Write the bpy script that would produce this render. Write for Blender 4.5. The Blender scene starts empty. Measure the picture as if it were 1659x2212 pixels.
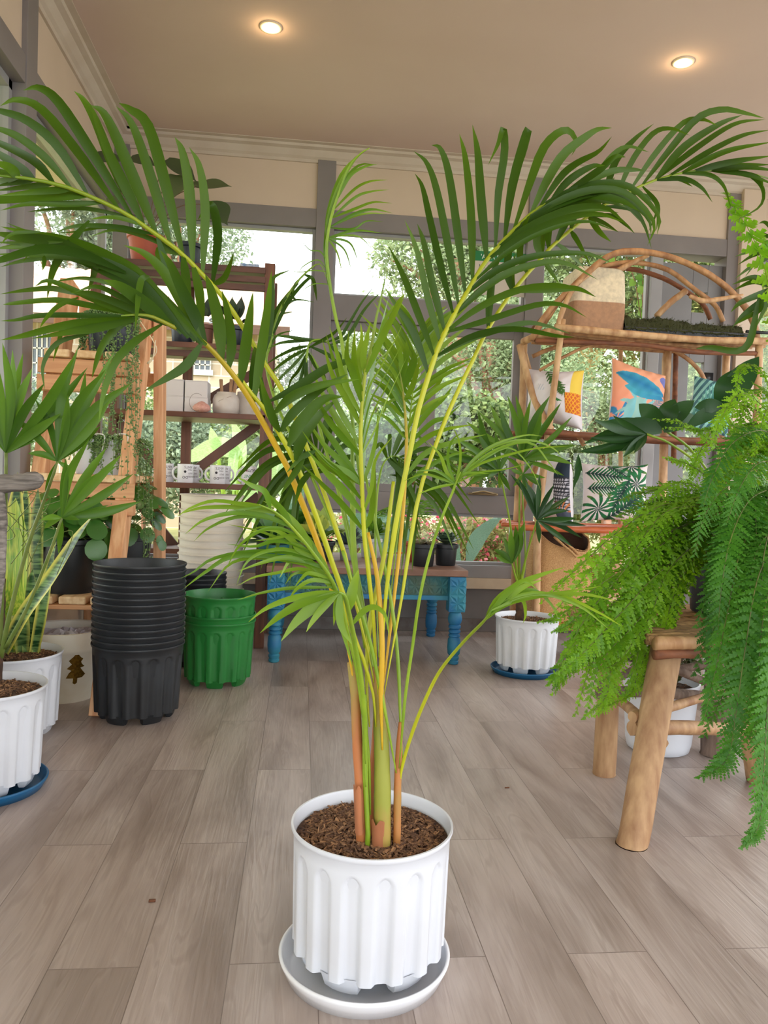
import bpy, math, random
import numpy as np
from mathutils import Vector, Matrix

# ------------------------------------------------------------------ camera
F = 1662.0; CX = 829.5; CY = 1106.0; CH = 0.85
PITCH = math.radians(2.3); ROLL = math.radians(2.1); YAW = math.radians(-6.2)
def _rx(a):
    c, s = math.cos(a), math.sin(a); return np.array([[1, 0, 0], [0, c, -s], [0, s, c]])
def _rz(a):
    c, s = math.cos(a), math.sin(a); return np.array([[c, -s, 0], [s, c, 0], [0, 0, 1]])
CR = _rz(YAW) @ _rx(math.pi/2 - PITCH) @ _rz(ROLL)
CO = np.array([0, 0, CH])
def ray(x, y): return CR @ np.array([(x-CX)/F, -(y-CY)/F, -1.0])
def at(x, y, Y):                      # the point of the place seen at a photo pixel, at depth Y in the room
    d = ray(x, y); return CO + d*(Y/d[1])
def onz(x, y, z):
    d = ray(x, y); return CO + d*((z-CH)/d[2])
def onx(x, y, X):
    d = ray(x, y); return CO + d*(X/d[0])
scn = bpy.context.scene
cd = bpy.data.cameras.new('camera'); cam = bpy.data.objects.new('camera', cd)
scn.collection.objects.link(cam); scn.camera = cam
cd.sensor_fit = 'HORIZONTAL'; cd.sensor_width = 36.0; cd.lens = F/1659.0*36.0
cd.clip_start = 0.02; cd.clip_end = 200
cam.matrix_world = Matrix([list(CR[0])+[0], list(CR[1])+[0], list(CR[2])+[CH], [0, 0, 0, 1]])

# ------------------------------------------------------------------ light
SKY = 4.9
EXPO = 0.0
vs = scn.view_settings; vs.view_transform = 'Standard'; vs.look = 'None'; vs.exposure = EXPO; vs.gamma = 1.0
vs.use_curve_mapping = False
w = bpy.data.worlds.new('sky'); scn.world = w; w.use_nodes = True
nt = w.node_tree; nt.nodes.clear()
tc = nt.nodes.new('ShaderNodeTexCoord'); sx = nt.nodes.new('ShaderNodeSeparateXYZ')
rp = nt.nodes.new('ShaderNodeValToRGB')
rp.color_ramp.elements[0].position = 0.45; rp.color_ramp.elements[0].color = (0.35, 0.36, 0.33, 1)
rp.color_ramp.elements[1].position = 0.53; rp.color_ramp.elements[1].color = (0.96, 0.98, 1.0, 1)
e = rp.color_ramp.elements.new(1.0); e.color = (0.86, 0.93, 1.0, 1)
mr = nt.nodes.new('ShaderNodeMapRange'); mr.inputs[1].default_value = -1; mr.inputs[2].default_value = 1
bg = nt.nodes.new('ShaderNodeBackground'); bg.inputs[1].default_value = SKY
wo = nt.nodes.new('ShaderNodeOutputWorld')
L = nt.links.new
L(tc.outputs['Generated'], sx.inputs[0]); L(sx.outputs[2], mr.inputs[0]); L(mr.outputs[0], rp.inputs[0])
L(rp.outputs[0], bg.inputs[0]); L(bg.outputs[0], wo.inputs[0])
sd = bpy.data.lights.new('sun', 'SUN'); sd.energy = 2.4; sd.angle = math.radians(12); sd.color = (1, .97, .93)
sun = bpy.data.objects.new('sun', sd); scn.collection.objects.link(sun)
sun.rotation_euler = (math.radians(36), 0, math.radians(-18))
cy = scn.cycles
cy.max_bounces = 9; cy.diffuse_bounces = 5; cy.glossy_bounces = 4; cy.transmission_bounces = 6
cy.transparent_max_bounces = 16; cy.caustics_reflective = False; cy.caustics_refractive = False
cy.sample_clamp_indirect = 8.0

# ------------------------------------------------------------------ helpers
R = random.Random(7)
def U(a, b): return R.uniform(a, b)
def s2l(c):
    c = c/255.0
    return c/12.92 if c <= 0.04045 else ((c+0.055)/1.055)**2.4
def rgb(r, g, b): return (s2l(r), s2l(g), s2l(b), 1.0)
MATS = {}
def mat(name, c, rough=0.5, c2=None, scale=12.0, stretch=(1, 1, 1), bump=0.0, metal=0.0, spec=0.5, attr=False,
        trans=0.0, detail=4.0, contrast=(0.35, 0.65), coat=0.0, emit=0.0, sheen=0.0):
    if name in MATS: return MATS[name]
    m = bpy.data.materials.new(name); m.use_nodes = True; MATS[name] = m
    n = m.node_tree; b = n.nodes['Principled BSDF']; out = n.nodes['Material Output']; l = n.links.new
    b.inputs['Roughness'].default_value = rough; b.inputs['Metallic'].default_value = metal
    b.inputs['Specular IOR Level'].default_value = spec; b.inputs['Coat Weight'].default_value = coat
    b.inputs['Sheen Weight'].default_value = sheen
    b.inputs['Base Color'].default_value = c
    col = None
    if c2 is not None:
        if attr:
            a = n.nodes.new('ShaderNodeAttribute'); a.attribute_name = 'v'; fac = a.outputs['Fac']
        else:
            t = n.nodes.new('ShaderNodeTexCoord'); mp = n.nodes.new('ShaderNodeMapping'); mp.inputs['Scale'].default_value = stretch
            no = n.nodes.new('ShaderNodeTexNoise'); no.inputs['Scale'].default_value = scale; no.inputs['Detail'].default_value = detail
            l(t.outputs['Object'], mp.inputs[0]); l(mp.outputs[0], no.inputs[0])
            mr_ = n.nodes.new('ShaderNodeMapRange'); mr_.inputs[1].default_value = contrast[0]; mr_.inputs[2].default_value = contrast[1]
            l(no.outputs[0], mr_.inputs[0]); fac = mr_.outputs[0]
            if bump:
                bp = n.nodes.new('ShaderNodeBump'); bp.inputs['Strength'].default_value = bump; bp.inputs['Distance'].default_value = 0.004
                l(no.outputs[0], bp.inputs['Height']); l(bp.outputs[0], b.inputs['Normal'])
        mx = n.nodes.new('ShaderNodeMix'); mx.data_type = 'RGBA'; mx.inputs[6].default_value = c; mx.inputs[7].default_value = c2
        l(fac, mx.inputs[0]); l(mx.outputs[2], b.inputs['Base Color']); col = mx.outputs[2]
    if trans > 0:
        tr = n.nodes.new('ShaderNodeBsdfTranslucent'); ms = n.nodes.new('ShaderNodeMixShader'); ms.inputs[0].default_value = trans
        hs = n.nodes.new('ShaderNodeHueSaturation'); hs.inputs['Value'].default_value = 1.9; hs.inputs['Saturation'].default_value = 1.05
        hs.inputs['Hue'].default_value = 0.488
        if col: l(col, hs.inputs['Color'])
        else: hs.inputs['Color'].default_value = c
        l(hs.outputs[0], tr.inputs[0]); l(b.outputs[0], ms.inputs[1]); l(tr.outputs[0], ms.inputs[2]); l(ms.outputs[0], out.inputs[0])
    if emit:
        b.inputs['Emission Color'].default_value = c; b.inputs['Emission Strength'].default_value = emit
    return m
def colmat(name, rough=0.85, bump=0.15, scale=300):          # printed cloth: colours of the print stored on the cloth
    if name in MATS: return MATS[name]
    m = bpy.data.materials.new(name); m.use_nodes = True; MATS[name] = m; n = m.node_tree; b = n.nodes['Principled BSDF']
    a = n.nodes.new('ShaderNodeAttribute'); a.attribute_name = 'Col'; n.links.new(a.outputs['Color'], b.inputs['Base Color'])
    b.inputs['Roughness'].default_value = rough
    t = n.nodes.new('ShaderNodeTexNoise'); t.inputs['Scale'].default_value = scale
    bp = n.nodes.new('ShaderNodeBump'); bp.inputs['Strength'].default_value = bump; bp.inputs['Distance'].default_value = 0.002
    n.links.new(t.outputs[0], bp.inputs['Height']); n.links.new(bp.outputs[0], b.inputs['Normal'])
    return m
def glass(name, refl=0.06):
    if name in MATS: return MATS[name]
    m = bpy.data.materials.new(name); m.use_nodes = True; MATS[name] = m; n = m.node_tree; n.nodes.clear()
    t = n.nodes.new('ShaderNodeBsdfTransparent'); t.inputs[0].default_value = (0.96, 0.98, 0.97, 1)
    g = n.nodes.new('ShaderNodeBsdfGlossy'); g.inputs['Roughness'].default_value = 0.02
    lw = n.nodes.new('ShaderNodeLayerWeight'); pw_ = n.nodes.new('ShaderNodeMath'); pw_.operation = 'POWER'; pw_.inputs[1].default_value = 5.0
    f = n.nodes.new('ShaderNodeMath'); f.operation = 'MULTIPLY_ADD'; f.inputs[1].default_value = 0.5; f.inputs[2].default_value = 0.03
    n.links.new(lw.outputs['Facing'], pw_.inputs[0]); n.links.new(pw_.outputs[0], f.inputs[0])
    ms = n.nodes.new('ShaderNodeMixShader'); o = n.nodes.new('ShaderNodeOutputMaterial')
    n.links.new(f.outputs[0], ms.inputs[0]); n.links.new(t.outputs[0], ms.inputs[1]); n.links.new(g.outputs[0], ms.inputs[2]); n.links.new(ms.outputs[0], o.inputs[0])
    return m

ORG = {}
class MB:
    """collects shapes (world metres) that become ONE mesh object"""
    def __init__(s): s.v = []; s.f = []; s.m = []; s.a = []; s.c = []
    def add(s, vs_, fs, m=0, val=0.0):
        o = len(s.v); s.v += [tuple(map(float, p)) for p in vs_]; s.f += [tuple(i+o for i in f) for f in fs]; s.m += [m]*len(fs)
        s.a += list(val) if hasattr(val, '__len__') else [val]*len(vs_)
        return s
    def box(s, lo, hi, m=0, val=0.0):
        x0, y0, z0 = lo; x1, y1, z1 = hi
        return s.add([(x0, y0, z0), (x1, y0, z0), (x1, y1, z0), (x0, y1, z0), (x0, y0, z1), (x1, y0, z1), (x1, y1, z1), (x0, y1, z1)],
              [(0, 3, 2, 1), (4, 5, 6, 7), (0, 1, 5, 4), (1, 2, 6, 5), (2, 3, 7, 6), (3, 0, 4, 7)], m, val)
    def beam(s, p0, p1, wd, ht, up=(0, 0, 1), m=0, val=0.0):
        p0 = np.array(p0, float); p1 = np.array(p1, float); d = p1-p0; d /= np.linalg.norm(d); up = np.array(up, float)
        sd_ = np.cross(d, up); sd_ /= np.linalg.norm(sd_); u = np.cross(sd_, d)
        q = []
        for p in (p0, p1):
            for a, b in ((-1, -1), (1, -1), (1, 1), (-1, 1)): q.append(p+sd_*a*wd/2+u*b*ht/2)
        return s.add(q, [(0, 1, 2, 3), (7, 6, 5, 4), (0, 4, 5, 1), (1, 5, 6, 2), (2, 6, 7, 3), (3, 7, 4, 0)], m, val)
    def tube(s, pts, r, n=8, m=0, val=0.0, cap=True, knob=0.0, seed=0):
        pts = [np.array(p, float) for p in pts]; k = len(pts)
        rr = r if hasattr(r, '__len__') else [r]*k
        if len(rr) != k: rr = list(np.interp(np.linspace(0, 1, k), np.linspace(0, 1, len(rr)), rr))
        q = []; up = np.array([0.3, 0.2, 0.93]); rg = random.Random(seed)
        for i, p in enumerate(pts):
            t = pts[min(i+1, k-1)]-pts[max(i-1, 0)]; t /= (np.linalg.norm(t)+1e-9)
            a = np.cross(t, up); a /= (np.linalg.norm(a)+1e-9); b = np.cross(t, a); up = -b if False else up
            for j in range(n):
                th = 2*math.pi*j/n; g = 1+knob*rg.uniform(-1, 1)
                q.append(p+(a*math.cos(th)+b*math.sin(th))*rr[i]*g)
        f = [(i*n+j, i*n+(j+1) % n, (i+1)*n+(j+1) % n, (i+1)*n+j) for i in range(k-1) for j in range(n)]
        if cap: f += [tuple(range(n-1, -1, -1)), tuple((k-1)*n+j for j in range(n))]
        if hasattr(val, '__len__'):
            vv = np.interp(np.linspace(0, 1, k), np.linspace(0, 1, len(val)), val); val = [x for x in vv for _ in range(n)]
        return s.add(q, f, m, val)
    def lathe(s, prof, c=(0, 0, 0), n=48, fn=None, m=0, val=0.0, close=False):
        q = []; k = len(prof)
        for (r, z) in prof:
            for j in range(n):
                th = 2*math.pi*j/n; r_, z_ = (fn(th, r, z) if fn else (r, z))
                q.append((c[0]+r_*math.cos(th), c[1]+r_*math.sin(th), c[2]+z_))
        f = [(i*n+j, i*n+(j+1) % n, (i+1)*n+(j+1) % n, (i+1)*n+j) for i in range(k-1) for j in range(n)]
        if close: f += [tuple((k-1)*n+j for j in range(n))]
        return s.add(q, f, m, val)
    def blade(s, pts, wd, view=None, roll=0.0, fold=0.22, n=9, m=0, val=0.5, wide=0.32, tipval=None, basew=0.25):
        """leaf blade along smooth curve; wd in metres"""
        P = cat(pts, n); k = len(P); q = []; vv = []
        for i, p in enumerate(P):
            t = P[min(i+1, k-1)]-P[max(i-1, 0)]; t /= (np.linalg.norm(t)+1e-9)
            vd = (p-CO) if view is None else np.array(view, float); vd = vd/np.linalg.norm(vd)
            a = np.cross(t, vd); na = np.linalg.norm(a); a = a/na if na > 1e-6 else np.array([1, 0, 0]); b = np.cross(a, t)
            a2 = a*math.cos(roll)+b*math.sin(roll); b2 = np.cross(t, a2)
            u = i/(k-1.0)
            pw = (basew+(1-basew)*math.sin(min(1, u/wide)*math.pi/2)) if u < wide else max(0.0, 1-((u-wide)/(1-wide))**1.9)
            h = wd*0.5*pw
            q += [p-a2*h+b2*h*fold, p, p+a2*h+b2*h*fold]
            vv += [val if tipval is None else val+(tipval-val)*u**3]*3
        f = []
        for i in range(k-1):
            o = i*3; f += [(o, o+1, o+4, o+3), (o+1, o+2, o+5, o+4)]
        return s.add(q, f, m, vv)
    def build(s, name, mats, parent=None, org=None, smooth=True, col=None, bevel=0.0, auto=None):
        if parent is not None: o0 = ORG[parent.name]
        else: o0 = np.array(org if org is not None else (0, 0, 0), float)
        me = bpy.data.meshes.new(name)
        V = np.array(s.v)-o0
        me.from_pydata([tuple(p) for p in V], [], s.f)
        for m_ in (mats if isinstance(mats, (list, tuple)) else [mats]): me.materials.append(m_)
        me.polygons.foreach_set('material_index', s.m)
        me.polygons.foreach_set('use_smooth', [smooth]*len(s.f))
        a = me.attributes.new('v', 'FLOAT', 'POINT'); a.data.foreach_set('value', [float(x) for x in s.a])
        if col is not None:
            ca = me.color_attributes.new('Col', 'FLOAT_COLOR', 'POINT'); ca.data.foreach_set('color', [float(x) for c4 in col for x in c4])
        me.update(); me.validate()
        ob = bpy.data.objects.new(name, me); scn.collection.objects.link(ob)
        if parent is not None: ob.parent = parent
        else: ob.location = tuple(o0)
        ORG[ob.name] = o0
        if bevel:
            b = ob.modifiers.new('b', 'BEVEL'); b.width = bevel; b.segments = 2; b.limit_method = 'ANGLE'
        if smooth and auto:
            try: me.set_sharp_from_angle(angle=math.radians(auto))
            except Exception: pass
        return ob
def cat(pts, n):
    """Catmull-Rom through pts, n+1 samples"""
    P = [np.array(p, float) for p in pts]
    if len(P) == 2: return [P[0]+(P[1]-P[0])*i/n for i in range(n+1)]
    Q = [2*P[0]-P[1]]+P+[2*P[-1]-P[-2]]; seg = len(P)-1; out = []
    for i in range(n+1):
        u = i/n*seg; k = min(int(u), seg-1); t = u-k; a, b, c, d = Q[k:k+4]
        out.append(0.5*((2*b)+(-a+c)*t+(2*a-5*b+4*c-d)*t*t+(-a+3*b-3*c+d)*t**3))
    return out
def tag(o, label, category, group=None):
    o['label'] = label; o['category'] = category
    if group: o['group'] = group
    return o
def thing(name, label, category, loc=(0, 0, 0), group=None):
    o = bpy.data.objects.new(name, None); scn.collection.objects.link(o); o.location = tuple(map(float, loc)); o.empty_display_size = 0.05
    ORG[o.name] = np.array(loc, float); return tag(o, label, category, group)
def single(mb, name, mats, label, category, loc, group=None, **k):
    return tag(mb.build(name, mats, org=loc, **k), label, category, group)
def struct(mb, name, mats, parent=None, **k):
    o = mb.build(name, mats, parent=parent, **k)
    if parent is None: o['kind'] = 'structure'
    return o
def dup(root, loc, label=None, rot=None, group=None, scale=None, sub=True):
    r = root.copy(); scn.collection.objects.link(r); r.location = tuple(map(float, loc))
    if label: r['label'] = label
    if group: r['group'] = group
    if rot is not None: r.rotation_euler = (0, 0, rot)
    if scale: r.scale = (scale,)*3
    for ch in list(root.children):
        c = ch.copy(); scn.collection.objects.link(c); c.parent = r
        for g in (ch.children if sub else ()):
            d = g.copy(); scn.collection.objects.link(d); d.parent = c
    return r
def textmesh(s, size):
    cu = bpy.data.curves.new('t', 'FONT'); cu.body = s; cu.size = size; cu.align_x = 'CENTER'; cu.resolution_u = 2; cu.offset = size*0.012
    ob = bpy.data.objects.new('t', cu); scn.collection.objects.link(ob)
    dg = bpy.context.evaluated_depsgraph_get(); me = bpy.data.meshes.new_from_object(ob.evaluated_get(dg))
    v = [tuple(p.co) for p in me.vertices]; f = [tuple(p.vertices) for p in me.polygons]
    bpy.data.objects.remove(ob); bpy.data.curves.remove(cu); bpy.data.meshes.remove(me)
    return v, f

# ------------------------------------------------------------------ materials
GREY = mat('grey paint', rgb(136, 130, 130), 0.55, rgb(126, 120, 120), scale=3)
LGREY = mat('pale grey metal frame', rgb(160, 160, 162), 0.4, rgb(148, 148, 150), scale=4)
BEIGE = mat('beige panel', rgb(214, 196, 178), 0.8, rgb(206, 188, 169), scale=2)
CEIL = mat('ceiling paint', rgb(210, 188, 180), 0.9, rgb(205, 182, 173), scale=1.5)
CORN = mat('cornice paint', rgb(206, 194, 182), 0.7, rgb(198, 184, 170), scale=6)
WHITEP = mat('white pot plastic', rgb(216, 220, 228), 0.32, rgb(208, 211, 218), scale=5, spec=0.5)
SAUCW = mat('white glossy saucer', rgb(238, 241, 246), 0.15, rgb(232, 235, 241), scale=4)
BLACKP = mat('black pot plastic', rgb(38, 42, 46), 0.42, rgb(30, 32, 35), scale=9)
GREENP = mat('green pot plastic', rgb(36, 124, 52), 0.38, rgb(30, 112, 46), scale=6)
BLUEP = mat('blue saucer plastic', rgb(24, 98, 144), 0.35, rgb(20, 88, 132), scale=6)
CREAMP = mat('cream bucket plastic', rgb(228, 222, 208), 0.5, rgb(216, 208, 192), scale=6)
TERRA = mat('terracotta plastic', rgb(176, 86, 62), 0.6, rgb(160, 74, 54), scale=12)
SOIL = mat('potting soil', rgb(104, 76, 58), 0.95, rgb(52, 36, 28), scale=120, bump=0.8)
MULCH = mat('bark chips', rgb(96, 68, 50), 0.9, rgb(176, 134, 96), attr=True)
GLASS = glass('window glass')
# ================================================================== the room
WY = 4.34; LX = -1.05; RX = 3.6; CZ = 2.66
# floor: laminate planks running away from the camera
m = bpy.data.materials.new('grey oak laminate'); m.use_nodes = True; n = m.node_tree; b = n.nodes['Principled BSDF']; l = n.links.new
def N(t): return n.nodes.new(t)
t = N('ShaderNodeTexCoord'); sp = N('ShaderNodeSeparateXYZ'); cb = N('ShaderNodeCombineXYZ'); l(t.outputs['Object'], sp.inputs[0])
ax = N('ShaderNodeMath'); ax.operation = 'ADD'; ax.inputs[1].default_value = 3.0+0.138; l(sp.outputs[0], ax.inputs[0])   # seams at x = -0.138 + k*0.152
ay = N('ShaderNodeMath'); ay.operation = 'ADD'; ay.inputs[1].default_value = 9.0-0.425+0.45; l(sp.outputs[1], ay.inputs[0])
l(ay.outputs[0], cb.inputs[0]); l(ax.outputs[0], cb.inputs[1])
br = N('ShaderNodeTexBrick'); l(cb.outputs[0], br.inputs[0]); br.offset = 0.5; br.inputs['Scale'].default_value = 1.0
br.inputs['Brick Width'].default_value = 0.9; br.inputs['Row Height'].default_value = 0.152; br.inputs['Mortar Size'].default_value = 0.0011
br.inputs['Mortar Smooth'].default_value = 0.3; br.inputs['Bias'].default_value = 0.0
br.inputs['Color1'].default_value = (0, 0, 0, 1); br.inputs['Color2'].default_value = (1, 1, 1, 1); br.inputs['Mortar'].default_value = (0.5, 0.5, 0.5, 1)
ofs = N('ShaderNodeVectorMath'); ofs.operation = 'SCALE'; ofs.inputs[3].default_value = 7.0; l(br.outputs['Color'], ofs.inputs[0])
vo = N('ShaderNodeVectorMath'); vo.operation = 'ADD'; l(t.outputs['Object'], vo.inputs[0]); l(ofs.outputs[0], vo.inputs[1])
def noise(sc, st, det=5, dist=0.0):
    mp = N('ShaderNodeMapping'); mp.inputs['Scale'].default_value = st; l(vo.outputs[0], mp.inputs[0])
    x = N('ShaderNodeTexNoise'); x.inputs['Scale'].default_value = sc; x.inputs['Detail'].default_value = det; x.inputs['Distortion'].default_value = dist
    l(mp.outputs[0], x.inputs[0]); return x.outputs[0]
broad = noise(1.0, (9, 1.8, 1), 4, 0.6); fine = noise(1.0, (130, 7, 1), 4, 0.4); cath = noise(1.0, (16, 1.4, 1), 2, 1.2)
def ramp(src, stops):
    x = N('ShaderNodeValToRGB'); el = x.color_ramp.elements
    el[0].position = stops[0][0]; el[0].color = stops[0][1]; el[1].position = stops[-1][0]; el[1].color = stops[-1][1]
    for p_, c_ in stops[1:-1]: q_ = el.new(p_); q_.color = c_
    l(src, x.inputs[0]); return x.outputs[0]
def mix(a, b_, fac, mode='MIX'):
    x = N('ShaderNodeMix'); x.data_type = 'RGBA'; x.blend_type = mode
    for sock, val in ((0, fac), (6, a), (7, b_)):
        if hasattr(val, 'default_value'): l(val, x.inputs[sock])
        else: x.inputs[sock].default_value = val
    return x.outputs[2]
base = ramp(broad, [(0.3, rgb(146, 132, 124)), (0.5, rgb(172, 159, 152)), (0.72, rgb(190, 179, 173))])
ww = N('ShaderNodeMath'); ww.operation = 'MULTIPLY'; ww.inputs[1].default_value = 26.0; l(cath, ww.inputs[0])
fr = N('ShaderNodeMath'); fr.operation = 'SINE'; l(ww.outputs[0], fr.inputs[0])
rings = ramp(fr.outputs[0], [(0.0, (0.93, .92, .91, 1)), (0.75, (1, 1, 1, 1)), (1.0, (0.84, .82, .80, 1))])
grain = ramp(fine, [(0.32, (0.84, .83, .82, 1)), (0.5, (1, 1, 1, 1)), (0.7, (1.0, 1.0, 1.0, 1))])
c_ = mix(base, rings, 0.75, 'MULTIPLY'); c_ = mix(c_, grain, 0.6, 'MULTIPLY')
tint = ramp(br.outputs['Color'], [(0.0, (0.86, .85, .84, 1)), (0.5, (1, 1, 1, 1)), (1.0, (1.08, 1.07, 1.07, 1))]); c_ = mix(c_, tint, 1.0, 'MULTIPLY')
sm = noise(1.0, (2.3, 1.1, 1), 5, 1.0); st_ = ramp(sm, [(0.62, (1, 1, 1, 1)), (0.74, (0.90, .84, .78, 1))]); c_ = mix(c_, st_, 0.7, 'MULTIPLY')
mo = N('ShaderNodeMath'); mo.operation = 'MULTIPLY'; mo.inputs[1].default_value = 0.55; l(br.outputs['Fac'], mo.inputs[0])
c_ = mix(c_, rgb(84, 70, 60), mo.outputs[0]); l(c_, b.inputs['Base Color'])
hg = N('ShaderNodeMath'); hg.operation = 'ADD'; l(fine, hg.inputs[0]); l(br.outputs['Fac'], hg.inputs[1])
sg = N('ShaderNodeMath'); sg.operation = 'MULTIPLY_ADD'; sg.inputs[1].default_value = 0.18; l(fr.outputs[0], sg.inputs[0]); l(fine, sg.inputs[2])
bp = N('ShaderNodeBump'); bp.inputs['Strength'].default_value = 0.55; bp.inputs['Distance'].default_value = 0.0012; l(sg.outputs[0], bp.inputs['Height']); l(bp.outputs[0], b.inputs['Normal'])
b.inputs['Roughness'].default_value = 0.33; b.inputs['Specular IOR Level'].default_value = 0.26
struct(MB().box((LX-.1, -3.0, -0.06), (RX+.1, WY+.12, 0.0)), 'floor', m, smooth=False)
struct(MB().box((LX-.1, -3.0, CZ), (RX+.1, WY+.12, CZ+.12)), 'ceiling', CEIL, smooth=False)
# cornices
def cornice(p0, p1, inward, name):
    prof = [(0, -.075), (.012, -.075), (.016, -.06), (.03, -.05), (.05, -.022), (.075, -.016), (.08, -.004), (.11, -.004), (.11, 0)]
    p0 = np.array(p0); p1 = np.array(p1); inw = np.array(inward); k = len(prof); q = []
    for p in (p0, p1):
        for a, z in prof: q.append(p+inw*a+np.array([0, 0, z]))
    struct(MB().add(q, [(i, i+1, k+i+1, k+i) for i in range(k-1)]), name, CORN, smooth=False)
cornice((LX, WY, CZ), (RX, WY, CZ), (0, -1, 0), 'trim_1')
cornice((LX, -3, CZ), (LX, WY, CZ), (1, 0, 0), 'trim_2')
# back wall: dwarf wall, beige frieze, posts, rails, glazing
DT = .12
posts = [(-1.05, -.97), (.035, .135), (1.235, 1.335), (2.43, 2.50)]
wb = MB()
wb.box((LX-.1, WY, 2.33), (RX+.1, WY+DT, 2.66))
struct(wb, 'wall_back_upper', BEIGE, smooth=False)
struct(MB().box((LX-.1, WY, -.05), (RX+.1, WY+DT, .25)), 'wall_back', mat('grey wall paint', rgb(118, 114, 112), .7, rgb(104, 99, 96), scale=5), smooth=False)
struct(MB().box((LX, WY-.012, 0), (RX, WY, .075)), 'baseboard_back', mat('scuffed grey skirting', rgb(112, 106, 102), .6, rgb(92, 80, 72), scale=7, contrast=(.5, .62)), smooth=False, bevel=.003)
struct(MB().box((LX, WY-.022, .25), (RX, WY+.03, .312)), 'trim_3', mat('cream sill', rgb(214, 198, 172), .6, rgb(200, 182, 156), scale=6), smooth=False, bevel=.003)
g = MB(); g.box((LX, WY-.015, 2.235), (RX, WY+DT, 2.335)); struct(g, 'trim_4', GREY, smooth=False, bevel=.002)
g = MB(); g.box((LX, WY-.008, .312), (1.3, WY+.06, .385)); struct(g, 'trim_5', LGREY, smooth=False, bevel=.002)
for i, (a, c) in enumerate(posts):
    g = MB(); g.box((a, WY-.02, .312), (c, WY+DT, 2.60)); struct(g, 'trim_%d' % (6+i), GREY, smooth=False, bevel=.002)
g = MB(); g.box((2.50, WY-.05, 0), (2.64, WY+DT, 2.62)); struct(g, 'trim_10', BEIGE, smooth=False, bevel=.003)
# windows (1: left bay, 2: centre bay with transom and casements, 3: right bay with door)
def frame(parent, x0, x1, z0, z1, w_=.035, y=WY+.02, d=.035, mt=None):
    g = MB(); g.box((x0, y, z0), (x0+w_, y+d, z1)); g.box((x1-w_, y, z0), (x1, y+d, z1)); g.box((x0+w_, y, z0), (x1-w_, y+d, z0+w_)); g.box((x0+w_, y, z1-w_), (x1-w_, y+d, z1))
    o = g.build('window_frame', mt or LGREY, parent, smooth=False, bevel=.002)
    p = MB().box((x0+w_*.5, y+d*.5, z0+w_*.5), (x1-w_*.5, y+d*.5+.004, z1-w_*.5)).build('pane', GLASS, parent, smooth=False)
    return o
def win(name, loc):
    o = bpy.data.objects.new(name, None); scn.collection.objects.link(o); o.location = loc; o['kind'] = 'structure'; ORG[o.name] = np.array(loc, float); return o
w1 = win('window_1', (-.5, WY, .385)); frame(w1, -.97, .035, .385, 2.235, .018)
w2 = win('window_2', (.7, WY, .385))
g = MB(); g.box((.135, WY-.012, 1.735), (1.235, WY+.06, 1.875)); g.box((.135, WY-.012, .68), (1.235, WY+.06, .79)); g.build('window_bar', GREY, w2, smooth=False, bevel=.003)
frame(w2, .135, 1.235, 1.875, 2.235, .016)
frame(w2, .135, .70, .79, 1.735, .045, mt=GREY); frame(w2, .70, 1.235, .79, 1.735, .045, mt=GREY)
frame(w2, .135, 1.235, .385, .68, .018)
g = MB(); g.box((.95, WY-.03, .79), (1.12, WY-.012, .802)); g.tube([(.97, WY-.035, .80), (1.03, WY-.045, .812), (1.11, WY-.035, .80)], .006, 6); g.build('window_stay', mat('brass stay', rgb(150, 130, 96), .4, metal=.7), w2)
w3 = win('window_3', (1.6, WY, .385)); frame(w3, 1.335, 1.98, .312, 2.235, .016)
g = MB(); g.box((1.98, WY-.01, .3), (2.05, WY+.06, 2.235)); g.build('window_post', LGREY, w3, smooth=False, bevel=.003)
# grey door with a small upper light, half open
d1 = win('door_1', (2.24, WY, 0))
DGREY = mat('grey door paint', rgb(132, 132, 134), .5, rgb(122, 121, 123), scale=4)
x0, x1, y0 = 2.06, 2.43, WY+.02
g = MB()
g.box((x0, y0, .02), (x0+.19, y0+.04, 2.19)); g.box((x1-.085, y0, .02), (x1, y0+.04, 2.19))
for z0, z1 in ((2.03, 2.19), (1.62, 1.91), (.78, .90), (.02, .25)): g.box((x0+.19, y0, z0), (x1-.085, y0+.04, z1))
g.build('door_leaf', DGREY, d1, smooth=False, bevel=.003)
MB().box((x0+.19, y0+.012, .25), (x1-.085, y0+.03, .78)).build('door_panel', DGREY, d1, smooth=False)
MB().box((x0+.19, y0+.018, 1.91), (x1-.085, y0+.022, 2.03)).build('pane', GLASS, d1, smooth=False)
MB().box((x0+.19, y0+.018, .90), (x1-.085, y0+.022, 1.62)).build('pane', GLASS, d1, smooth=False)
g = MB().box((x1-.085, y0-.012, 1.50), (x1-.03, y0, 1.56)); g.tube([(x1-.06, y0, 1.10), (x1-.06, y0-.04, 1.10), (x1-.16, y0-.045, 1.10)], .008, 8)
g.build('door_handle', mat('dark lock metal', rgb(60, 60, 62), .4, metal=.6), d1)
w4 = win('window_4', (3.0, WY, .385)); frame(w4, 2.64, RX, .312, 2.235, .02)
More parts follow.
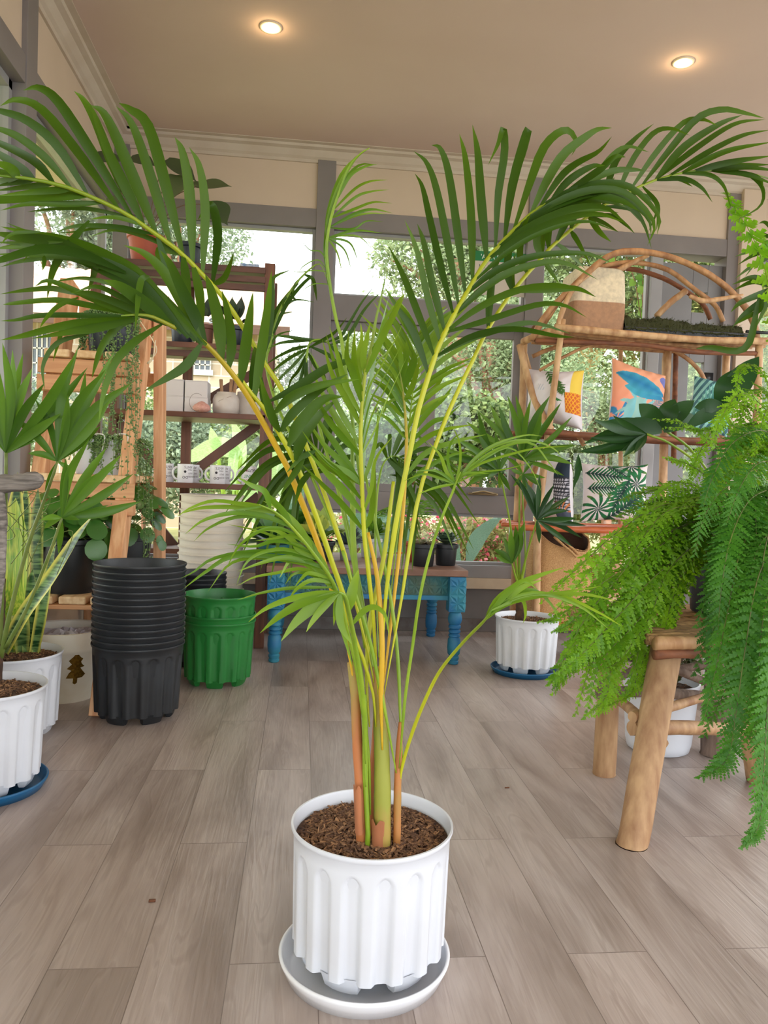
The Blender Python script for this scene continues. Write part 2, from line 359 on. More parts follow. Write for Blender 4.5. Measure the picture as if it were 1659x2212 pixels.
# left wall
struct(MB().box((LX-DT, -3, 2.33), (LX, WY+.1, 2.66)), 'wall_left_upper', BEIGE, smooth=False)
struct(MB().box((LX-DT, -3, -.05), (LX, WY+.1, .35)), 'wall_left', BEIGE, smooth=False)
struct(MB().box((LX-DT, -3, 2.235), (LX+.015, WY, 2.335)), 'trim_11', GREY, smooth=False, bevel=.002)
struct(MB().box((LX-DT, -3, .35), (LX+.03, WY, .40)), 'trim_12', LGREY, smooth=False, bevel=.002)
for i, y in enumerate((2.96, 1.55, 0.15, -1.3)):
    struct(MB().box((LX-DT, y, .40), (LX+.02, y+.11, 2.60)), 'trim_%d' % (13+i), GREY, smooth=False, bevel=.002)
w5 = win('window_5', (LX, 3.7, .4))
for k, (ya, yb) in enumerate(((3.07, 4.32), (1.66, 2.96), (.26, 1.55), (-1.19, .15))):
    g = MB()
    for a_, b__ in ((ya, ya+.03), (yb-.03, yb)): g.box((LX-.07, a_, .40), (LX-.03, b__, 2.235))
    g.box((LX-.07, ya, .40), (LX-.03, yb, .43)); g.box((LX-.07, ya, 2.205), (LX-.03, yb, 2.235))
    g.build('window_frame', LGREY, w5, smooth=False)
    MB().box((LX-.052, ya+.02, .42), (LX-.048, yb-.02, 2.22)).build('pane', GLASS, w5, smooth=False)
# right wall, out of frame: glazed like the left one
struct(MB().box((RX, -3, 2.3), (RX+DT, WY+.1, 2.66)), 'wall_right_upper', BEIGE, smooth=False)
struct(MB().box((RX, -3, -.05), (RX+DT, WY+.1, .35)), 'wall_right', BEIGE, smooth=False)
# roof overhang outside
struct(MB().box((-4.6, -3, 2.36), (LX-DT, 4.42, 2.46)), 'trim_20', BEIGE, smooth=False)
# downlights
def downlight(x, y, label):
    p = onz(x, y, CZ); t_ = thing('ceiling_light', label, 'light', (p[0], p[1], CZ), 'recessed ceiling downlights')
    MB().lathe([(.030, -.001), (.036, -.006), (.044, -.005), (.046, 0)], (p[0], p[1], CZ), 32).build('trim_ring', mat('lamp ring', rgb(226, 210, 190), .4), t_)
    MB().lathe([(.0, -.009), (.018, -.0085), (.030, -.003)], (p[0], p[1], CZ), 32).build('lamp', mat('lamp glow', (1, .80, .5, 1), .5, emit=14.0), t_)
    ld = bpy.data.lights.new('lamp_light', 'POINT'); ld.energy = .5; ld.color = (1, .68, .33); ld.shadow_soft_size = .02
    lo = bpy.data.objects.new('lamp_light', ld); scn.collection.objects.link(lo); lo.location = (0, 0, -.035); lo.parent = t_
    ls = bpy.data.lights.new('lamp_spot', 'SPOT'); ls.energy = 9; ls.color = (1, .80, .55); ls.spot_size = math.radians(110); ls.spot_blend = .6; ls.shadow_soft_size = .03
    lo = bpy.data.objects.new('lamp_spot', ls); scn.collection.objects.link(lo); lo.location = (0, 0, -.03); lo.parent = t_
downlight(585, 58, 'glowing warm downlight recessed in the ceiling, the left one above the tall palm')
downlight(1476, 134, 'glowing warm downlight recessed in the ceiling, the right one above the branch shelf')
# notice on the glass of the transom light
sgn = thing('window_sign', 'green and white paper notice stuck on the glass above the centre windows', 'sign', (at(1082, 590, WY)))
A = at(1028, 540, WY); B = at(1134, 630, WY)
zt = A[2]; zb = B[2]-.03
MB().box((A[0], WY+.012, zb), (B[0], WY+.014, zt)).build('sheet', mat('notice paper', rgb(205, 196, 184), .7), sgn, smooth=False)
MB().box((A[0], WY+.010, zt-.055), (B[0], WY+.0118, zt)).build('header', mat('notice green', rgb(20, 120, 66), .6), sgn, smooth=False)
def flat(txt, size, x, z, mt, y=WY+.0095):
    v, f = textmesh(txt, size); MB().add([(x+a, y, z+b_) for a, b_, _ in v], [tuple(reversed(q)) for q in f] and f).build('lettering', mt, sgn, smooth=False)
xm = (A[0]+B[0])/2; NW = mat('notice white', rgb(225, 230, 222), .6); NG = mat('notice dark green', rgb(30, 70, 48), .6)
flat("'ANA M", .036, xm-.055, zt-.043, NW); flat('AI', .036, xm+.075, zt-.043, NW)
flat('UT GO D', .030, xm-.06, zt-.095, NG, WY+.0110); flat('NUI', .030, xm+.07, zt-.095, NG, WY+.0110)
# ================================================================== pots
def flute_fn(RT, H, nf=16, depth=.0115, top=.030, lip=.0):
    def fn(th, r, z):
        if z > H-top: return r, z
        u = min(1.0, (H-top-z)/.032)
        k = (H-z)/H
        wv = 0.5-0.5*math.cos(th*nf)
        s_ = max(0.0, min(1.0, (wv-0.22)/0.6)); g = s_*s_*(3-2*s_)
        a_ = max(0.0, min(1.0, (wv-1+u*1.35)*2.2)) if u < 1 else 1.0; a_ = a_*a_*(3-2*a_)
        d = depth*(0.42+0.58*k)*g*a_
        return r-d, z
    return fn
def fluted_pot(parent, c, RT=.141, H=.25, mt=None, rot=0.0, foot=.028, nm='pot', nf=16, taper=.90, n=256, fr=-118):
    """tall fluted planter: lip, recessed channels, scalloped hem, four block feet"""
    b = MB(); fl = flute_fn(RT, H, nf, .0115*RT/.141)
    def fn(th, r, z):
        if r < 0: return -r, z
        return fl(th+rot, r, z)
    RB = RT*taper
    prof = [(RT+.0005, H), (RT+.001, H-.004), (RT-.001, H-.009), (RT-.004, H-.012), (RT-.0045, H-.03)]
    zz = [H-.031-.0026*i for i in range(14)]+[H-.065-(H-.065-foot)*i/9 for i in range(1, 10)]
    prof += [(RT-.0045-(RT-.0045-RB)*(H-.03-z)/(H-.03), z) for z in zz]
    inner = [(-(RB-.02), foot+.003), (-(RB-.016), foot+.008), (-(RT-.02), H*.5), (-(RT-.009), H-.04), (-(RT-.0045), H-.004), (-(RT-.003), H), (RT+.0005, H)]
    b.lathe(prof+inner, c, n, fn)
    o = b.build(nm, mt, parent, auto=50)
    for k in range(6):
        th = math.radians(fr+60*k); f = MB(); hw = .030*RT/.141; q = []
        for (z, s, ri, ro) in ((foot+.006, 1.12, RB-.045, RB-.008), (.006, .98, RB-.042, RB-.018), (0, .9, RB-.04, RB-.024)):
            for (rad, tt) in ((ri, -1), (ro-.004, -1.0), (ro, -.6), (ro+.002, 0), (ro, .6), (ro-.004, 1.0), (ri, 1)):
                x = rad; y = tt*hw*s; q.append((c[0]+x*math.cos(th)-y*math.sin(th), c[1]+x*math.sin(th)+y*math.cos(th), c[2]+z))
        f.add(q, [(i*7+j, i*7+(j+1) % 7, (i+1)*7+(j+1) % 7, (i+1)*7+j) for i in range(2) for j in range(7)]+[tuple(14+j for j in range(7))])
        f.build('foot', mt, o, auto=40)
    return o
def soil(parent, c, r, z, chips=250, seed=1, cone=.012, mt=None):
    rg = random.Random(seed); b = MB(); q = [(c[0], c[1], z+cone)]; nr, na = 10, 48; f = []
    for i in range(1, nr+1):
        for j in range(na):
            a = 2*math.pi*j/na; rr = r*i/nr
            q.append((c[0]+rr*math.cos(a), c[1]+rr*math.sin(a), z+cone*(1-i/nr)+rg.uniform(-.0035, .0035)*(1 if i < nr else 0)))
    f = [(0, 1+j, 1+(j+1) % na) for j in range(na)]
    f += [(1+(i-1)*na+j, 1+i*na+j, 1+i*na+(j+1) % na, 1+(i-1)*na+(j+1) % na) for i in range(1, nr) for j in range(na)]
    b.add(q, f, 0)
    for _ in range(chips):
        a = rg.uniform(0, 6.28); rr = r*math.sqrt(rg.random())*.93; L_ = .0018+.0085*rg.random()**2.6; w_ = rg.uniform(.0010, .0042); h = rg.uniform(-.3, 1.0)
        d = np.array([math.cos(rg.uniform(0, 6.28)), math.sin(rg.uniform(0, 6.28)), h*rg.uniform(-1, 1)]); d /= np.linalg.norm(d)
        p = np.array([c[0]+rr*math.cos(a), c[1]+rr*math.sin(a), z+cone*(1-rr/r)+rg.uniform(.0015, .004)])
        b.beam(p-d*L_, p+d*L_, w_, w_*.6, (0.1, 0.1, 1), 1, rg.random()**2.2)
    return b.build('soil', [SOIL, MULCH], parent, smooth=False)
def saucer(name, c, r, mt, label, h=.03, group=None):
    b = MB().lathe([(0.001, .002), (r*.86, .002), (r*.9, .004), (r-.004, h-.004), (r-.002, h), (r+.001, h+.0005), (r+.003, h-.002), (r+.002, h-.006), (r*.93, .0), (r*.3, 0), (.001, 0)], c, 96)
    return single(b, name, mt, label, 'saucer', c, group)

# ------------------------------------------------------------------ the tall areca palm in the middle
PC = (.143, 1.322); PZ = .012
saucer('plant_saucer', (PC[0]-.007, PC[1]-.012, 0), .1465, SAUCW, 'glossy white round saucer under the big white pot in the foreground', .033)
palm = thing('potted_areca_palm', 'tall bushy areca palm with yellow stalks in a fluted white pot on white saucer', 'potted plant', (PC[0], PC[1], PZ))
fluted_pot(palm, (PC[0], PC[1], PZ), .141, .241, WHITEP, math.radians(7), taper=.945)
soil(palm, PC, .1335, PZ+.2165, 2600, 3, .012)

PALM_G = mat('palm leaf green', rgb(40, 70, 8), .42, rgb(98, 134, 22), attr=True, trans=.30, spec=.3)
PALM_Y = mat('young palm leaf', rgb(70, 112, 18), .4, rgb(140, 168, 48), attr=True, trans=.33, spec=.4)
STALK = mat('yellow green stalk', rgb(84, 120, 26), .4, rgb(178, 180, 34), attr=True, spec=.4)
STALKO = mat('orange yellow stalk', rgb(96, 124, 28), .45, rgb(206, 162, 36), attr=True, spec=.4)
STALKG = mat('green stalk', rgb(110, 142, 34), .45, rgb(134, 160, 40), scale=14, spec=.4)
CANE = mat('ringed cane', rgb(142, 146, 54), .6, rgb(182, 124, 76), scale=11, stretch=(1, 1, .35), contrast=(.42, .58), bump=.3)
CANEO = mat('orange cane', rgb(180, 110, 62), .6, rgb(148, 134, 62), scale=10, stretch=(1, 1, .35), contrast=(.42, .6), bump=.3)
SHEATH = mat('dry sheath', rgb(176, 112, 72), .8, rgb(150, 92, 58), scale=30, stretch=(1, 1, .2))

def ptY(pts, Y0=None):
    return [at(*p) if len(p) == 3 else at(p[0], p[1], Y0) for p in pts]
def frond(parent, rach, leaves, wd, lm=None, sm=None, rr=(.0022, .0042), seed=0, val=(.1, .55), name='frond', Zs=1.0, O=(0, 0), dY=.10, tip=True, droop=None):
    """rach: stalk as (px, py, depth) from tip to base. leaves: polylines in px (zoomed frame Zs, origin O), first point on the stalk"""
    rg = random.Random(seed); rp_ = cat([at(*p) for p in rach], 40)
    px_ = [np.array(p[:2], float) for p in cat([np.array(p) for p in rach], 40)]; Ys = [p[1] for p in rp_]
    mb = MB()
    for i, lf in enumerate(leaves):
        w_ = wd; lf = list(lf); dd = None
        if not hasattr(lf[0], '__len__'): w_ = wd*lf[0]; lf = lf[1:]
        if not hasattr(lf[-1], '__len__'): dd = lf[-1]; lf = lf[:-1]
        pp = [np.array([p[0]/Zs+O[0], p[1]/Zs+O[1]]) for p in lf]
        k = min(range(len(px_)), key=lambda j: np.sum((px_[j]-pp[0])**2)); pp[0] = px_[k]
        Yb = Ys[k]; dy = rg.uniform(-dY, dY*.8) if dd is None else dd
        Ls = np.cumsum([0]+[np.linalg.norm(pp[j+1]-pp[j]) for j in range(len(pp)-1)]); Ls = Ls/Ls[-1]
        P3 = [at(p[0], p[1], Yb+dy*(u**1.5)) for p, u in zip(pp, Ls)]
        v0 = rg.uniform(*val)
        mb.blade(P3, w_*rg.uniform(.88, 1.1), roll=rg.uniform(-.55, .55), fold=rg.uniform(.1, .3), n=14, val=v0, tipval=min(1, v0+rg.uniform(.1, .55)), wide=.28, basew=.3)
    o = mb.build(name, lm or PALM_G, parent)
    MB().tube(cat([at(*p) for p in rach], 36), [rr[0]*.5, rr[0]+(rr[1]-rr[0])*.35, rr[0]+(rr[1]-rr[0])*.6, rr[0]+(rr[1]-rr[0])*.9, rr[1], rr[1]*.95, rr[1]*.2], 8, val=[0, .35, .85, 1, 1]).build('stalk', sm or STALK, o)
    return o
# canes
def cane(pts, r, mt, nm='cane'):
    P = cat(ptY(pts), 20); MB().tube([P[0]-np.array([0, 0, .04])]+P, [r[0]]+list(r), 12, knob=.04).build(nm, mt, palm)
cane([(782, 1795, 1.28), (779, 1700, 1.28), (772, 1600, 1.29), (767, 1500, 1.30), (757, 1430, 1.31)], [.010, .0095, .009, .008, .006], CANEO)
cane([(826, 1808, 1.27), (826, 1700, 1.275), (824, 1600, 1.285), (818, 1500, 1.30), (812, 1440, 1.31)], [.0145, .0135, .013, .010, .006], CANE)
cane([(808, 1790, 1.30), (806, 1700, 1.305), (812, 1600, 1.31), (815, 1500, 1.315)], [.009, .008, .007, .005], CANEO)
cane([(858, 1795, 1.27), (859, 1700, 1.275), (862, 1620, 1.28), (866, 1560, 1.285)], [.0065, .0062, .0055, .004], CANEO)
cane([(795, 1800, 1.265), (790, 1700, 1.27), (789, 1600, 1.275), (788, 1500, 1.28)], [.0045, .005, .0048, .0035], STALKG)
for (p, wd_) in ((((822, 1812, 1.258), (820, 1775, 1.258)), .026), (((778, 1765, 1.26), (773, 1700, 1.262)), .014)):
    P = ptY(p); P[0] = P[0]-np.array([0, 0, .03]); b_ = MB(); q = []
    for k, pt in enumerate(P):
        for j in range(7):
            a = math.pi+math.pi*j/6; q.append((pt[0]+math.cos(a)*wd_*.5, pt[1]+.008+math.sin(a)*.012, pt[2]+(.006*math.sin(j*2.3) if k else 0)))
    b_.add(q, [(j, j+1, 8+j, 7+j) for j in range(6)]).build('sheath', SHEATH, palm)
cz = lambda L_, s, O: [(x/s+O[0], y/s+O[1]) for x, y in L_]
WL = .0132
# A: the great left frond
ZA = dict(Zs=3.318, O=(0, 150))
frond(palm, [(-60, 372, 1.02), (6, 380, 1.04), (48, 384, 1.06), (130, 400, 1.09), (205, 429, 1.12), (274, 463, 1.15), (328, 500, 1.17), (389, 545, 1.20), (434, 590, 1.22), (480, 640, 1.23), (530, 715, 1.25), (567, 778, 1.26), (621, 862, 1.27), (660, 960, 1.28), (699, 1060, 1.29), (727, 1145, 1.29), (748, 1211, 1.30), (770, 1310, 1.30), (797, 1420, 1.30), (812, 1500, 1.30)],
 [((170, 775), (60, 705), (-60, 660)), (.9, (60, 765), (0, 740), (-90, 720)), ((300, 800), (150, 710), (0, 610), (-90, 560)), ((430, 830), (250, 660), (0, 530), (-100, 500)),
  ((550, 875), (330, 640), (140, 490), (0, 430), (-120, 400)), ((680, 925), (420, 560), (200, 370), (0, 298), (-80, 300)),
  (1.05, (800, 985), (560, 600), (300, 290), (120, 218), (0, 262)), (1.1, (910, 1035), (640, 560), (420, 230), (280, 130), (165, 150)),
  (1.15, (1015, 1105), (830, 730), (690, 380), (600, 220), (530, 155)), (1.5, (1095, 1155), (930, 720), (760, 340), (650, 255)), (1.1, (1010, 1095), (880, 800), (760, 550), (640, 240)),
  (1.15, (1200, 1245), (1090, 800), (950, 400), (830, 262)), (1.15, (1295, 1310), (1180, 800), (1060, 400), (930, 285), (850, 240)),
  (1.15, (1385, 1390), (1360, 900), (1310, 600), (1252, 483)), (1.05, (1475, 1480), (1470, 1000), (1430, 700), (1355, 555)),
  (1.1, (1545, 1580), (1565, 1200), (1530, 990), (1480, 980), (1415, 1085)),
  (.55, (160, 775), (0, 800), (-90, 810)), (.55, (300, 800), (120, 810), (-40, 838)), (.6, (430, 832), (200, 840), (-40, 870)), (.7, (545, 872), (300, 870), (-20, 905)),
  (1.2, (680, 918), (350, 905), (0, 935), (-80, 950)), (.6, (680, 920), (480, 905), (250, 915), (-20, 950)), (.7, (795, 985), (480, 965), (200, 965), (0, 1012)), (.5, (905, 1040), (640, 1000), (380, 1000), (190, 1022)),
  (.5, (1020, 1110), (880, 1070), (760, 1060), (640, 1075)), (.6, (1090, 1160), (850, 1130), (560, 1120), (390, 1172)), (.5, (1200, 1250), (950, 1160), (740, 1130), (560, 1160), (400, 1175)), (.5, (1290, 1310), (1040, 1200), (820, 1150), (640, 1200)),
  (1.0, (1300, 1330), (1330, 1500), (1345, 1700), (1340, 1830)), (1.0, (1400, 1420), (1430, 1600), (1440, 1800), (1430, 1930)), (.9, (1145, 1210), (1190, 1400), (1270, 1550), (1330, 1700)), (.9, (1290, 1310), (1150, 1290), (1170, 1450), (1290, 1690)), (.8, (1540, 1580), (1600, 1500), (1640, 1420), (1680, 1300))],
 WL, seed=1, val=(0, .35), **ZA)
# B: the lower left frond
ZB = dict(Zs=3.687, O=(150, 440))
frond(palm, [(262, 682, 1.00), (300, 680, 1.02), (331, 685, 1.04), (374, 706, 1.06), (421, 727, 1.09), (446, 745, 1.11), (485, 787, 1.14), (513, 823, 1.16), (543, 868, 1.18), (577, 928, 1.20), (603, 977, 1.22), (621, 1010, 1.23), (642, 1060, 1.24), (669, 1127, 1.26), (693, 1193, 1.27), (711, 1256, 1.28), (738, 1340, 1.29), (757, 1430, 1.30), (767, 1500, 1.30)],
 [(1.2, (1530, 1560), (1530, 1150), (1580, 800), (1610, 530), .1), (1.25, (1400, 1425), (1400, 1150), (1435, 900), (1462, 700), .08), (1.2, (1310, 1320), (1290, 1100), (1255, 850), (1212, 685), .05), (1.25, (1210, 1235), (1190, 950), (1130, 700), (1082, 560), .03),
  (1.3, (1100, 1115), (1000, 900), (900, 700), (800, 480), (720, 370)), (1.3, (1000, 1060), (860, 880), (700, 700), (620, 590)), (1.25, (1060, 1095), (900, 800), (760, 560), (600, 400), (430, 330))],
 WL, sm=STALKO, rr=(.0020, .0050), seed=2, val=(0, .25), **ZB)
def extra(parent, leaves, Y, wd, Zs, O, seed=0, val=(0, .4), mt=None, dY=.08, name='frond'):
    rg = random.Random(seed); mb = MB()
    for lf in leaves:
        w_ = wd; lf = list(lf)
        if not hasattr(lf[0], '__len__'): w_ = wd*lf[0]; lf = lf[1:]
        d = rg.uniform(-dY, dY); k = len(lf)-1; v0 = rg.uniform(*val)
        mb.blade([at(p[0]/Zs+O[0], p[1]/Zs+O[1], Y+d*(i/k)) for i, p in enumerate(lf)], w_, roll=rg.uniform(-.5, .5), fold=rg.uniform(.1, .3), n=14, val=v0, tipval=min(1, v0+rg.uniform(.2, .6)))
    return mb.build(name, mt or PALM_G, parent)
B2 = [(1.35, (1480, 980), (1250, 760), (1000, 480), (760, 340), (480, 230), (180, 170), (0, 130)), (1.3, (1440, 970), (1150, 680), (900, 430), (600, 270), (300, 200), (-40, 180)), (1.3, (1400, 950), (1100, 620), (850, 430), (520, 310), (250, 260), (-60, 240)),
  (1.3, (1350, 930), (1050, 580), (800, 420), (500, 340), (260, 330), (-60, 330)), (1.1, (1300, 900), (1100, 640), (800, 400), (560, 280), (300, 210), (40, 100)), (1.0, (900, 460), (600, 330), (300, 290), (0, 370), (-60, 390)), (1.1, (760, 380), (500, 290), (200, 270), (-50, 290)), (1.2, (700, 350), (400, 240), (100, 200), (-60, 170)),
  (.8, (1100, 650), (800, 480), (500, 350), (200, 370), (0, 420)),
  (1.3, (1240, 850), (1050, 690), (860, 560), (740, 512)), (.8, (1200, 840), (900, 700), (650, 610), (500, 605)), (.8, (1150, 810), (850, 725), (640, 640), (360, 522), (250, 560)), (.7, (1100, 790), (700, 710), (400, 660), (100, 682), (20, 690)),
  (.6, (1000, 775), (600, 768), (300, 768), (120, 800), (0, 808)), (.9, (950, 785), (600, 815), (400, 850), (160, 912), (0, 945)), (.9, (990, 790), (700, 855), (500, 885), (220, 935)), (.8, (980, 800), (850, 850), (740, 980), (690, 1110), (658, 1220)),
  (.9, (1160, 830), (950, 965), (820, 1110), (740, 1330), (708, 1535)), (1.0, (1450, 960), (1340, 1120), (1200, 1215), (1030, 1312)), (.75, (1070, 488), (1010, 520), (985, 680), (970, 875)), (.6, (700, 400), (670, 480), (630, 610)), (.8, (640, 88), (510, 240), (400, 400), (360, 520), (338, 650)),
  (.45, (320, 340), (315, 390), (305, 445)), (.6, (560, 620), (390, 575), (200, 585), (0, 615)), (.45, (560, 640), (420, 700), (330, 790), (285, 860)), (.5, (700, 860), (480, 830), (420, 960), (380, 1100)), (.5, (640, 900), (420, 960), (310, 1120), (320, 1310)),
  (.5, (1100, 700), (850, 560), (600, 500), (360, 530)), (.6, (1140, 770), (900, 650), (700, 560), (540, 600)), (.35, (450, 240), (270, 260), (160, 390)), (.35, (300, 170), (100, 180), (0, 260))]
extra(palm, B2, 1.06, WL, 3.318, (0, 450), 5, (0, .3))
# C: slim upright frond near the centre post
ZC = dict(Zs=2.676, O=(620, 300))
frond(palm, [(798, 320, 1.24), (775, 335, 1.25), (751, 366, 1.26), (728, 428, 1.27), (713, 480, 1.28), (705, 543, 1.29), (713, 618, 1.30), (726, 690, 1.31), (737, 730, 1.31), (745, 790, 1.31), (757, 880, 1.31), (775, 1010, 1.31), (792, 1150, 1.31), (803, 1300, 1.31), (808, 1430, 1.31)],
 [(.7, (300, 390), (360, 220), (440, 165), (525, 145)), (.6, (290, 420), (390, 290), (480, 245), (588, 237)), (.6, (280, 450), (390, 340), (480, 305), (592, 293)), (.6, (270, 480), (400, 400), (500, 365), (610, 373)), (.6, (265, 510), (400, 430), (500, 408), (612, 430)), (.5, (262, 530), (380, 450), (480, 430), (580, 435)), (.5, (262, 545), (380, 520), (460, 475), (560, 480)), (.5, (262, 560), (400, 530), (550, 545)),
  (.45, (262, 575), (290, 660), (320, 782)), (.45, (262, 570), (330, 640), (375, 768)), (.45, (262, 565), (360, 600), (413, 712)), (.4, (262, 560), (400, 560), (500, 640)),
  (1.1, (230, 700), (235, 500), (290, 300), (380, 130), (470, 55)), (1.1, (225, 640), (245, 420), (320, 200), (450, 60)), (1.0, (228, 760), (225, 560), (265, 380), (340, 230), (420, 150), (520, 150)), (1.0, (250, 860), (222, 650), (245, 450), (300, 300), (400, 180)), (.9, (265, 930), (235, 760), (228, 560), (270, 400)),
  (.25, (240, 800), (160, 760), (80, 770), (0, 760)), (.25, (235, 700), (190, 650), (130, 640), (60, 560)), (.25, (250, 860), (150, 840), (60, 900)), (.25, (240, 760), (180, 700), (90, 740), (60, 800))],
 WL*.62, lm=PALM_Y, sm=STALKG, rr=(.0016, .0032), seed=3, val=(0, .4), dY=.06, **ZC)
# drooping dark tip seen against the sky between shelf and post, and the dark fan under it
Z5 = dict(Zs=3.318, O=(380, 600))
frond(palm, [(705, 600, 1.5), (690, 570, 1.5), (660, 590, 1.5), (630, 625, 1.5), (600, 680, 1.5), (585, 740, 1.5), (575, 790, 1.5), (600, 880, 1.48), (650, 980, 1.45), (700, 1090, 1.42), (745, 1200, 1.38), (790, 1350, 1.34), (812, 1480, 1.32)],
 [(1.2, (640, 560), (680, 300), (690, 100), (700, 0), (830, -60)), (1.0, (620, 600), (700, 300), (800, 130), (890, 30)), (.5, (830, 80), (840, 140), (870, 160)), (.5, (880, 20), (850, 60), (830, 150)), (.6, (900, -20), (980, 10), (1000, 100), (1010, 170)), (.5, (770, 120), (770, 170), (765, 230)), (.4, (700, 300), (760, 260), (850, 242)), (.4, (690, 200), (850, 160), (1000, 175)), (.7, (650, 400), (800, 180), (960, 0), (1000, 60)), (.4, (640, 600), (720, 420), (860, 372))],
 WL*.9, sm=STALKG, rr=(.0012, .003), seed=9, val=(0, .2), **Z5)
frond(palm, [(725, 760, 1.42), (700, 735, 1.42), (672, 738, 1.42), (664, 760, 1.42), (662, 800, 1.42), (675, 860, 1.41), (700, 960, 1.40), (730, 1060, 1.38), (760, 1200, 1.36), (795, 1380, 1.33), (810, 1480, 1.32)],
 [(.8, (1100, 460), (900, 440), (780, 420), (655, 415)), (.7, (1000, 470), (850, 455), (740, 470), (650, 515)), (.7, (960, 490), (850, 510), (740, 560), (640, 625)), (.7, (960, 500), (840, 560), (740, 630), (655, 705)), (.7, (955, 520), (850, 620), (740, 730), (672, 850)), (.7, (950, 540), (880, 660), (820, 740), (795, 860)), (.7, (945, 560), (900, 700), (875, 800), (868, 880)), (.9, (950, 560), (930, 680), (950, 800), (945, 930)),
  (.9, (960, 540), (1010, 640), (1060, 700), (1090, 830)), (.9, (1000, 500), (1100, 560), (1160, 640), (1190, 760)), (.8, (1060, 480), (1160, 540), (1220, 620), (1260, 740)), (.7, (1100, 460), (1180, 420), (1240, 330), (1330, 180), (1430, 50)), (.9, (1110, 470), (1230, 420), (1350, 230), (1480, 90)), (.7, (960, 500), (1080, 430), (1150, 380), (1230, 280))],
 WL*.7, sm=STALKG, rr=(.0012, .003), seed=10, val=(0, .15), **Z5)
def inter(L):
    out = []
    for a, b in zip(L, L[1:]):
        out.append(a)
        fa = [p for p in a if hasattr(p, '__len__')]; fb = [p for p in b if hasattr(p, '__len__')]
        if len(fa) == len(fb) and math.hypot(fa[-1][0]-fb[-1][0], fa[-1][1]-fb[-1][1]) < 330 and len(out) % 3 != 2: out.append(tuple(((p[0]+q[0])/2, (p[1]+q[1])/2) for p, q in zip(fa, fb)))
    return out+[L[-1]]
# F: bright frond rising in the middle
frond(palm, [(832, 600, 1.22), (826, 630, 1.22), (812, 690, 1.225), (802, 750, 1.23), (790, 800, 1.235), (783, 860, 1.24), (779, 931, 1.245), (780, 1000, 1.25), (784, 1100, 1.26), (787, 1160, 1.265), (795, 1230, 1.27), (806, 1330, 1.28), (812, 1430, 1.29), (816, 1500, 1.29)],
 inter([((1342, 1480+0), (1240, 1400), (1110, 1330), (940, 1165)), ((1335, 1570), (1180, 1400), (1040, 1280), (900, 1090)), ((1325, 1440), (1150, 1200), (1060, 1080), (900, 825)), ((1322, 1310), (1150, 1090), (1040, 930), (960, 730)), ((1322, 1200), (1190, 980), (1080, 760), (955, 520)), ((1325, 1090), (1210, 850), (1120, 690), (1048, 440)),
  ((1330, 1000), (1220, 780), (1160, 560), (1100, 345)), ((1335, 890), (1270, 680), (1225, 560), (1240, 380)), ((1350, 780), (1300, 600), (1330, 450), (1325, 320)), ((1370, 700), (1345, 560), (1370, 430), (1395, 315))])+[
  (1.1, (1346, 1805), (1210, 1640), (1050, 1480), (890, 1325)), (1.1, (1338, 1690), (1180, 1500), (1080, 1400), (930, 1220)), (1.0, (1330, 1560), (1180, 1420), (1060, 1340), (950, 1170)),
  (.9, (1395, 640), (1450, 480), (1500, 300), (1600, 150)), (1.0, (1380, 700), (1480, 420), (1560, 270), (1640, 130)), (.8, (1400, 560), (1500, 380), (1590, 180), (1650, 110)),
  (.8, (1350, 1480), (1400, 1300), (1440, 1100), (1450, 900)), (.8, (1345, 1650), (1400, 1500), (1430, 1300), (1560, 1130)), (.9, (1350, 1800), (1400, 1700), (1420, 1500), (1430, 1350)),
  (.3, (1345, 1180), (1390, 900), (1500, 700), (1620, 480)), (.3, (1345, 1100), (1380, 800), (1480, 620), (1590, 400)), (.3, (1345, 1250), (1400, 1000), (1500, 800), (1570, 640)), (.3, (1345, 1300), (1420, 1100), (1500, 900), (1659, 560)), (.3, (1340, 900), (1420, 640), (1540, 500), (1640, 300))],
 WL*.82, lm=PALM_Y, sm=STALK, rr=(.0016, .0038), seed=4, val=(.1, .6), dY=.12, **Z5)
# silvery unopened spear beside it
MB().blade(ptY([(780, 1100, 1.27), (792, 900, 1.26), (812, 760, 1.25), (840, 640, 1.25)]), .009, roll=.6, val=.9).build('spear_leaf', mat('silver green spear', rgb(150, 178, 138), .4, trans=.2), palm)
MB().tube(cat(ptY([(761, 960, 1.33), (762, 1060, 1.33), (765, 1200, 1.33), (790, 1400, 1.32)]), 12), [.003, .005, .0055, .004], 8).build('spear_leaf', STALKG, palm)
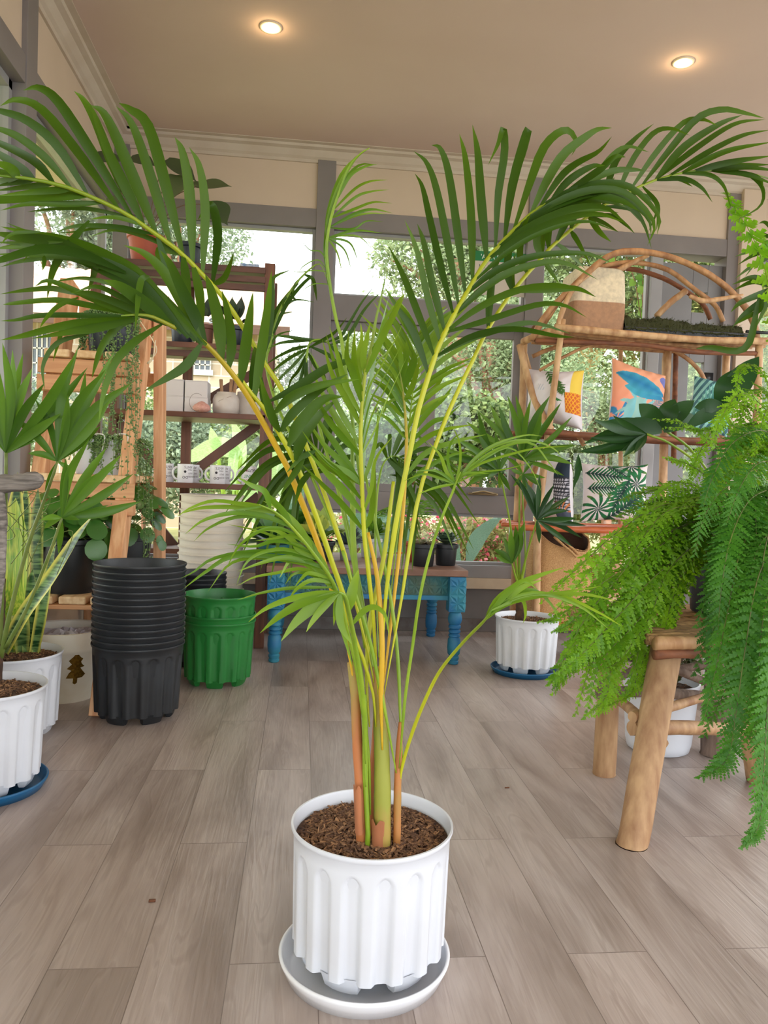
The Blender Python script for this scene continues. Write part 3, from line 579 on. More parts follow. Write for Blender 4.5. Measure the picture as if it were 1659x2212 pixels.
# G: smaller frond right of the centre
Z6 = dict(Zs=5.53, O=(680, 620))
frond(palm, [(861, 790, 1.36), (868, 830, 1.36), (873, 868, 1.36), (877, 920, 1.36), (878, 960, 1.36), (874, 1060, 1.35), (864, 1180, 1.34), (850, 1300, 1.33), (838, 1400, 1.32), (826, 1500, 1.31)],
 [(.8, (1060, 1230), (1000, 980), (900, 780), (820, 640)), (.9, (1030, 1050), (1030, 850), (985, 690), (910, 570)), (1.3, (1050, 1150), (1070, 900), (1100, 760), (1092, 640)), (1.4, (1060, 1250), (1150, 1000), (1190, 850), (1160, 735)), (.9, (1080, 1400), (1160, 1200), (1220, 1000), (1250, 860)),
  (.6, (1040, 1180), (930, 920), (840, 800), (760, 700)), (.6, (1060, 1280), (950, 1020), (840, 900), (750, 820)), (.6, (1070, 1360), (960, 1120), (830, 980), (740, 870)), (.6, (1075, 1430), (930, 1160), (800, 1020), (690, 950)), (.6, (1080, 1520), (930, 1250), (800, 1100), (680, 1030)), (.6, (1085, 1600), (920, 1330), (780, 1180), (640, 1100)), (.6, (1085, 1720), (900, 1450), (760, 1380), (640, 1310)), (.6, (1090, 1800), (900, 1600), (760, 1520), (620, 1500)),
  (1.0, (1090, 1720), (1290, 1360), (1480, 1150), (1590, 900)), (1.0, (1092, 1850), (1350, 1500), (1540, 1330), (1650, 1180)), (.9, (1095, 1950), (1400, 1620), (1560, 1560), (1750, 1400)), (1.0, (1095, 2050), (1330, 1800), (1560, 1700), (1900, 1640)), (.9, (1095, 2250), (1330, 1980), (1700, 1840), (2050, 1760)), (.9, (1095, 2400), (1300, 2180), (1600, 2020), (1850, 1960)), (.5, (1050, 1330), (900, 1370), (790, 1560)), (.5, (1060, 1340), (1130, 1330), (1200, 1360))],
 WL*.8, lm=PALM_Y, sm=STALKO, rr=(.0015, .0034), seed=6, val=(0, .45), dY=.10, **Z6)
# H: tall right frond whose tips show against the ceiling
ZH = dict(Zs=3.318, O=(840, 240))
frond(palm, [(1400, 430, 1.42), (1360, 408, 1.40), (1320, 402, 1.38), (1270, 404, 1.36), (1217, 419, 1.34), (1165, 448, 1.33), (1129, 478, 1.32), (1090, 517, 1.31), (1051, 562, 1.30), (1021, 611, 1.29), (991, 662, 1.28), (970, 701, 1.275), (951, 740, 1.27), (926, 810, 1.265), (902, 893, 1.26), (885, 980, 1.26), (864, 1080, 1.26), (846, 1190, 1.265), (832, 1300, 1.27), (826, 1400, 1.28), (822, 1480, 1.28)],
 [((270, 1900), (180, 1600), (80, 1440), (-10, 1310)), ((330, 1760), (190, 1400), (90, 1150), (-5, 960)), ((352, 1690), (280, 1350), (200, 1000), (112, 775)), ((395, 1570), (310, 1250), (250, 950), (203, 805)), ((445, 1480), (370, 1100), (290, 750), (240, 540), (185, 445)),
  (1.1, (503, 1370), (420, 950), (340, 560), (270, 370), (175, 285)), (1.1, (560, 1280), (490, 850), (430, 450), (370, 270), (305, 243)), (1.15, (612, 1190), (590, 750), (550, 350), (505, 160)), (1.2, (682, 1080), (660, 650), (635, 300), (598, 96)),
  (1.15, (738, 1000), (785, 600), (830, 300), (820, 125), (780, 240), (710, 390)), (1.2, (805, 920), (880, 560), (960, 250), (1000, 130), (975, 280), (942, 425)), (1.2, (885, 840), (1010, 520), (1100, 280), (1200, 165), (1290, 140), (1345, 230), (1308, 322)),
  (1.2, (985, 745), (1130, 500), (1250, 310), (1400, 190), (1500, 130), (1600, 120)), (1.1, (1090, 660), (1230, 470), (1350, 370), (1500, 290), (1600, 180)), (1.1, (1180, 610), (1300, 490), (1450, 400), (1550, 390)),
  (.8, (470, 1470), (650, 1290), (760, 1210), (870, 1160)), (.9, (400, 1610), (640, 1410), (900, 1290), (1150, 1248), (1330, 1270), (1470, 1325)), (.8, (430, 1640), (700, 1500), (1050, 1390), (1250, 1390), (1420, 1480)), (.9, (470, 1480), (750, 1220), (1000, 1110), (1250, 1085), (1500, 1210)), (.9, (540, 1350), (760, 1150), (1050, 1040), (1400, 1020), (1600, 1090)),
  (1.0, (300, 1790), (560, 1640), (860, 1545), (1050, 1520), (1320, 1602)), (.9, (330, 1720), (600, 1610), (900, 1560), (1200, 1610), (1330, 1620)), (.8, (620, 1220), (840, 1020), (1100, 870), (1400, 790), (1640, 865)), (1.1, (700, 1090), (950, 900), (1250, 770), (1500, 735), (1690, 800)), (1.2, (760, 1010), (1000, 830), (1300, 700), (1550, 690), (1720, 830)),
  (1.2, (830, 930), (1050, 780), (1350, 640), (1600, 600), (1850, 840)), (1.2, (900, 850), (1150, 700), (1450, 590), (1659, 610), (1850, 760), (1880, 900)), (1.1, (960, 790), (1250, 630), (1500, 560), (1720, 600), (1900, 800), (1850, 970)), (1.1, (1050, 700), (1300, 580), (1550, 520), (1750, 560), (1930, 750), (1920, 890)),
  (1.0, (1100, 670), (1400, 520), (1600, 430), (1760, 420), (1830, 430)), (1.0, (1250, 590), (1500, 430), (1620, 330), (1700, 330)), (.9, (1300, 580), (1500, 540), (1700, 620), (1820, 700)), (1.2, (1150, 640), (1400, 600), (1650, 640), (1800, 720)), (1.2, (900, 870), (1200, 760), (1450, 700), (1650, 730)), (1.1, (1000, 760), (1250, 690), (1500, 640), (1750, 700))],
 WL*1.0, sm=STALK, rr=(.0016, .0046), seed=7, val=(0, .3), dY=.10, **ZH)
# I: the frond that arches out to the right edge
Z4 = dict(Zs=3.318, O=(1159, 220))
frond(palm, [(1720, 400, 1.62), (1659, 385, 1.58), (1611, 373, 1.55), (1520, 368, 1.52), (1460, 377, 1.49), (1400, 395, 1.46), (1340, 425, 1.44), (1280, 460, 1.42), (1204, 521, 1.39), (1171, 556, 1.38), (1105, 632, 1.36), (1051, 716, 1.34), (1028, 765, 1.33), (977, 871, 1.32), (941, 962, 1.31), (907, 1060, 1.30), (885, 1180, 1.295), (868, 1290, 1.29), (848, 1400, 1.285), (830, 1500, 1.28)],
 [((300, 740), (440, 540), (550, 380), (660, 320), (810, 362)), ((400, 690), (560, 440), (700, 270), (842, 155)), ((540, 650), (680, 430), (830, 230), (960, 190), (1100, 242)), ((650, 610), (850, 370), (1050, 150), (1190, 125), (1300, 172)), (1.1, (740, 575), (950, 350), (1150, 120), (1330, 55), (1500, 82), (1640, 120)),
  (1.1, (800, 570), (1050, 330), (1300, 165), (1480, 92)), (1.1, (880, 550), (1150, 330), (1420, 160), (1645, 125)), ((960, 530), (1250, 350), (1480, 240), (1680, 200)), ((1040, 515), (1350, 360), (1700, 285)), ((1160, 495), (1400, 430), (1700, 385)), (.9, (1250, 490), (1450, 455), (1700, 450)), (.9, (1300, 490), (1500, 470), (1750, 500)), (.9, (1200, 495), (1500, 520), (1720, 600)),
  (.7, (880, 570), (1050, 550), (1180, 612), (1262, 722)), (.7, (1080, 520), (1230, 520), (1340, 600), (1395, 770)), (.7, (1350, 490), (1520, 520), (1620, 620), (1600, 750), (1410, 860)), (.6, (930, 560), (1040, 560), (1120, 610)), (.8, (1450, 500), (1580, 540), (1630, 620)), (.7, (620, 680), (720, 700), (800, 805)), (.7, (700, 650), (820, 690), (860, 780), (798, 940)), (.7, (740, 640), (860, 720), (872, 820), (858, 925)), (.7, (520, 740), (680, 770), (770, 880), (825, 1055)),
  (.7, (400, 820), (540, 815), (640, 880), (705, 945)), (.7, (370, 850), (480, 865), (590, 935)), (.8, (380, 860), (450, 930), (535, 1005)), (.7, (220, 955), (300, 1010), (390, 1180)), (.7, (130, 1040), (250, 1100), (350, 1200)), (.7, (50, 1150), (110, 1230), (165, 1310)), (.9, (-100, 1440), (150, 1340), (300, 1340), (430, 1400)),
  (1.0, (20, 1150), (0, 1000), (30, 850), (60, 700)), (1.0, (100, 1070), (90, 900), (150, 750), (200, 640)), (1.0, (180, 990), (220, 850), (300, 700), (330, 600)), (1.0, (-60, 1280), (-120, 1100), (-90, 900), (-40, 800)), (1.0, (-160, 1450), (-210, 1200), (-180, 1000), (-90, 850)), (1.0, (-280, 1640), (-330, 1400), (-300, 1200), (-210, 1000)), (.9, (-120, 1380), (-180, 1250), (-150, 1080)), (.9, (250, 920), (300, 780), (420, 650)), (.9, (330, 850), (400, 700), (480, 600)), (.9, (60, 1110), (50, 950), (110, 800)), (.5, (460, 770), (350, 760), (300, 650)), (.9, (420, 780), (500, 640), (560, 540))],
 WL*.98, sm=STALK, rr=(.0016, .0038), seed=8, val=(0, .3), dY=.10, **Z4)
# J: young frond on the thin right stalk
ZJ = dict(Zs=3.6875, O=(940, 780))
frond(palm, [(995, 1020, 1.16), (983, 1047, 1.17), (978, 1062, 1.175), (950, 1130, 1.19), (925, 1210, 1.21), (905, 1300, 1.22), (892, 1390, 1.24), (876, 1500, 1.25), (868, 1590, 1.26), (862, 1660, 1.27)],
 [(.6, (160, 980), (300, 790), (480, 660), (720, 590), (860, 600)), (.7, (160, 980), (300, 830), (520, 690), (760, 650), (900, 800), (985, 920)), (.7, (160, 980), (330, 830), (600, 740), (830, 690), (1060, 680)), (.6, (160, 980), (340, 890), (560, 860), (800, 800)), (.6, (160, 980), (280, 860), (420, 760), (600, 690), (760, 850), (850, 1050)), (.7, (160, 980), (320, 780), (520, 660), (760, 630), (950, 700), (1010, 780)),
  (.9, (160, 980), (90, 880), (40, 750), (-60, 640)), (.7, (160, 970), (60, 900), (-30, 870), (-180, 880)), (.8, (160, 980), (0, 1010), (-140, 1060)), (.8, (160, 975), (60, 940), (-100, 900), (-260, 960)), (.6, (160, 980), (220, 900), (330, 890), (440, 900)), (.7, (160, 980), (100, 800), (130, 640), (230, 560)), (.7, (160, 980), (200, 800), (190, 640), (130, 500))],
 WL*.5, lm=PALM_Y, sm=STALKG, rr=(.0015, .0028), seed=11, val=(.1, .5), dY=.05, **ZJ)
# K: low right frond
frond(palm, [(1062, 1318, 1.02), (1045, 1342, 1.04), (1000, 1388, 1.10), (950, 1450, 1.16), (915, 1520, 1.20), (888, 1590, 1.24), (868, 1660, 1.27), (862, 1720, 1.275)],
 [(1.3, (400, 2050), (500, 1900), (680, 1770), (850, 1700), (1040, 1640)), (1.3, (400, 2050), (520, 1930), (700, 1800), (860, 1740)), (1.2, (410, 2040), (600, 1920), (900, 1860), (1200, 1860), (1480, 1920)), (.9, (410, 2040), (600, 1900), (850, 1850), (1150, 1950), (1400, 2150)), (.8, (410, 2030), (650, 1900), (1000, 1870), (1300, 2000), (1500, 2120)), (1.1, (410, 2040), (560, 1860), (700, 1750), (820, 1820)), (.8, (420, 2030), (620, 1860), (800, 1830), (940, 1960), (980, 2060)), (.7, (420, 2030), (700, 1880), (1000, 1840), (1350, 1790)), (.7, (600, 1930), (680, 1900), (720, 2010), (700, 2090))],
 WL*.62, lm=PALM_Y, sm=STALK, rr=(.0018, .003), seed=12, val=(.1, .55), dY=.04, **ZJ)
# L: low left fronds
ZL = dict(Zs=3.318, O=(380, 1000))
frond(palm, [(732, 1279, 1.06), (745, 1290, 1.08), (755, 1330, 1.12), (766, 1390, 1.18), (780, 1470, 1.22), (788, 1560, 1.25), (790, 1650, 1.26)],
 [(.9, (1150, 940), (1000, 940), (800, 980), (640, 1045), (515, 1145)), (1.2, (1150, 940), (950, 985), (750, 1095), (600, 1222)), (1.5, (1150, 940), (1000, 1020), (870, 1130), (750, 1282)), (.9, (1150, 945), (1050, 1040), (980, 1130), (932, 1215)), (1.0, (1190, 940), (1150, 1010), (1130, 1170)), (1.0, (1180, 960), (1160, 1060), (1190, 1180), (1270, 1470)), (1.3, (1260, 1060), (1270, 900), (1310, 760)), (.9, (1295, 1150), (1340, 1065), (1420, 1032), (1500, 1090), (1530, 1250)), (1.0, (1130, 1010), (1180, 1150), (1260, 1300))],
 WL*.85, lm=PALM_Y, sm=STALKG, rr=(.003, .004), seed=13, val=(.2, .5), dY=.03, **ZL)
frond(palm, [(560, 1090, 1.00), (600, 1110, 1.03), (640, 1150, 1.07), (680, 1200, 1.11), (715, 1250, 1.15), (735, 1300, 1.18), (752, 1370, 1.21), (770, 1450, 1.24), (782, 1550, 1.26)],
 [(.7, (700, 370), (500, 300), (280, 270), (110, 320), (0, 390)), (.9, (730, 390), (500, 320), (200, 320), (30, 365)), (.8, (800, 450), (600, 370), (400, 360), (200, 410), (60, 515)), (.7, (850, 480), (640, 390), (420, 390), (230, 470), (125, 565)), (.8, (900, 520), (740, 470), (600, 490), (450, 600), (350, 780)), (.5, (950, 600), (780, 480), (570, 470), (490, 620)), (.6, (960, 640), (740, 540), (560, 480), (370, 440)),
  (.8, (1000, 700), (800, 620), (620, 640), (500, 720), (430, 885)), (.9, (1000, 720), (750, 640), (500, 640), (260, 690), (130, 780), (30, 830)), (1.0, (1020, 740), (700, 670), (400, 670), (200, 790), (50, 905)), (.9, (1050, 780), (800, 700), (580, 680), (380, 730), (225, 930)), (.8, (1080, 830), (900, 760), (720, 790), (560, 820), (435, 885)), (.8, (1100, 880), (980, 840), (870, 900), (795, 1000)), (.8, (1080, 870), (930, 790), (840, 800), (780, 875)), (.8, (1110, 900), (850, 895), (620, 930), (435, 985)),
  (.8, (1090, 850), (960, 790), (900, 830), (850, 890)), (1.0, (700, 320), (640, 210), (540, 160), (440, 100)), (1.1, (850, 480), (760, 340), (640, 220), (560, 150)), (1.2, (1000, 650), (900, 480), (760, 340), (620, 270)), (1.2, (1050, 730), (950, 560), (820, 430), (650, 330)), (1.2, (1100, 850), (1040, 700), (930, 560), (780, 480)), (1.2, (1120, 900), (1050, 800), (900, 680), (700, 600)), (1.2, (1130, 920), (1080, 850), (950, 740), (800, 690)),
  (.9, (980, 660), (850, 580), (700, 560), (560, 600), (360, 580)), (.7, (940, 560), (820, 520), (700, 540), (560, 560)), (1.1, (1060, 770), (900, 690), (760, 680), (600, 720), (440, 780)), (1.0, (1000, 700), (880, 620), (840, 560), (700, 480), (500, 500)), (.9, (720, 400), (620, 320), (480, 290), (220, 265)), (.5, (620, 350), (500, 330), (380, 340)), (.9, (1070, 800), (860, 640), (800, 720), (740, 830))],
 WL*.6, lm=PALM_Y, sm=STALKG, rr=(.0015, .003), seed=14, val=(0, .5), dY=.07, **ZL)
# more stalks that run up from the canes
def stalk(pts, r, mt=STALK): MB().tube(cat(ptY(pts), 24), ([r[0]*.3]+list(r) if pts[0][1] > pts[-1][1] else list(r)+[r[-1]*.3]), 8, val=.9).build('stalk', mt, palm)
stalk([(513, 808, 1.17), (543, 850, 1.18), (573, 886, 1.19), (606, 940, 1.20), (636, 995, 1.21), (666, 1069, 1.225), (696, 1151, 1.24), (720, 1223, 1.25), (742, 1286, 1.26), (763, 1371, 1.27), (784, 1422, 1.275), (806, 1500, 1.28), (812, 1570, 1.28)], [.0026, .0042, .0045, .0045])
stalk([(870, 1640, 1.28), (865, 1560, 1.29), (861, 1450, 1.30), (852, 1350, 1.31), (836, 1250, 1.33), (806, 1110, 1.35), (790, 1030, 1.36)], [.0035, .003, .0025], STALKG)
stalk([(856, 1670, 1.27), (838, 1570, 1.27), (818, 1470, 1.27), (798, 1380, 1.265), (770, 1290, 1.26), (740, 1190, 1.25)], [.0035, .003, .0028], STALKG)
stalk([(800, 1760, 1.275), (797, 1650, 1.28), (788, 1560, 1.285), (780, 1450, 1.29), (765, 1370, 1.29), (750, 1300, 1.29)], [.004, .0035, .003], STALKG)
stalk([(826, 1620, 1.27), (823, 1500, 1.27), (825, 1380, 1.27), (815, 1250, 1.28), (795, 1150, 1.28)], [.005, .0045, .003], STALKO)
stalk([(798, 1570, 1.29), (792, 1460, 1.30), (800, 1340, 1.31), (828, 1210, 1.32), (840, 1120, 1.32), (850, 1040, 1.32)], [.0045, .004, .003])
stalk([(790, 1700, 1.262), (786, 1580, 1.265), (780, 1480, 1.27), (770, 1400, 1.27)], [.003, .003, .003], STALKG)

def auto_frond(rach, n, ln, wd, seed, mt, sm=STALKG, ang=(62, 28), grav=.25, dY=.1, rr=(.001, .0026), val=(0, .5), sides=(-1, 1), start=0.0, end=.62):
    """leaflets grown from the stalk itself, tip first, drooping with gravity"""
    rg = random.Random(seed); P = cat([at(*p) for p in rach], 60); mb = MB(); K = int(60*end)
    for i in range(n):
        u = (i+.5)/n; k = max(1, int(K*(start+(1-start)*u))); t = P[k-1]-P[k]; t /= np.linalg.norm(t); vd = P[k]-CO; vd /= np.linalg.norm(vd); a = np.cross(t, vd); a /= np.linalg.norm(a)
        L_ = ln*math.sin(math.pi*(.16+.70*u))**.7
        for s in sides:
            th = math.radians(ang[0]*u+ang[1]*(1-u))+rg.uniform(-.1, .1); d = t*math.cos(th)+a*s*math.sin(th)+vd*rg.uniform(-.35, .25); d /= np.linalg.norm(d); g = np.array([0, 0, -1.0])*L_*grav; v0 = rg.uniform(*val)
            mb.blade([P[k], P[k]+d*L_*.5+g*.18, P[k]+d*L_+g], wd*rg.uniform(.85, 1.1), roll=rg.uniform(-.6, .6), fold=rg.uniform(.1, .3), n=12, val=v0, tipval=min(1, v0+.35), wide=.3, basew=.3)
    o = mb.build('frond', mt, palm); MB().tube(P, [rr[0]*.5, rr[0], rr[1], rr[1]*.3], 7, val=[0, .4, 1]).build('stalk', sm, o)
auto_frond([(640, 985, 1.45), (668, 965, 1.44), (700, 985, 1.42), (730, 1050, 1.40), (755, 1150, 1.38), (785, 1300, 1.35), (808, 1460, 1.32)], 13, .17, .012, 31, PALM_G, ang=(70, 30), grav=.7, val=(0, .2), end=.45)
auto_frond([(905, 1060, 1.5), (880, 1005, 1.48), (850, 985, 1.46), (825, 1010, 1.44), (812, 1100, 1.42), (812, 1250, 1.38), (818, 1420, 1.34)], 12, .15, .010, 32, PALM_G, ang=(70, 30), grav=.7, val=(0, .2), end=.45)
auto_frond([(905, 720, 1.42), (900, 760, 1.40), (893, 830, 1.40), (886, 900, 1.39), (874, 1020, 1.37), (856, 1180, 1.35), (836, 1360, 1.32)], 15, .17, .0105, 34, PALM_Y, ang=(48, 22), grav=.15, end=.55)
extra(palm, [(1.1, (672, 885), (860, 790), (1080, 650), (1230, 600), (1310, 595)), (1.1, (700, 975), (840, 850), (1060, 765), (1320, 727)), (1.1, (748, 1100), (850, 960), (1050, 790), (1240, 685)), (1.5, (808, 1210), (890, 1050), (1050, 880), (1205, 850)), (1.5, (855, 1310), (900, 1150), (1010, 1000), (1165, 862)),
  (1.0, (745, 1105), (690, 1000), (640, 850), (600, 700)), (.8, (640, 940), (620, 800), (600, 640)), (.9, (530, 830), (560, 600), (570, 470)), (.8, (920, 1300), (840, 1420), (745, 1560)), (.8, (960, 1400), (900, 1480), (850, 1640)), (.7, (1000, 1240), (900, 1290), (790, 1400))], 1.19, WL, 3.318, (380, 600), 15, (0, .2))
# ================================================================== stacks of pots and planters on the left
def flute_stack(c, RT, H, zs, mt, labels, group, rot, name, fr=-114):
    t0 = thing(name, labels[0], 'pot', (c[0], c[1], zs[0]), group)
    fluted_pot(t0, (c[0], c[1], zs[0]), RT, H, mt, rot, nm='pot_body', n=128, fr=fr)
    for i, z in enumerate(zs[1:]): dup(t0, (c[0], c[1], z), labels[i+1] if i+1 < len(labels) else labels[-1], sub=False)
    return t0
nb = 14; bz = [0.0+.0212*i for i in range(nb)]
ORD = ['second', 'third', 'fourth', 'fifth', 'sixth', 'seventh', 'eighth', 'ninth', 'tenth', 'eleventh', 'twelfth', 'thirteenth', 'fourteenth']
lb = ['black fluted pot at the bottom of the tall stack, its whole body showing']+['black fluted pot rim, %s from the top of the tall black stack' % ORD[nb-3-i] for i in range(nb-2)]+['empty black fluted pot on top of the tall stack beside the green pots']
flute_stack((-.546, 2.735), .156, .262, bz, BLACKP, lb, 'nested black pots', math.radians(3), 'plastic_planter')
flute_stack((-.317, 3.19), .148, .262, [0, .026, .104], GREENP, ['green fluted pot at the bottom of the stack of three green pots', 'green fluted pot nested in the middle of the green stack, only its rim showing', 'open green fluted pot on top of the three green pots'], 'nested green pots', math.radians(10), 'plastic_planter', -90)
bk = at(430, 1237, 3.50)
flute_stack((bk[0], 3.50), .122, .25, [.0+.0205*i for i in range(9)], BLACKP, ['black pot rim, %s from the top of the short black stack behind the green pots' % ORD[7-i] for i in range(8)]+['black pot on top of the second black stack between black and green stacks'], 'second black stack', .2, 'plastic_planter')
# cream buckets nested under the dark shelf
cb_ = at(460, 1055, 3.80); NC = 15
def bucket(parent, c, R0=.160, H=.26):
    prof = [(.001, .001), (R0*.80, .001), (R0*.81, .006), (R0*.955, H*.86), (R0*.965, H*.87), (R0*.968, H-.008), (R0+.002, H-.007), (R0+.003, H-.002), (R0, H), (R0-.004, H), (R0*.93, H*.5), (R0*.78, .008), (.001, .008)]
    return MB().lathe(prof, c, 72).build('bucket_body', CREAMP, parent, auto=40)
zs = [.0+.0362*i for i in range(NC)]
bk0 = thing('plastic_bucket', 'cream bucket at the bottom of the tall nested column behind the green pots', 'bucket', (cb_[0], 3.80, 0), 'nested cream buckets'); bucket(bk0, (cb_[0], 3.80, 0))
for i, z in enumerate(zs[1:]):
    dup(bk0, (cb_[0], 3.80, z), 'topmost cream bucket, its rim just under the mug shelf' if i == NC-2 else 'cream bucket, %s from the top of the nested column under the mug shelf' % ORD[NC-3-i], scale=1-.0035*i)
# fluted white planters at the left edge
lp = onz(20, 1690, .0)
lpc = (-.805, 2.10)
fp = thing('potted_fan_palm', 'fan palm with pointed pleated leaves in a white fluted pot at left edge', 'potted plant', (lpc[0], lpc[1], .012))
saucer('plant_saucer', (lpc[0], lpc[1], 0), .152, BLUEP, 'blue round saucer under the white pot at the left edge', .028)
fluted_pot(fp, (lpc[0], lpc[1], .012), .148, .265, WHITEP, .35, n=160)
soil(fp, lpc, .1425, .252, 1100, 5, .01)
spc = (-.90, 2.56)
sp_ = thing('potted_snake_plant', 'snake plant with upright banded leaves in a white fluted pot behind another white pot', 'potted plant', (spc[0], spc[1], 0))
fluted_pot(sp_, (spc[0], spc[1], 0), .148, .262, WHITEP, .1, n=160)
soil(sp_, spc, .1425, .237, 900, 6, .01)
FAN = mat('fan palm leaf', rgb(52, 92, 22), .36, rgb(104, 144, 48), attr=True, trans=.34, spec=.35)
FANS = mat('fan palm stem', rgb(92, 112, 44), .5, rgb(112, 124, 60), scale=20)
FIBRE = mat('brown trunk fibre', rgb(92, 66, 46), .9, rgb(58, 40, 28), scale=40, bump=.6)
def fan(parent, hub, tips, Zs, O, Y, wd, mt=FAN, dY=.08, seed=0, bendy=.08, name='leaf', fold=.35):
    rg = random.Random(seed); mb = MB(); h = np.array([hub[0]/Zs+O[0], hub[1]/Zs+O[1]])
    for tp in tips:
        q = np.array([tp[0]/Zs+O[0], tp[1]/Zs+O[1]]); d = rg.uniform(-dY, dY); nn = np.array([-(q-h)[1], (q-h)[0]])*rg.uniform(-bendy, bendy); ln = np.linalg.norm(q-h)
        m1 = h+(q-h)*.5+nn+np.array([0, -ln*.03]); v = rg.uniform(0, .6)
        mb.blade([at(h[0], h[1], Y), at(m1[0], m1[1], Y+d*.4), at(q[0], q[1], Y+d)], wd*rg.uniform(.85, 1.15)*min(1.2, .55+ln/300), roll=rg.uniform(-.45, .45), fold=fold, n=10, val=v, tipval=min(1, v+.2), wide=.5, basew=.12)
    return mb.build(name, mt, parent)
Z7 = dict(Zs=3.403, O=(0, 700))
fan(fp, (45, 950), [(18, 135), (92, 185), (170, 210), (236, 325), (-60, 180), (-150, 260), (330, 430), (560, 215), (645, 318), (500, 560), (450, 655), (260, 860), (-180, 420), (-200, 600)], Y=2.0, wd=.020, seed=1, **Z7)
fan(fp, (422, 1010), [(255, 545), (98, 684), (575, 170), (630, 350), (780, 330), (845, 195), (975, 428), (820, 545), (740, 748), (500, 520), (205, 950), (545, 1075), (330, 1230)], Y=1.98, wd=.019, seed=2, **Z7)
fan(fp, (455, 1425), [(485, 985), (655, 845), (785, 905), (895, 955), (860, 1040), (982, 1100), (1035, 1305), (800, 1330), (430, 1690), (585, 1440), (325, 1505), (300, 1440)], Y=1.96, wd=.019, seed=3, **Z7)
def st(parent, pts, r, mt=FANS, nm='stem', knob=0): return MB().tube(cat(ptY(pts), 16), r, 8, knob=knob).build(nm, mt, parent)
st(fp, [(13, 978, 2.0), (12, 1100, 2.03), (6, 1250, 2.06), (0, 1400, 2.10), (-4, 1450, 2.10)], [.004, .005, .007])
st(fp, [(124, 997, 1.98), (96, 1080, 2.0), (60, 1180, 2.03), (20, 1330, 2.07), (2, 1420, 2.10)], [.003, .005, .007])
st(fp, [(134, 1118, 1.96), (105, 1200, 1.99), (60, 1310, 2.04), (12, 1400, 2.09)], [.003, .004, .006])
st(fp, [(-10, 1470, 2.1), (-2, 1350, 2.1), (6, 1250, 2.08)], [.016, .014, .008], FIBRE, 'trunk', .12)
SNK = bpy.data.materials.new('banded snake leaf'); SNK.use_nodes = True
def snake_mat():
    n = SNK.node_tree; b = n.nodes['Principled BSDF']; l = n.links.new
    a = n.nodes.new('ShaderNodeAttribute'); a.attribute_name = 'v'
    t = n.nodes.new('ShaderNodeTexCoord'); mp = n.nodes.new('ShaderNodeMapping'); mp.inputs['Scale'].default_value = (14, 14, 90)
    no = n.nodes.new('ShaderNodeTexNoise'); no.inputs['Scale'].default_value = 1; no.inputs['Detail'].default_value = 3; l(t.outputs['Object'], mp.inputs[0]); l(mp.outputs[0], no.inputs[0])
    r = n.nodes.new('ShaderNodeValToRGB'); r.color_ramp.elements[0].position = .42; r.color_ramp.elements[0].color = rgb(30, 70, 34); r.color_ramp.elements[1].position = .58; r.color_ramp.elements[1].color = rgb(112, 146, 86)
    l(no.outputs[0], r.inputs[0]); mx = n.nodes.new('ShaderNodeMix'); mx.data_type = 'RGBA'; l(a.outputs['Fac'], mx.inputs[0]); l(r.outputs[0], mx.inputs[6]); mx.inputs[7].default_value = rgb(206, 200, 92); l(mx.outputs[2], b.inputs['Base Color']); b.inputs['Roughness'].default_value = .4
snake_mat()
def sword(parent, pts, wd, edge=1.0, seed=0, twist=0.0, name='leaf', mt=None, curl=.3):
    P = cat(ptY(pts), 22); mb = MB(); q = []; vv = []; rg = random.Random(seed); off = [-1, -.86, -.5, 0, .5, .86, 1]
    for i, p in enumerate(P):
        u = i/(len(P)-1); t = P[min(i+1, len(P)-1)]-P[max(i-1, 0)]; t /= np.linalg.norm(t); vd = (p-CO)/np.linalg.norm(p-CO); a = np.cross(t, vd); a /= np.linalg.norm(a); b = np.cross(a, t)
        an = twist*u+rg.uniform(-.02, .02); a2 = a*math.cos(an)+b*math.sin(an); b2 = np.cross(t, a2); w_ = wd*.5*(.72+.28*math.sin(min(1, u*1.6)*math.pi/2))*(1 if u < .72 else max(0.02, 1-((u-.72)/.28)**1.8))
        for o in off: q.append(p+a2*w_*o+b2*w_*curl*o*o); vv.append(edge if abs(o) > .8 else 0.0)
    mb.add(q, [(i*7+j, i*7+j+1, i*7+7+j+1, i*7+7+j) for i in range(len(P)-1) for j in range(6)], 0, vv)
    return mb.build(name, mt or SNK, parent)
sword(sp_, [(50, 1408, 2.53), (50, 1250, 2.55), (52, 1140, 2.56), (56, 1045, 2.57)], .042, 1, 1)
sword(sp_, [(78, 1408, 2.53), (80, 1300, 2.5), (80, 1150, 2.5), (82, 1055, 2.5)], .036, .4, 2)
sword(sp_, [(30, 1408, 2.53), (28, 1300, 2.45), (32, 1150, 2.45), (38, 1020, 2.45)], .05, 1, 3)
sword(sp_, [(12, 1408, 2.53), (8, 1300, 2.52), (4, 1150, 2.53), (8, 1030, 2.55)], .04, 1, 4)
sword(sp_, [(74, 1408, 2.53), (90, 1330, 2.44), (106, 1240, 2.43), (122, 1170, 2.42)], .04, 1, 5, 1.2)
sword(sp_, [(8, 1408, 2.50), (50, 1330, 2.36), (110, 1250, 2.3), (160, 1175, 2.26), (205, 1108, 2.24)], .046, 1, 6, 1.4)
sword(sp_, [(60, 1408, 2.53), (66, 1330, 2.46), (70, 1230, 2.45)], .045, .2, 7, .5)
sword(sp_, [(48, 1408, 2.53), (46, 1350, 2.44), (36, 1280, 2.44)], .05, .5, 8, .3)
YS = mat('yellow striped leaf', rgb(96, 148, 34), .4, rgb(186, 196, 74), scale=3, stretch=(60, 60, 1))
sword(sp_, [(18, 1408, 2.53), (26, 1280, 2.4), (30, 1160, 2.4), (34, 1075, 2.41)], .05, 0, 9, .2, mt=YS)
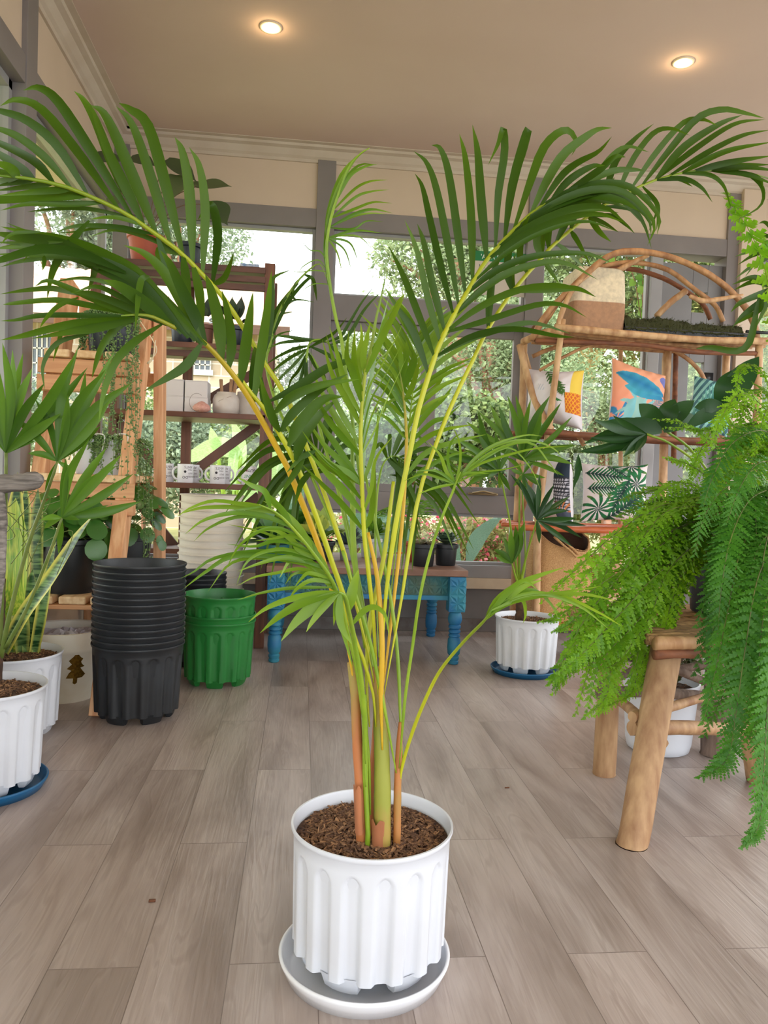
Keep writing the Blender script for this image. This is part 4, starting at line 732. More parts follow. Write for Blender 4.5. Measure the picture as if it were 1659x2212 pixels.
sword(sp_, [(22, 1400, 2.50), (40, 1290, 2.4), (46, 1180, 2.4), (40, 1090, 2.41)], .04, 0, 10, .4, mt=YS)
tn = MB()
for k in range(9):
    x0, y0 = U(30, 110), U(1060, 1180); tn.tube(cat(ptY([(x0, y0, 2.2), (x0+U(-60, 60), y0+U(-20, 30), 2.15), (x0+U(-60, 80), y0+U(-30, 60), 2.15), (x0+U(-60, 60), y0+U(40, 130), 2.25)]), 18), .0011, 5)
tn.build('tendril', FANS, sp_)
# driftwood slab that juts in from the left
dw = MB(); P = cat([at(-140, 1062, 1.9), at(-60, 1052, 1.9), at(0, 1046, 1.9), at(50, 1042, 1.9), at(80, 1036, 1.9), at(93, 1034, 1.9)], 16)
DRIFT = mat('grey driftwood', rgb(150, 142, 136), .9, rgb(92, 86, 82), scale=9, stretch=(1, 6, 14), bump=.8)
dw.tube(P, [.028, .026, .024, .021, .022, .018, .008], 12, knob=.1, seed=4)
dt = thing('driftwood_stand', 'weathered grey driftwood branch jutting in from the left edge above the pots', 'driftwood', (P[0][0], P[0][1], 0)); dw.build('branch', DRIFT, dt)
MB().tube(cat([at(-140, 1062, 1.9), (P[0][0]+.02, 1.9, .5), (P[0][0]-.01, 1.9, 0)], 10), [.02, .024, .03], 10, knob=.1).build('post', DRIFT, dt)
MB().tube(cat([at(0, 1055, 1.9), at(4, 1130, 1.88), at(2, 1230, 1.87), at(-6, 1330, 1.87)], 12), [.010, .012, .010, .006], 9, knob=.12).build('branch', DRIFT, dt)
# cream pot with the gold tree, plastic film inside
tc_ = (-.862, 2.97); tp = thing('ceramic_planter', 'cream tapered planter with a gold fir tree and crumpled plastic inside', 'planter', (tc_[0], tc_[1], 0))
IV = mat('ivory ceramic', rgb(232, 226, 210), .45, rgb(214, 200, 172), scale=5, contrast=(.45, .7))
Rt = .152; Hh = .262
def prad(z): return .112+(Rt-.006-.112)*min(1, z/.185) if z < .185 else Rt
MB().lathe([(.001, .0), (.108, 0), (.112, .006), (.145, .183), (.150, .188), (.153, .2), (.156, .255), (.156, .260), (.152, .262), (.146, .258), (.142, .19), (.105, .02), (.001, .02)], (tc_[0], tc_[1], 0), 72).build('pot_body', IV, tp, auto=40)
film = MB(); q = [(tc_[0], tc_[1], .245)]; rg = random.Random(3)
for i in range(1, 9):
    for j in range(36):
        a = j*math.pi/18; r_ = .138*i/8; q.append((tc_[0]+r_*math.cos(a), tc_[1]+r_*math.sin(a), .232+.028*math.sin(a*2+i)*rg.random()*(1-i/9)+rg.uniform(-.008, .012)*(1 if i < 8 else 0)))
film.add(q, [(0, 1+j, 1+(j+1) % 36) for j in range(36)]+[(1+(i-1)*36+j, 1+i*36+j, 1+i*36+(j+1) % 36, 1+(i-1)*36+(j+1) % 36) for i in range(1, 8) for j in range(36)]).build('plastic_film', mat('crumpled clear film', rgb(226, 222, 226), .25, rgb(200, 192, 196), scale=20), tp, smooth=False)
tree = [(0, .075), (.014, .056), (.022, .050), (.012, .046), (.020, .030), (.030, .020), (.014, .018), (.024, .004), (.036, -.010), (.024, -.022), (.008, -.022), (.008, -.040), (0, -.045), (-.008, -.040), (-.007, -.022), (-.032, -.020), (-.022, .000), (-.014, .008), (-.030, .016), (-.016, .030), (-.008, .036), (-.024, .046), (-.010, .060)]
tm = MB(); q = []; zc = .118; th0 = math.atan2(-2.97+.1, .86)+.28
for u_, v_ in tree+[(0, .012)]:
    z = zc+v_; r_ = .112+(.145-.112)*z/.183+.0012; a = th0+u_/.13; q.append((tc_[0]+r_*math.cos(a), tc_[1]+r_*math.sin(a), z))
k = len(tree); tm.add(q, [(j, (j+1) % k, k) for j in range(k)]).build('tree_motif', mat('brushed gold', rgb(150, 116, 44), .35, rgb(116, 88, 34), scale=120, metal=.75), tp, smooth=False)

# ================================================================== wooden ladder stand
PINE = mat('pine lumber', rgb(228, 178, 134), .55, rgb(206, 146, 102), scale=2.2, stretch=(26, 14, 1.3), contrast=(.38, .62), bump=.15)
PINEX = mat('pine board ends', rgb(234, 204, 162), .65, rgb(208, 164, 120), scale=14, stretch=(3, .5, 3), bump=.2)
PINES = mat('pine rail', rgb(218, 166, 120), .55, rgb(196, 138, 96), scale=2.4, stretch=(1.5, 14, 22))
ld_ = thing('ladder_shelf', 'pine A-frame ladder stand holding trailing plants by the left windows', 'shelf', (-.82, 3.0, 0))
MB().beam((-.672, 2.72, 0), (-.652, 3.27, 1.50), .05, .075, (0, 0, 1)).build('leg', PINE, ld_, smooth=False, bevel=.003)
MB().beam((-1.0, 2.80, 0), (-.955, 3.27, 1.60), .05, .09, (0, 0, 1)).build('leg', PINE, ld_, smooth=False, bevel=.003)
MB().beam((-.596, 3.44, 0), (-.600, 3.28, 1.50), .038, .085, (0, 1, 0)).build('leg', PINE, ld_, smooth=False, bevel=.003)
MB().beam((-.90, 3.5, 0), (-.90, 3.30, 1.58), .038, .085, (0, 1, 0)).build('leg', PINE, ld_, smooth=False, bevel=.003)
def slats(zt, ya, yb, xs, name='shelf_board', low=False):
    for (a, c) in xs: MB().box((a, ya, zt-.028), (c, yb, zt)).build(name, PINEX, ld_, smooth=False, bevel=.005)
    if low:
        MB().box((-.985, ya+.0, zt-.046), (-.62, yb, zt-.029)).build('rail', PINES, ld_, smooth=False, bevel=.003); return
    MB().box((-.985, ya+.03, zt-.085), (-.62, ya+.052, zt-.03)).build('rail', PINES, ld_, smooth=False, bevel=.003)
    MB().box((-.985, ya+.02, zt-.150), (-.62, ya+.075, zt-.092)).build('rail', PINES, ld_, smooth=False, bevel=.003)
    MB().box((-.985, yb-.05, zt-.085), (-.62, yb-.028, zt-.03)).build('rail', PINES, ld_, smooth=False, bevel=.003)
slats(1.292, 2.96, 3.36, [(-.955, -.865), (-.845, -.755), (-.738, -.648)])
slats(.835, 2.92, 3.42, [(-.97, -.87), (-.855, -.765), (-.75, -.64)])
slats(.395, 2.84, 3.46, [(-.97, -.87), (-.85, -.755), (-.74, -.62)], low=True)
# trailing string of pearls
PEARL = mat('string of pearls', rgb(98, 132, 74), .45, rgb(132, 158, 96), attr=True, trans=.1)
def pearls(parent, strands, r=.004, seed=0):
    rg = random.Random(seed); mb = MB(); sg = MB()
    for pts in strands:
        P = cat(pts, 40); sg.tube(P[::3], .0008, 4, cap=False)
        for i in range(1, 41):
            for _ in range(2):
                if rg.random() < .25: continue
                p = P[i]+np.array([rg.uniform(-1, 1), rg.uniform(-1, 1), rg.uniform(-1, 1)])*.007; s = r*rg.uniform(.6, 1.15); v = rg.random()
                d = np.array([rg.uniform(-1, 1), rg.uniform(-1, 1), rg.uniform(-.6, .6)]); d /= np.linalg.norm(d); a = np.cross(d, [0, .1, 1.0]); a /= np.linalg.norm(a); b = np.cross(d, a)
                mb.add([p-d*s*1.5, p+a*s, p+b*s, p-a*s, p-b*s, p+d*s*1.7], [(0, 2, 1), (0, 3, 2), (0, 4, 3), (0, 1, 4), (5, 1, 2), (5, 2, 3), (5, 3, 4), (5, 4, 1)], 0, v)
    o = mb.build('foliage', PEARL, parent); sg.build('stem', PEARL, parent)
def plain_pot(parent, c, rt, rb, h, mt, n=56, nm='pot', lip=.004, fill=True):
    MB().lathe([(.001, .0), (rb-.003, 0), (rb, .004), (rt-.006, h-.022), (rt-.003, h-.02), (rt+lip*.3, h-.018), (rt+lip*.5, h-.002), (rt, h), (rt-.004, h), (rt-.007, h-.02), (rb-.008, .01), (.001, .01)], c, n).build(nm, mt, parent, auto=40)
    if fill: soil(parent, c, rt-.008, c[2]+h-.02, 60, 9, .004)
NAVY = mat('navy black pot', rgb(36, 44, 58), .4, rgb(28, 34, 46), scale=6)
pp = at(222, 762, 3.08)
t_ = thing('hanging_pearl_plant', 'string of pearls trailing from a black pot on the top ladder shelf', 'potted plant', (pp[0], 3.12, 1.292))
plain_pot(t_, (pp[0]+.02, 3.12, 1.292), .092, .078, .15, NAVY)
ss = []
for k in range(46):
    a = R.uniform(0, 6.28); x, y = pp[0]+.02+.095*math.cos(a), 3.12+.095*math.sin(a); dr = R.choice([.05, .09, .13, .15, .17]) if k < 34 else 0
    ss.append([(pp[0]+.02+.04*math.cos(a), 3.12+.04*math.sin(a), 1.44), (x, y, 1.452), (x+.015*math.cos(a), y+.015*math.sin(a), 1.40), (x+.02*math.cos(a)+U(-.01, .01), y+.02*math.sin(a), 1.44-dr)])
for k in range(20):
    px_ = R.choice([235, 245, 255, 262, 270, 285, 295, 300, 306, 310]); x = at(px_, 700, 3.0)[0]; zb_ = R.uniform(.72, 1.15)
    ss.append([(pp[0]+.06, 3.1, 1.44), (x-.015, 3.0, 1.43), (x, 2.93, 1.30), (x+U(-.02, .02), 2.925, (1.3+zb_)/2), (x+U(-.02, .02), 2.92, zb_)])
pearls(t_, ss, .0042, 2)
MB().tube(cat(ptY([(300, 690, 2.98), (330, 735, 2.95), (338, 760, 2.95), (318, 785, 2.95), (330, 775, 2.94), (336, 735, 2.94)]), 20), .0022, 6).build('cord', mat('cream cord', rgb(226, 206, 176), .8), t_)
for (x_, lab, cx_) in ((196, 'white pot with trailing pearls on the middle ladder shelf, left of its pair', 0), (246, 'white pot overgrown with pearls on the middle ladder shelf, right of its pair', 1)):
    q_ = at(x_, 1030, 3.12); t_ = thing('hanging_pearl_plant', lab, 'potted plant', (q_[0], 3.14, .835)); plain_pot(t_, (q_[0], 3.14, .835), .073, .06, .135, WHITEP); ss = []
    for k in range(34 if cx_ else 18):
        a = R.uniform(0, 6.28) if not cx_ else R.uniform(-2.6, .6); x, y = q_[0]+.078*math.cos(a), 3.14+.078*math.sin(a); dr = U(.02, .12 if cx_ else .05)
        ss.append([(q_[0]+.03*math.cos(a), 3.14+.03*math.sin(a), .965), (x, y, .985), (x+.012*math.cos(a), y+.012*math.sin(a), .96), (x+.02*math.cos(a), y+.02*math.sin(a), .97-dr)])
    if cx_:
        for k in range(9):
            x = at(R.choice([300, 308, 314, 320, 326]), 1100, 3.05)[0]; ss.append([(q_[0]+.05, 3.12, .97), (x-.01, 3.06, .96), (x, 3.05, .85), (x+U(-.01, .01), 3.05, U(.45, .7))])
    pearls(t_, ss, .0042, 5+cx_)
    for s_ in (-1, 1): MB().tube(cat(ptY([(x_-30*s_, 950, 3.1), (x_+10, 938, 3.05), (x_+30, 942, 3.04), (x_+24, 975, 3.03)]), 14), .002, 6).build('hanger', mat('white hanger', rgb(236, 236, 236), .5), t_)
# pilea plants on the lowest ladder shelf
PIL = mat('pilea leaf', rgb(42, 92, 32), .3, rgb(76, 122, 46), attr=True, trans=.15)
def disc_leaf(mb, p, nrm, r, val, k=12, cup=.12, aspect=1.0):
    nrm = np.array(nrm, float); nrm /= np.linalg.norm(nrm); a = np.cross(nrm, [0.13, .2, 1.0]); a /= np.linalg.norm(a); b = np.cross(nrm, a)
    q = [p]+[p+(a*math.cos(2*math.pi*j/k)+b*math.sin(2*math.pi*j/k)*aspect)*r-nrm*r*cup for j in range(k)]
    mb.add(q, [(0, 1+j, 1+(j+1) % k) for j in range(k)], 0, val)
def pilea(x, y, Y, label, R_=.105, n=46, spread=.17, seed=0):
    c = at(x, y, Y); z0 = .395; c = (c[0], Y, z0); rg = random.Random(seed); t_ = thing('potted_pilea', label, 'potted plant', c); plain_pot(t_, c, R_, R_*.8, .20, BLACKP)
    lf = MB(); sm = MB()
    for _ in range(n):
        a = rg.uniform(0, 6.28); el = rg.uniform(-.35, 1.2); d = np.array([math.cos(a)*math.cos(el), math.sin(a)*math.cos(el), math.sin(el)]); b0 = np.array([c[0], c[1], z0+.20]); p = b0+d*spread*rg.uniform(.6, 1.05)+np.array([0, 0, .02])
        disc_leaf(lf, p, d+np.array([0, -.5, .5]), rg.uniform(.022, .042), rg.random()); sm.tube([b0, b0*.5+p*.5+np.array([0, 0, .02]), p], .0014, 5)
    lf.build('foliage', PIL, t_); sm.build('stem', FANS, t_)
pilea(152, 1293, 2.98, 'pilea with round coin leaves in a black pot on the lowest ladder shelf, front one', .112, 90, .18, 1)
pilea(262, 1275, 3.22, 'pilea in a black pot on the lowest ladder shelf, behind the ladder leg', .12, 70, .20, 2)

# ================================================================== dark brown shelf unit by the back windows
DK = mat('dark stained wood', rgb(112, 68, 48), .45, rgb(84, 50, 36), scale=3, stretch=(2, 6, 2), bump=.1)
DKV = mat('dark stained post', rgb(118, 72, 50), .45, rgb(88, 52, 38), scale=3, stretch=(20, 20, 1.2), bump=.1)
DKD = mat('darker stained slats', rgb(96, 62, 52), .5, rgb(70, 44, 38), scale=3, stretch=(2, 10, 10))
us = thing('display_shelf', 'dark brown wooden display shelf with diagonal braces in front of the left windows', 'shelf', (-.6, 4.05, 0))
xl, xr, yf, yk = -1.0, -.185, 3.84, 4.22
for (x, y, zt, w_) in ((xr, yf, 1.885, .05), (xl, yf, 1.885, .05), (xr, yk, 1.885, .045), (xl, yk, 1.885, .045), (-.62, yk, 1.95, .05)):
    MB().box((x-w_/2, y-.02, 0), (x+w_/2, y+.025, zt)).build('post', DKV, us, smooth=False, bevel=.002)
ZS = {}
for nm, (x_, y_) in dict(mug=(480, 1050), box=(470, 897), mid=(450, 747), low=(330, 1195)).items(): ZS[nm] = at(x_, y_, yf)[2]
for nm in ('mug', 'box', 'mid', 'low'):
    z = ZS[nm]; MB().box((xl, (yf-.02 if nm != 'low' else 3.99), z-.016), (xr, yk, z+.010)).build('shelf_board', DK, us, smooth=False, bevel=.002)
for k, dz in enumerate((0, -.045, -.085)): MB().box((xl+.02, yf-.035, 1.86+dz-.03), (xr-.02, yf-.015, 1.86+dz)).build('slat', DKD, us, smooth=False, bevel=.002)
MB().box((xl, yf-.015, 1.845), (xr, yk, 1.862)).build('shelf_board', DKD, us, smooth=False, bevel=.002)
MB().box((xl+.02, yf-.03, ZS['mid']-.06), (xr-.02, yf-.012, ZS['mid']-.03)).build('slat', DKD, us, smooth=False, bevel=.002)
def brace(a, b): MB().beam(ony_(a), ony_(b), .02, .05, (0, 0, 1)).build('brace', DK, us, smooth=False, bevel=.002)
def ony_(p): return at(p[0], p[1], yk+.0)
brace((396, 1035), (560, 915)); brace((440, 870), (560, 800)); brace((560, 1070), (500, 1120)); brace((300, 1085), (385, 1190)); brace((250, 905), (360, 1030))
# things on that shelf
WBX = mat('white carton', rgb(222, 218, 220), .7, rgb(212, 207, 210), scale=3)
zb = ZS['box']+.010
def wbox(x0, x1, z0, z1, lab, ya=3.86, yb=4.0):
    m_ = MB().box((x0, ya, z0), (x1, yb, z1)); t_ = thing('cardboard_box', lab, 'box', ((x0+x1)/2, (ya+yb)/2, z0), 'white cartons on the dark shelf'); m_.build('carton', WBX, t_, smooth=False, bevel=.002)
    MB().box((x0+.001, ya-.0006, z0+(z1-z0)*.93), (x1-.001, ya-.0001, z0+(z1-z0)*.945)).build('flap_shadow', mat('carton shadow line', rgb(178, 172, 174), .8), t_, smooth=False)  # thin grey strip: the flap's shadow line painted across the carton front
a0, a1, a2 = at(352, 850, 3.86)[0], at(396, 850, 3.86)[0], at(399, 850, 3.86)[0]; a3 = at(449, 850, 3.86)[0]
wbox(a0, a1, zb, zb+.078, 'white carton at lower left of the four white cartons'); wbox(a0, a1, zb+.078, zb+.158, 'white carton at upper left of the four white cartons')
wbox(a2, a3, zb, zb+.074, 'white carton at lower right of the four, behind the pink bird'); wbox(a2, a3-.003, zb+.074, zb+.156, 'white carton at upper right of the four white cartons')
# pink knitted bird bauble
c = at(434, 888, 3.80); b = MB(); c = (c[0], 3.855-.03, zb); 
b.lathe([(.0, .0), (.028, .003), (.042, .014), (.043, .024), (.034, .036), (.020, .044), (.012, .05), (.0, .054)], (c[0], c[1], c[2]), 32, lambda th, r, z: (r*(1+.03*math.sin(th*14)*math.sin(z*700)), z))
t_ = thing('ceramic_ornament', 'small pink textured rounded ornament with a wire loop in front of the white boxes', 'ornament', c); b.build('body', mat('pink clay', rgb(222, 172, 160), .8, rgb(206, 150, 138), scale=90, bump=.6), t_)
MB().tube([(c[0]-.02+.035*math.cos(a), c[1]-.03, c[2]+.045+.042*math.sin(a)) for a in np.linspace(.9, 5.0, 20)], .0008, 5).build('wire_loop', mat('thin wire', rgb(90, 84, 80), .4, metal=.8), t_)
STONE = mat('speckled cream glaze', rgb(216, 208, 200), .35, rgb(204, 195, 186), scale=20)
c = at(487, 893, 3.9); c = (c[0], 3.92, zb); t_ = thing('utensil_jar', 'rounded cream stoneware jar holding wooden utensil handles', 'jar', c)
MB().lathe([(.001, 0), (.056, .0), (.062, .004), (.066, .03), (.066, .075), (.058, .095), (.047, .104), (.046, .108), (.048, .110), (.044, .110), (.04, .1), (.001, .09)], c, 64).build('jar_body', STONE, t_, auto=50)
MB().tube(cat([(c[0]-.055, c[1]-.036, c[2]+.045), (c[0]-.02, c[1]-.064, c[2]+.066), (c[0]+.03, c[1]-.060, c[2]+.088)], 8), .0008, 5).build('decor_line', mat('glaze line', rgb(150, 120, 100), .5), t_)
for dx, dx2, h in ((-.018, -.030, .175), (.018, .022, .178), (.030, .045, .165)):
    MB().tube([(c[0]+dx, c[1], c[2]+.06), (c[0]+dx2, c[1]+.01, c[2]+h)], [.0075, .009], 12).build('wooden_handle', mat('light utensil wood', rgb(200, 160, 124), .6, rgb(180, 138, 102), scale=20), t_)
c = at(536, 897, 3.95); c = (c[0], 3.97, zb); t_ = thing('stoneware_pot', 'cream stoneware pot with fine ridges beside the utensil jar', 'pot', c)
MB().lathe([(.001, 0), (.05, .0), (.055, .004), (.058, .05), (.06, .1), (.058, .12), (.052, .122), (.05, .1), (.001, .09)], c, 64, lambda th, r, z: (r+.0006*math.sin(z*420), z)).build('pot_body', STONE, t_, auto=50)
MB().tube([(c[0]+.02, c[1], c[2]+.09), (c[0]+.045, c[1]-.01, c[2]+.14)], .010, 12).build('wooden_handle', MATS['light utensil wood'], t_)
# mugs, printed side to the room, lettering upside down
MUG = mat('white mug glaze', rgb(236, 236, 240), .18, rgb(230, 230, 235), scale=3)
INK = mat('black print', rgb(40, 38, 44), .5); INKR = mat('red print', rgb(206, 52, 44), .5); INKG = mat('green print', rgb(18, 138, 88), .5); INKC = mat('grey print', rgb(120, 116, 118), .5)
zm = ZS['mug']+.010
def mug(x, Y, lab, lines, hs=-1, rot=0.0, r=.0385, h=.092):
    c = at(x, 1035, Y); c = (c[0], Y, zm); t_ = thing('printed_mug', lab, 'mug', c, 'mugs on the dark shelf')
    MB().lathe([(.001, h), (r-.002, h), (r, h-.002), (r, .003), (r-.001, 0), (r-.0035, 0), (r-.004, .004), (r-.004, h-.006), (.001, h-.006)], c, 56).build('mug_body', MUG, t_, auto=40)
    vd = math.atan2(-c[1], -c[0])            # towards the middle of the room
    ha = vd+math.pi*.0-math.pi/2*1.0+rot
    P = []
    for a in np.linspace(-1.57, 1.57, 16):
        rr_ = r-.002+.024*math.cos(a); P.append((c[0]+rr_*math.cos(ha), c[1]+rr_*math.sin(ha), c[2]+h/2+.030*math.sin(a)))
    MB().tube(P, .0055, 10).build('handle', MUG, t_)
    for (txt, size, du, z, mt_, flip) in lines:
        v, f = textmesh(txt, size); q = []
        for a, b_, _ in v:
            if flip: a, b_ = -a, -b_
            th = vd+du/r+a/r; q.append((c[0]+(r+.0005)*math.cos(th), c[1]+(r+.0005)*math.sin(th), c[2]+z+b_))
        MB().add(q, f).build('lettering', mt_, t_, smooth=False)
def slogan(o): return [("ANTS", .017, o+.004, .082, INKC, True), ("THINK", .008, o+.012, .066, INK, True), ('DO', .017, o-.013, .032, INK, True), ("EASY", .012, o+.015, .050, INKC, True), ('BUSES', .012, o+.016, .034, INKC, True), ('\u25CF', .016, o-.013, .060, INK, True)]
mug(400, 3.90, 'white slogan mug on the dark shelf, left of the three handled mugs', slogan(.012), rot=-.1)
mug(358, 3.94, 'white slogan mug half hidden behind the pine ladder leg', slogan(.006), rot=-.1)
mug(414, 4.08, 'white slogan mug standing behind the left mug', slogan(.0), rot=2.6)
mug(470, 3.90, 'white slogan mug on the dark shelf, middle of the three handled mugs', slogan(.006), rot=-.1)
mug(482, 4.08, 'white slogan mug standing behind the middle mug', slogan(.0), rot=2.6)
mug(538, 3.89, 'white mug with red and green CRAZY PLANT GUY lettering, right end of shelf', [('CRAZY', .022, .006, .026, INKR, True), ('PLANT', .022, .006, .050, INKG, True), ('GUY', .022, .014, .078, INK, True), ('\u25A0', .016, -.014, .078, mat('purple print', rgb(120, 60, 80), .5), True)], rot=-.1)
# top of the dark shelf
LEAFD = mat('philodendron leaf', rgb(64, 80, 54), .4, rgb(92, 104, 72), attr=True, trans=.18)
def heart(mb, base, tip, wd, up, val, k=10, droop=.15):
    base = np.array(base); tip = np.array(tip); d = tip-base; L_ = np.linalg.norm(d); d /= L_; s = np.cross(d, up); s /= np.linalg.norm(s); u = np.cross(s, d); q = []; 
    for i in range(k+1):
        t = i/k; w_ = wd*.5*math.sin(math.pi*min(1, (t+.10)*.93))**.75*(1 if t < .5 else (1-((t-.5)/.5)**2.2)); c_ = base+d*L_*t-u*L_*droop*t*t
        q += [c_-s*w_+u*w_*.18, c_, c_+s*w_+u*w_*.18]
    mb.add(q, [(i*3+j, i*3+j+1, i*3+j+4, i*3+j+3) for i in range(k) for j in range(2)], 0, val)
c = at(312, 585, 3.95); c = (c[0], 3.96, 1.862); t_ = thing('potted_philodendron', 'lanky philodendron in a terracotta pot on top of the dark shelf', 'potted plant', c)
plain_pot(t_, c, .088, .062, .155, TERRA)
lf = MB(); sm = MB(); b0 = np.array([c[0], c[1], c[2]+.15])
for (bx, by, tx, ty, w_) in ((262, 345, 181, 333, .10), (282, 340, 335, 350, .09), (360, 345, 425, 382, .10), (380, 378, 368, 425, .13), (425, 402, 497, 392, .09), (448, 440, 492, 478, .15), (255, 425, 240, 442, .08), (410, 395, 440, 400, .05), (258, 415, 250, 400, .05)):
    p = at(bx, by, 3.95); e = at(tx, ty, 3.88); heart(lf, p, e, w_, (0, -.8, .6), R.random()); sm.tube(cat([b0, b0*.5+p*.5+np.array([0, 0, .06]), p], 10), .0025, 6)
lf.build('foliage', LEAFD, t_); sm.build('stem', mat('brown stem', rgb(110, 86, 66), .6), t_)
c = at(408, 572, 3.95); c = (c[0], 3.97, 1.862); t_ = thing('plastic_planter', 'small black pot on top of the dark shelf beside the terracotta pot', 'pot', c)
plain_pot(t_, c, .058, .05, .13, NAVY)
c = at(540, 577, 3.9); single(MB().box((c[0]-.045, 3.86, 1.862), (c[0]+.045, 3.92, 1.888)), 'small_carton', mat('blue white label', rgb(196, 208, 226), .5, rgb(120, 150, 196), scale=60), 'small pale blue label box on top right of the dark shelf', 'box', (c[0], 3.89, 1.862), bevel=.002)
DARKL = mat('near black leaf', rgb(44, 50, 46), .35, rgb(60, 78, 54), attr=True)
zq = ZS['mid']+.010
for (x_, lab, r_) in ((392, 'dark leaved plant in a black pot on the second shelf, left one', .06), (440, 'dark leaved plant in a brown pot on the second shelf, middle one', .05), (505, 'dark leaved plant in a navy pot on the second shelf, right one', .065)):
    c = at(x_, 735, 3.95); c = (c[0], 3.97, zq); t_ = thing('potted_plant', lab, 'potted plant', c, 'dark plants on the second shelf'); plain_pot(t_, c, r_, r_*.8, .11, NAVY if r_ != .05 else mat('brown pot', rgb(112, 72, 56), .6)); lf = MB(); rg = random.Random(x_)
    for k in range(15):
        a = rg.uniform(0, 6.28); el = rg.uniform(.1, 1.4); d = np.array([math.cos(a)*math.cos(el), math.sin(a)*math.cos(el), math.sin(el)]); b0 = np.array([c[0], c[1], c[2]+.11]); p = b0+d*.05
        heart(lf, p, p+d*rg.uniform(.06, .11), .055, (math.cos(a), math.sin(a), 1.0), rg.random())
    lf.build('foliage', DARKL, t_)
c = at(215, 640, 3.5); 

# ================================================================== blue carved table
TB = mat('blue distressed paint', rgb(34, 108, 158), .55, rgb(52, 132, 150), scale=7, contrast=(.4, .62), bump=.25)
TBG = mat('teal green distressed paint', rgb(62, 122, 128), .6, rgb(92, 112, 98), scale=6, contrast=(.38, .62), bump=.25)
TW = mat('worn table top wood', rgb(142, 106, 88), .55, rgb(108, 76, 62), scale=3, stretch=(2, 16, 4), bump=.3, contrast=(.35, .7))
tb = thing('carved_table', 'low blue carved wooden table with turned legs and brown top under the windows', 'table', (.33, 3.9, 0))
X0, X1, Y0, Y1 = -.145, .785, 3.50, 4.235
for k in range(5):
    ya = Y0+(Y1-Y0)*k/5; MB().box((X0, ya+.0008, .418), (X1, Y0+(Y1-Y0)*(k+1)/5-.0008, .448)).build('top_plank', TW, tb, smooth=False, bevel=.003)
def carved(p0, ex, ez, nrm, nx, nz, h=.009):
    """panel of eight-point star tiles"""
    mb = MB(); p0 = np.array(p0, float); ex = np.array(ex, float); ez = np.array(ez, float); nrm = np.array(nrm, float)
    for i in range(nx):
        for j in range(nz):
            c_ = p0+ex*(i+.5)/nx+ez*(j+.5)/nz; a = ex/nx*.5; b_ = ez/nz*.5; q = [c_+nrm*h*.1]; ring = []
            for k in range(8):
                th = k*math.pi/4; ca, sa = math.cos(th), math.sin(th); m_ = max(abs(ca), abs(sa)); q.append(c_+a*ca/m_+b_*sa/m_+nrm*(h*.0))
            for k in range(8):
                th = (k+.5)*math.pi/4; ca, sa = math.cos(th), math.sin(th); m_ = max(abs(ca), abs(sa)); q.append(c_+(a*ca/m_+b_*sa/m_)*.62+nrm*h)
            f = []
            for k in range(8):
                n_ = (k+1) % 8; f += [(0, 1+k, 9+k), (0, 9+k, 1+n_), (1+k, 1+n_, 9+k)]
            mb.add(q, f)
    return mb
za, zc_ = .30, .415
MB().box((X0+.08, Y0+.055, za), (X1-.08, Y0+.075, zc_)).build('apron', TBG, tb, smooth=False)
carved((X0+.08, Y0+.055, za+.022), (X1-X0-.16, 0, 0), (0, 0, .085), (0, -1, 0), 12, 1).build('carving', TBG, tb, smooth=False)
MB().box((X0+.08, Y0+.045, za), (X1-.08, Y0+.055, za+.022)).build('apron_rail', TB, tb, smooth=False, bevel=.002)
for (xa, xb) in ((X0+.03, X0+.05), (X1-.05, X1-.03)): MB().box((xa, Y0+.08, za), (xb, Y1-.08, zc_)).build('apron', TBG, tb, smooth=False)
MB().box((X0+.08, Y1-.075, za), (X1-.08, Y1-.055, zc_)).build('apron', TBG, tb, smooth=False)
prof = [(.020, 0), (.024, .003), (.025, .014), (.021, .018), (.025, .024), (.026, .034), (.021, .04), (.029, .05), (.032, .08), (.030, .118), (.024, .128), (.028, .132), (.028, .140), (.022, .146), (.028, .151), (.028, .160), (.022, .166), (.029, .172), (.029, .182), (.024, .188), (.030, .196), (.034, .214), (.030, .236), (.026, .244), (.034, .252), (.001, .252)]
for (x, y) in ((X0+.045, Y0+.045), (X1-.045, Y0+.045), (X0+.045, Y1-.05), (X1-.045, Y1-.05)):
    g = MB().lathe(prof, (x, y, 0), 32); g.box((x-.038, y-.038, .252), (x+.038, y+.038, .415)); o = g.build('leg', TB, tb, auto=35)
    carved((x-.038, y-.0385, .255), (.076, 0, 0), (0, 0, .152), (0, -1, 0), 1, 2, .006).build('carving', TB, o, smooth=False)
    carved((x+.0385, y-.038, .255), (0, .076, 0), (0, 0, .152), (1, 0, 0), 1, 2, .006).build('carving', TB, o, smooth=False)
# plants on the table
zt = .448
def tpot(x, Y, rt, h, mt, lab, name='potted_plant', rb=.8, grp=None, lip=.004):
    c = at(x, 1200, Y); c = (c[0], Y, zt); t_ = thing(name, lab, 'potted plant', c, grp); plain_pot(t_, c, rt, rt*rb, h, mt, lip=lip); return t_, c
ECH = mat('echeveria leaf', rgb(126, 142, 104), .45, rgb(178, 138, 122), attr=True)
t_, c = tpot(914, 3.66, .063, .108, BLACKP, 'pink green echeveria rosettes in the left of two small black pots', 'potted_echeveria'); lf = MB(); rg = random.Random(5)
for (dx, dy, s) in ((-.03, -.01, 1), (.035, -.02, .9), (.0, .03, 1)):
    for k in range(26):
        a = k*2.4; u = k/26; el = 1.35-u*1.3; d = np.array([math.cos(a)*math.cos(el), math.sin(a)*math.cos(el), math.sin(el)]); b0 = np.array([c[0]+dx, c[1]+dy, zt+.10]); heart(lf, b0, b0+d*(.025+.032*u)*s, .024*s, (-d[0]*.5, -d[1]*.5, 1), u*rg.uniform(.4, 1), 6, -.1)
lf.build('foliage', ECH, t_)
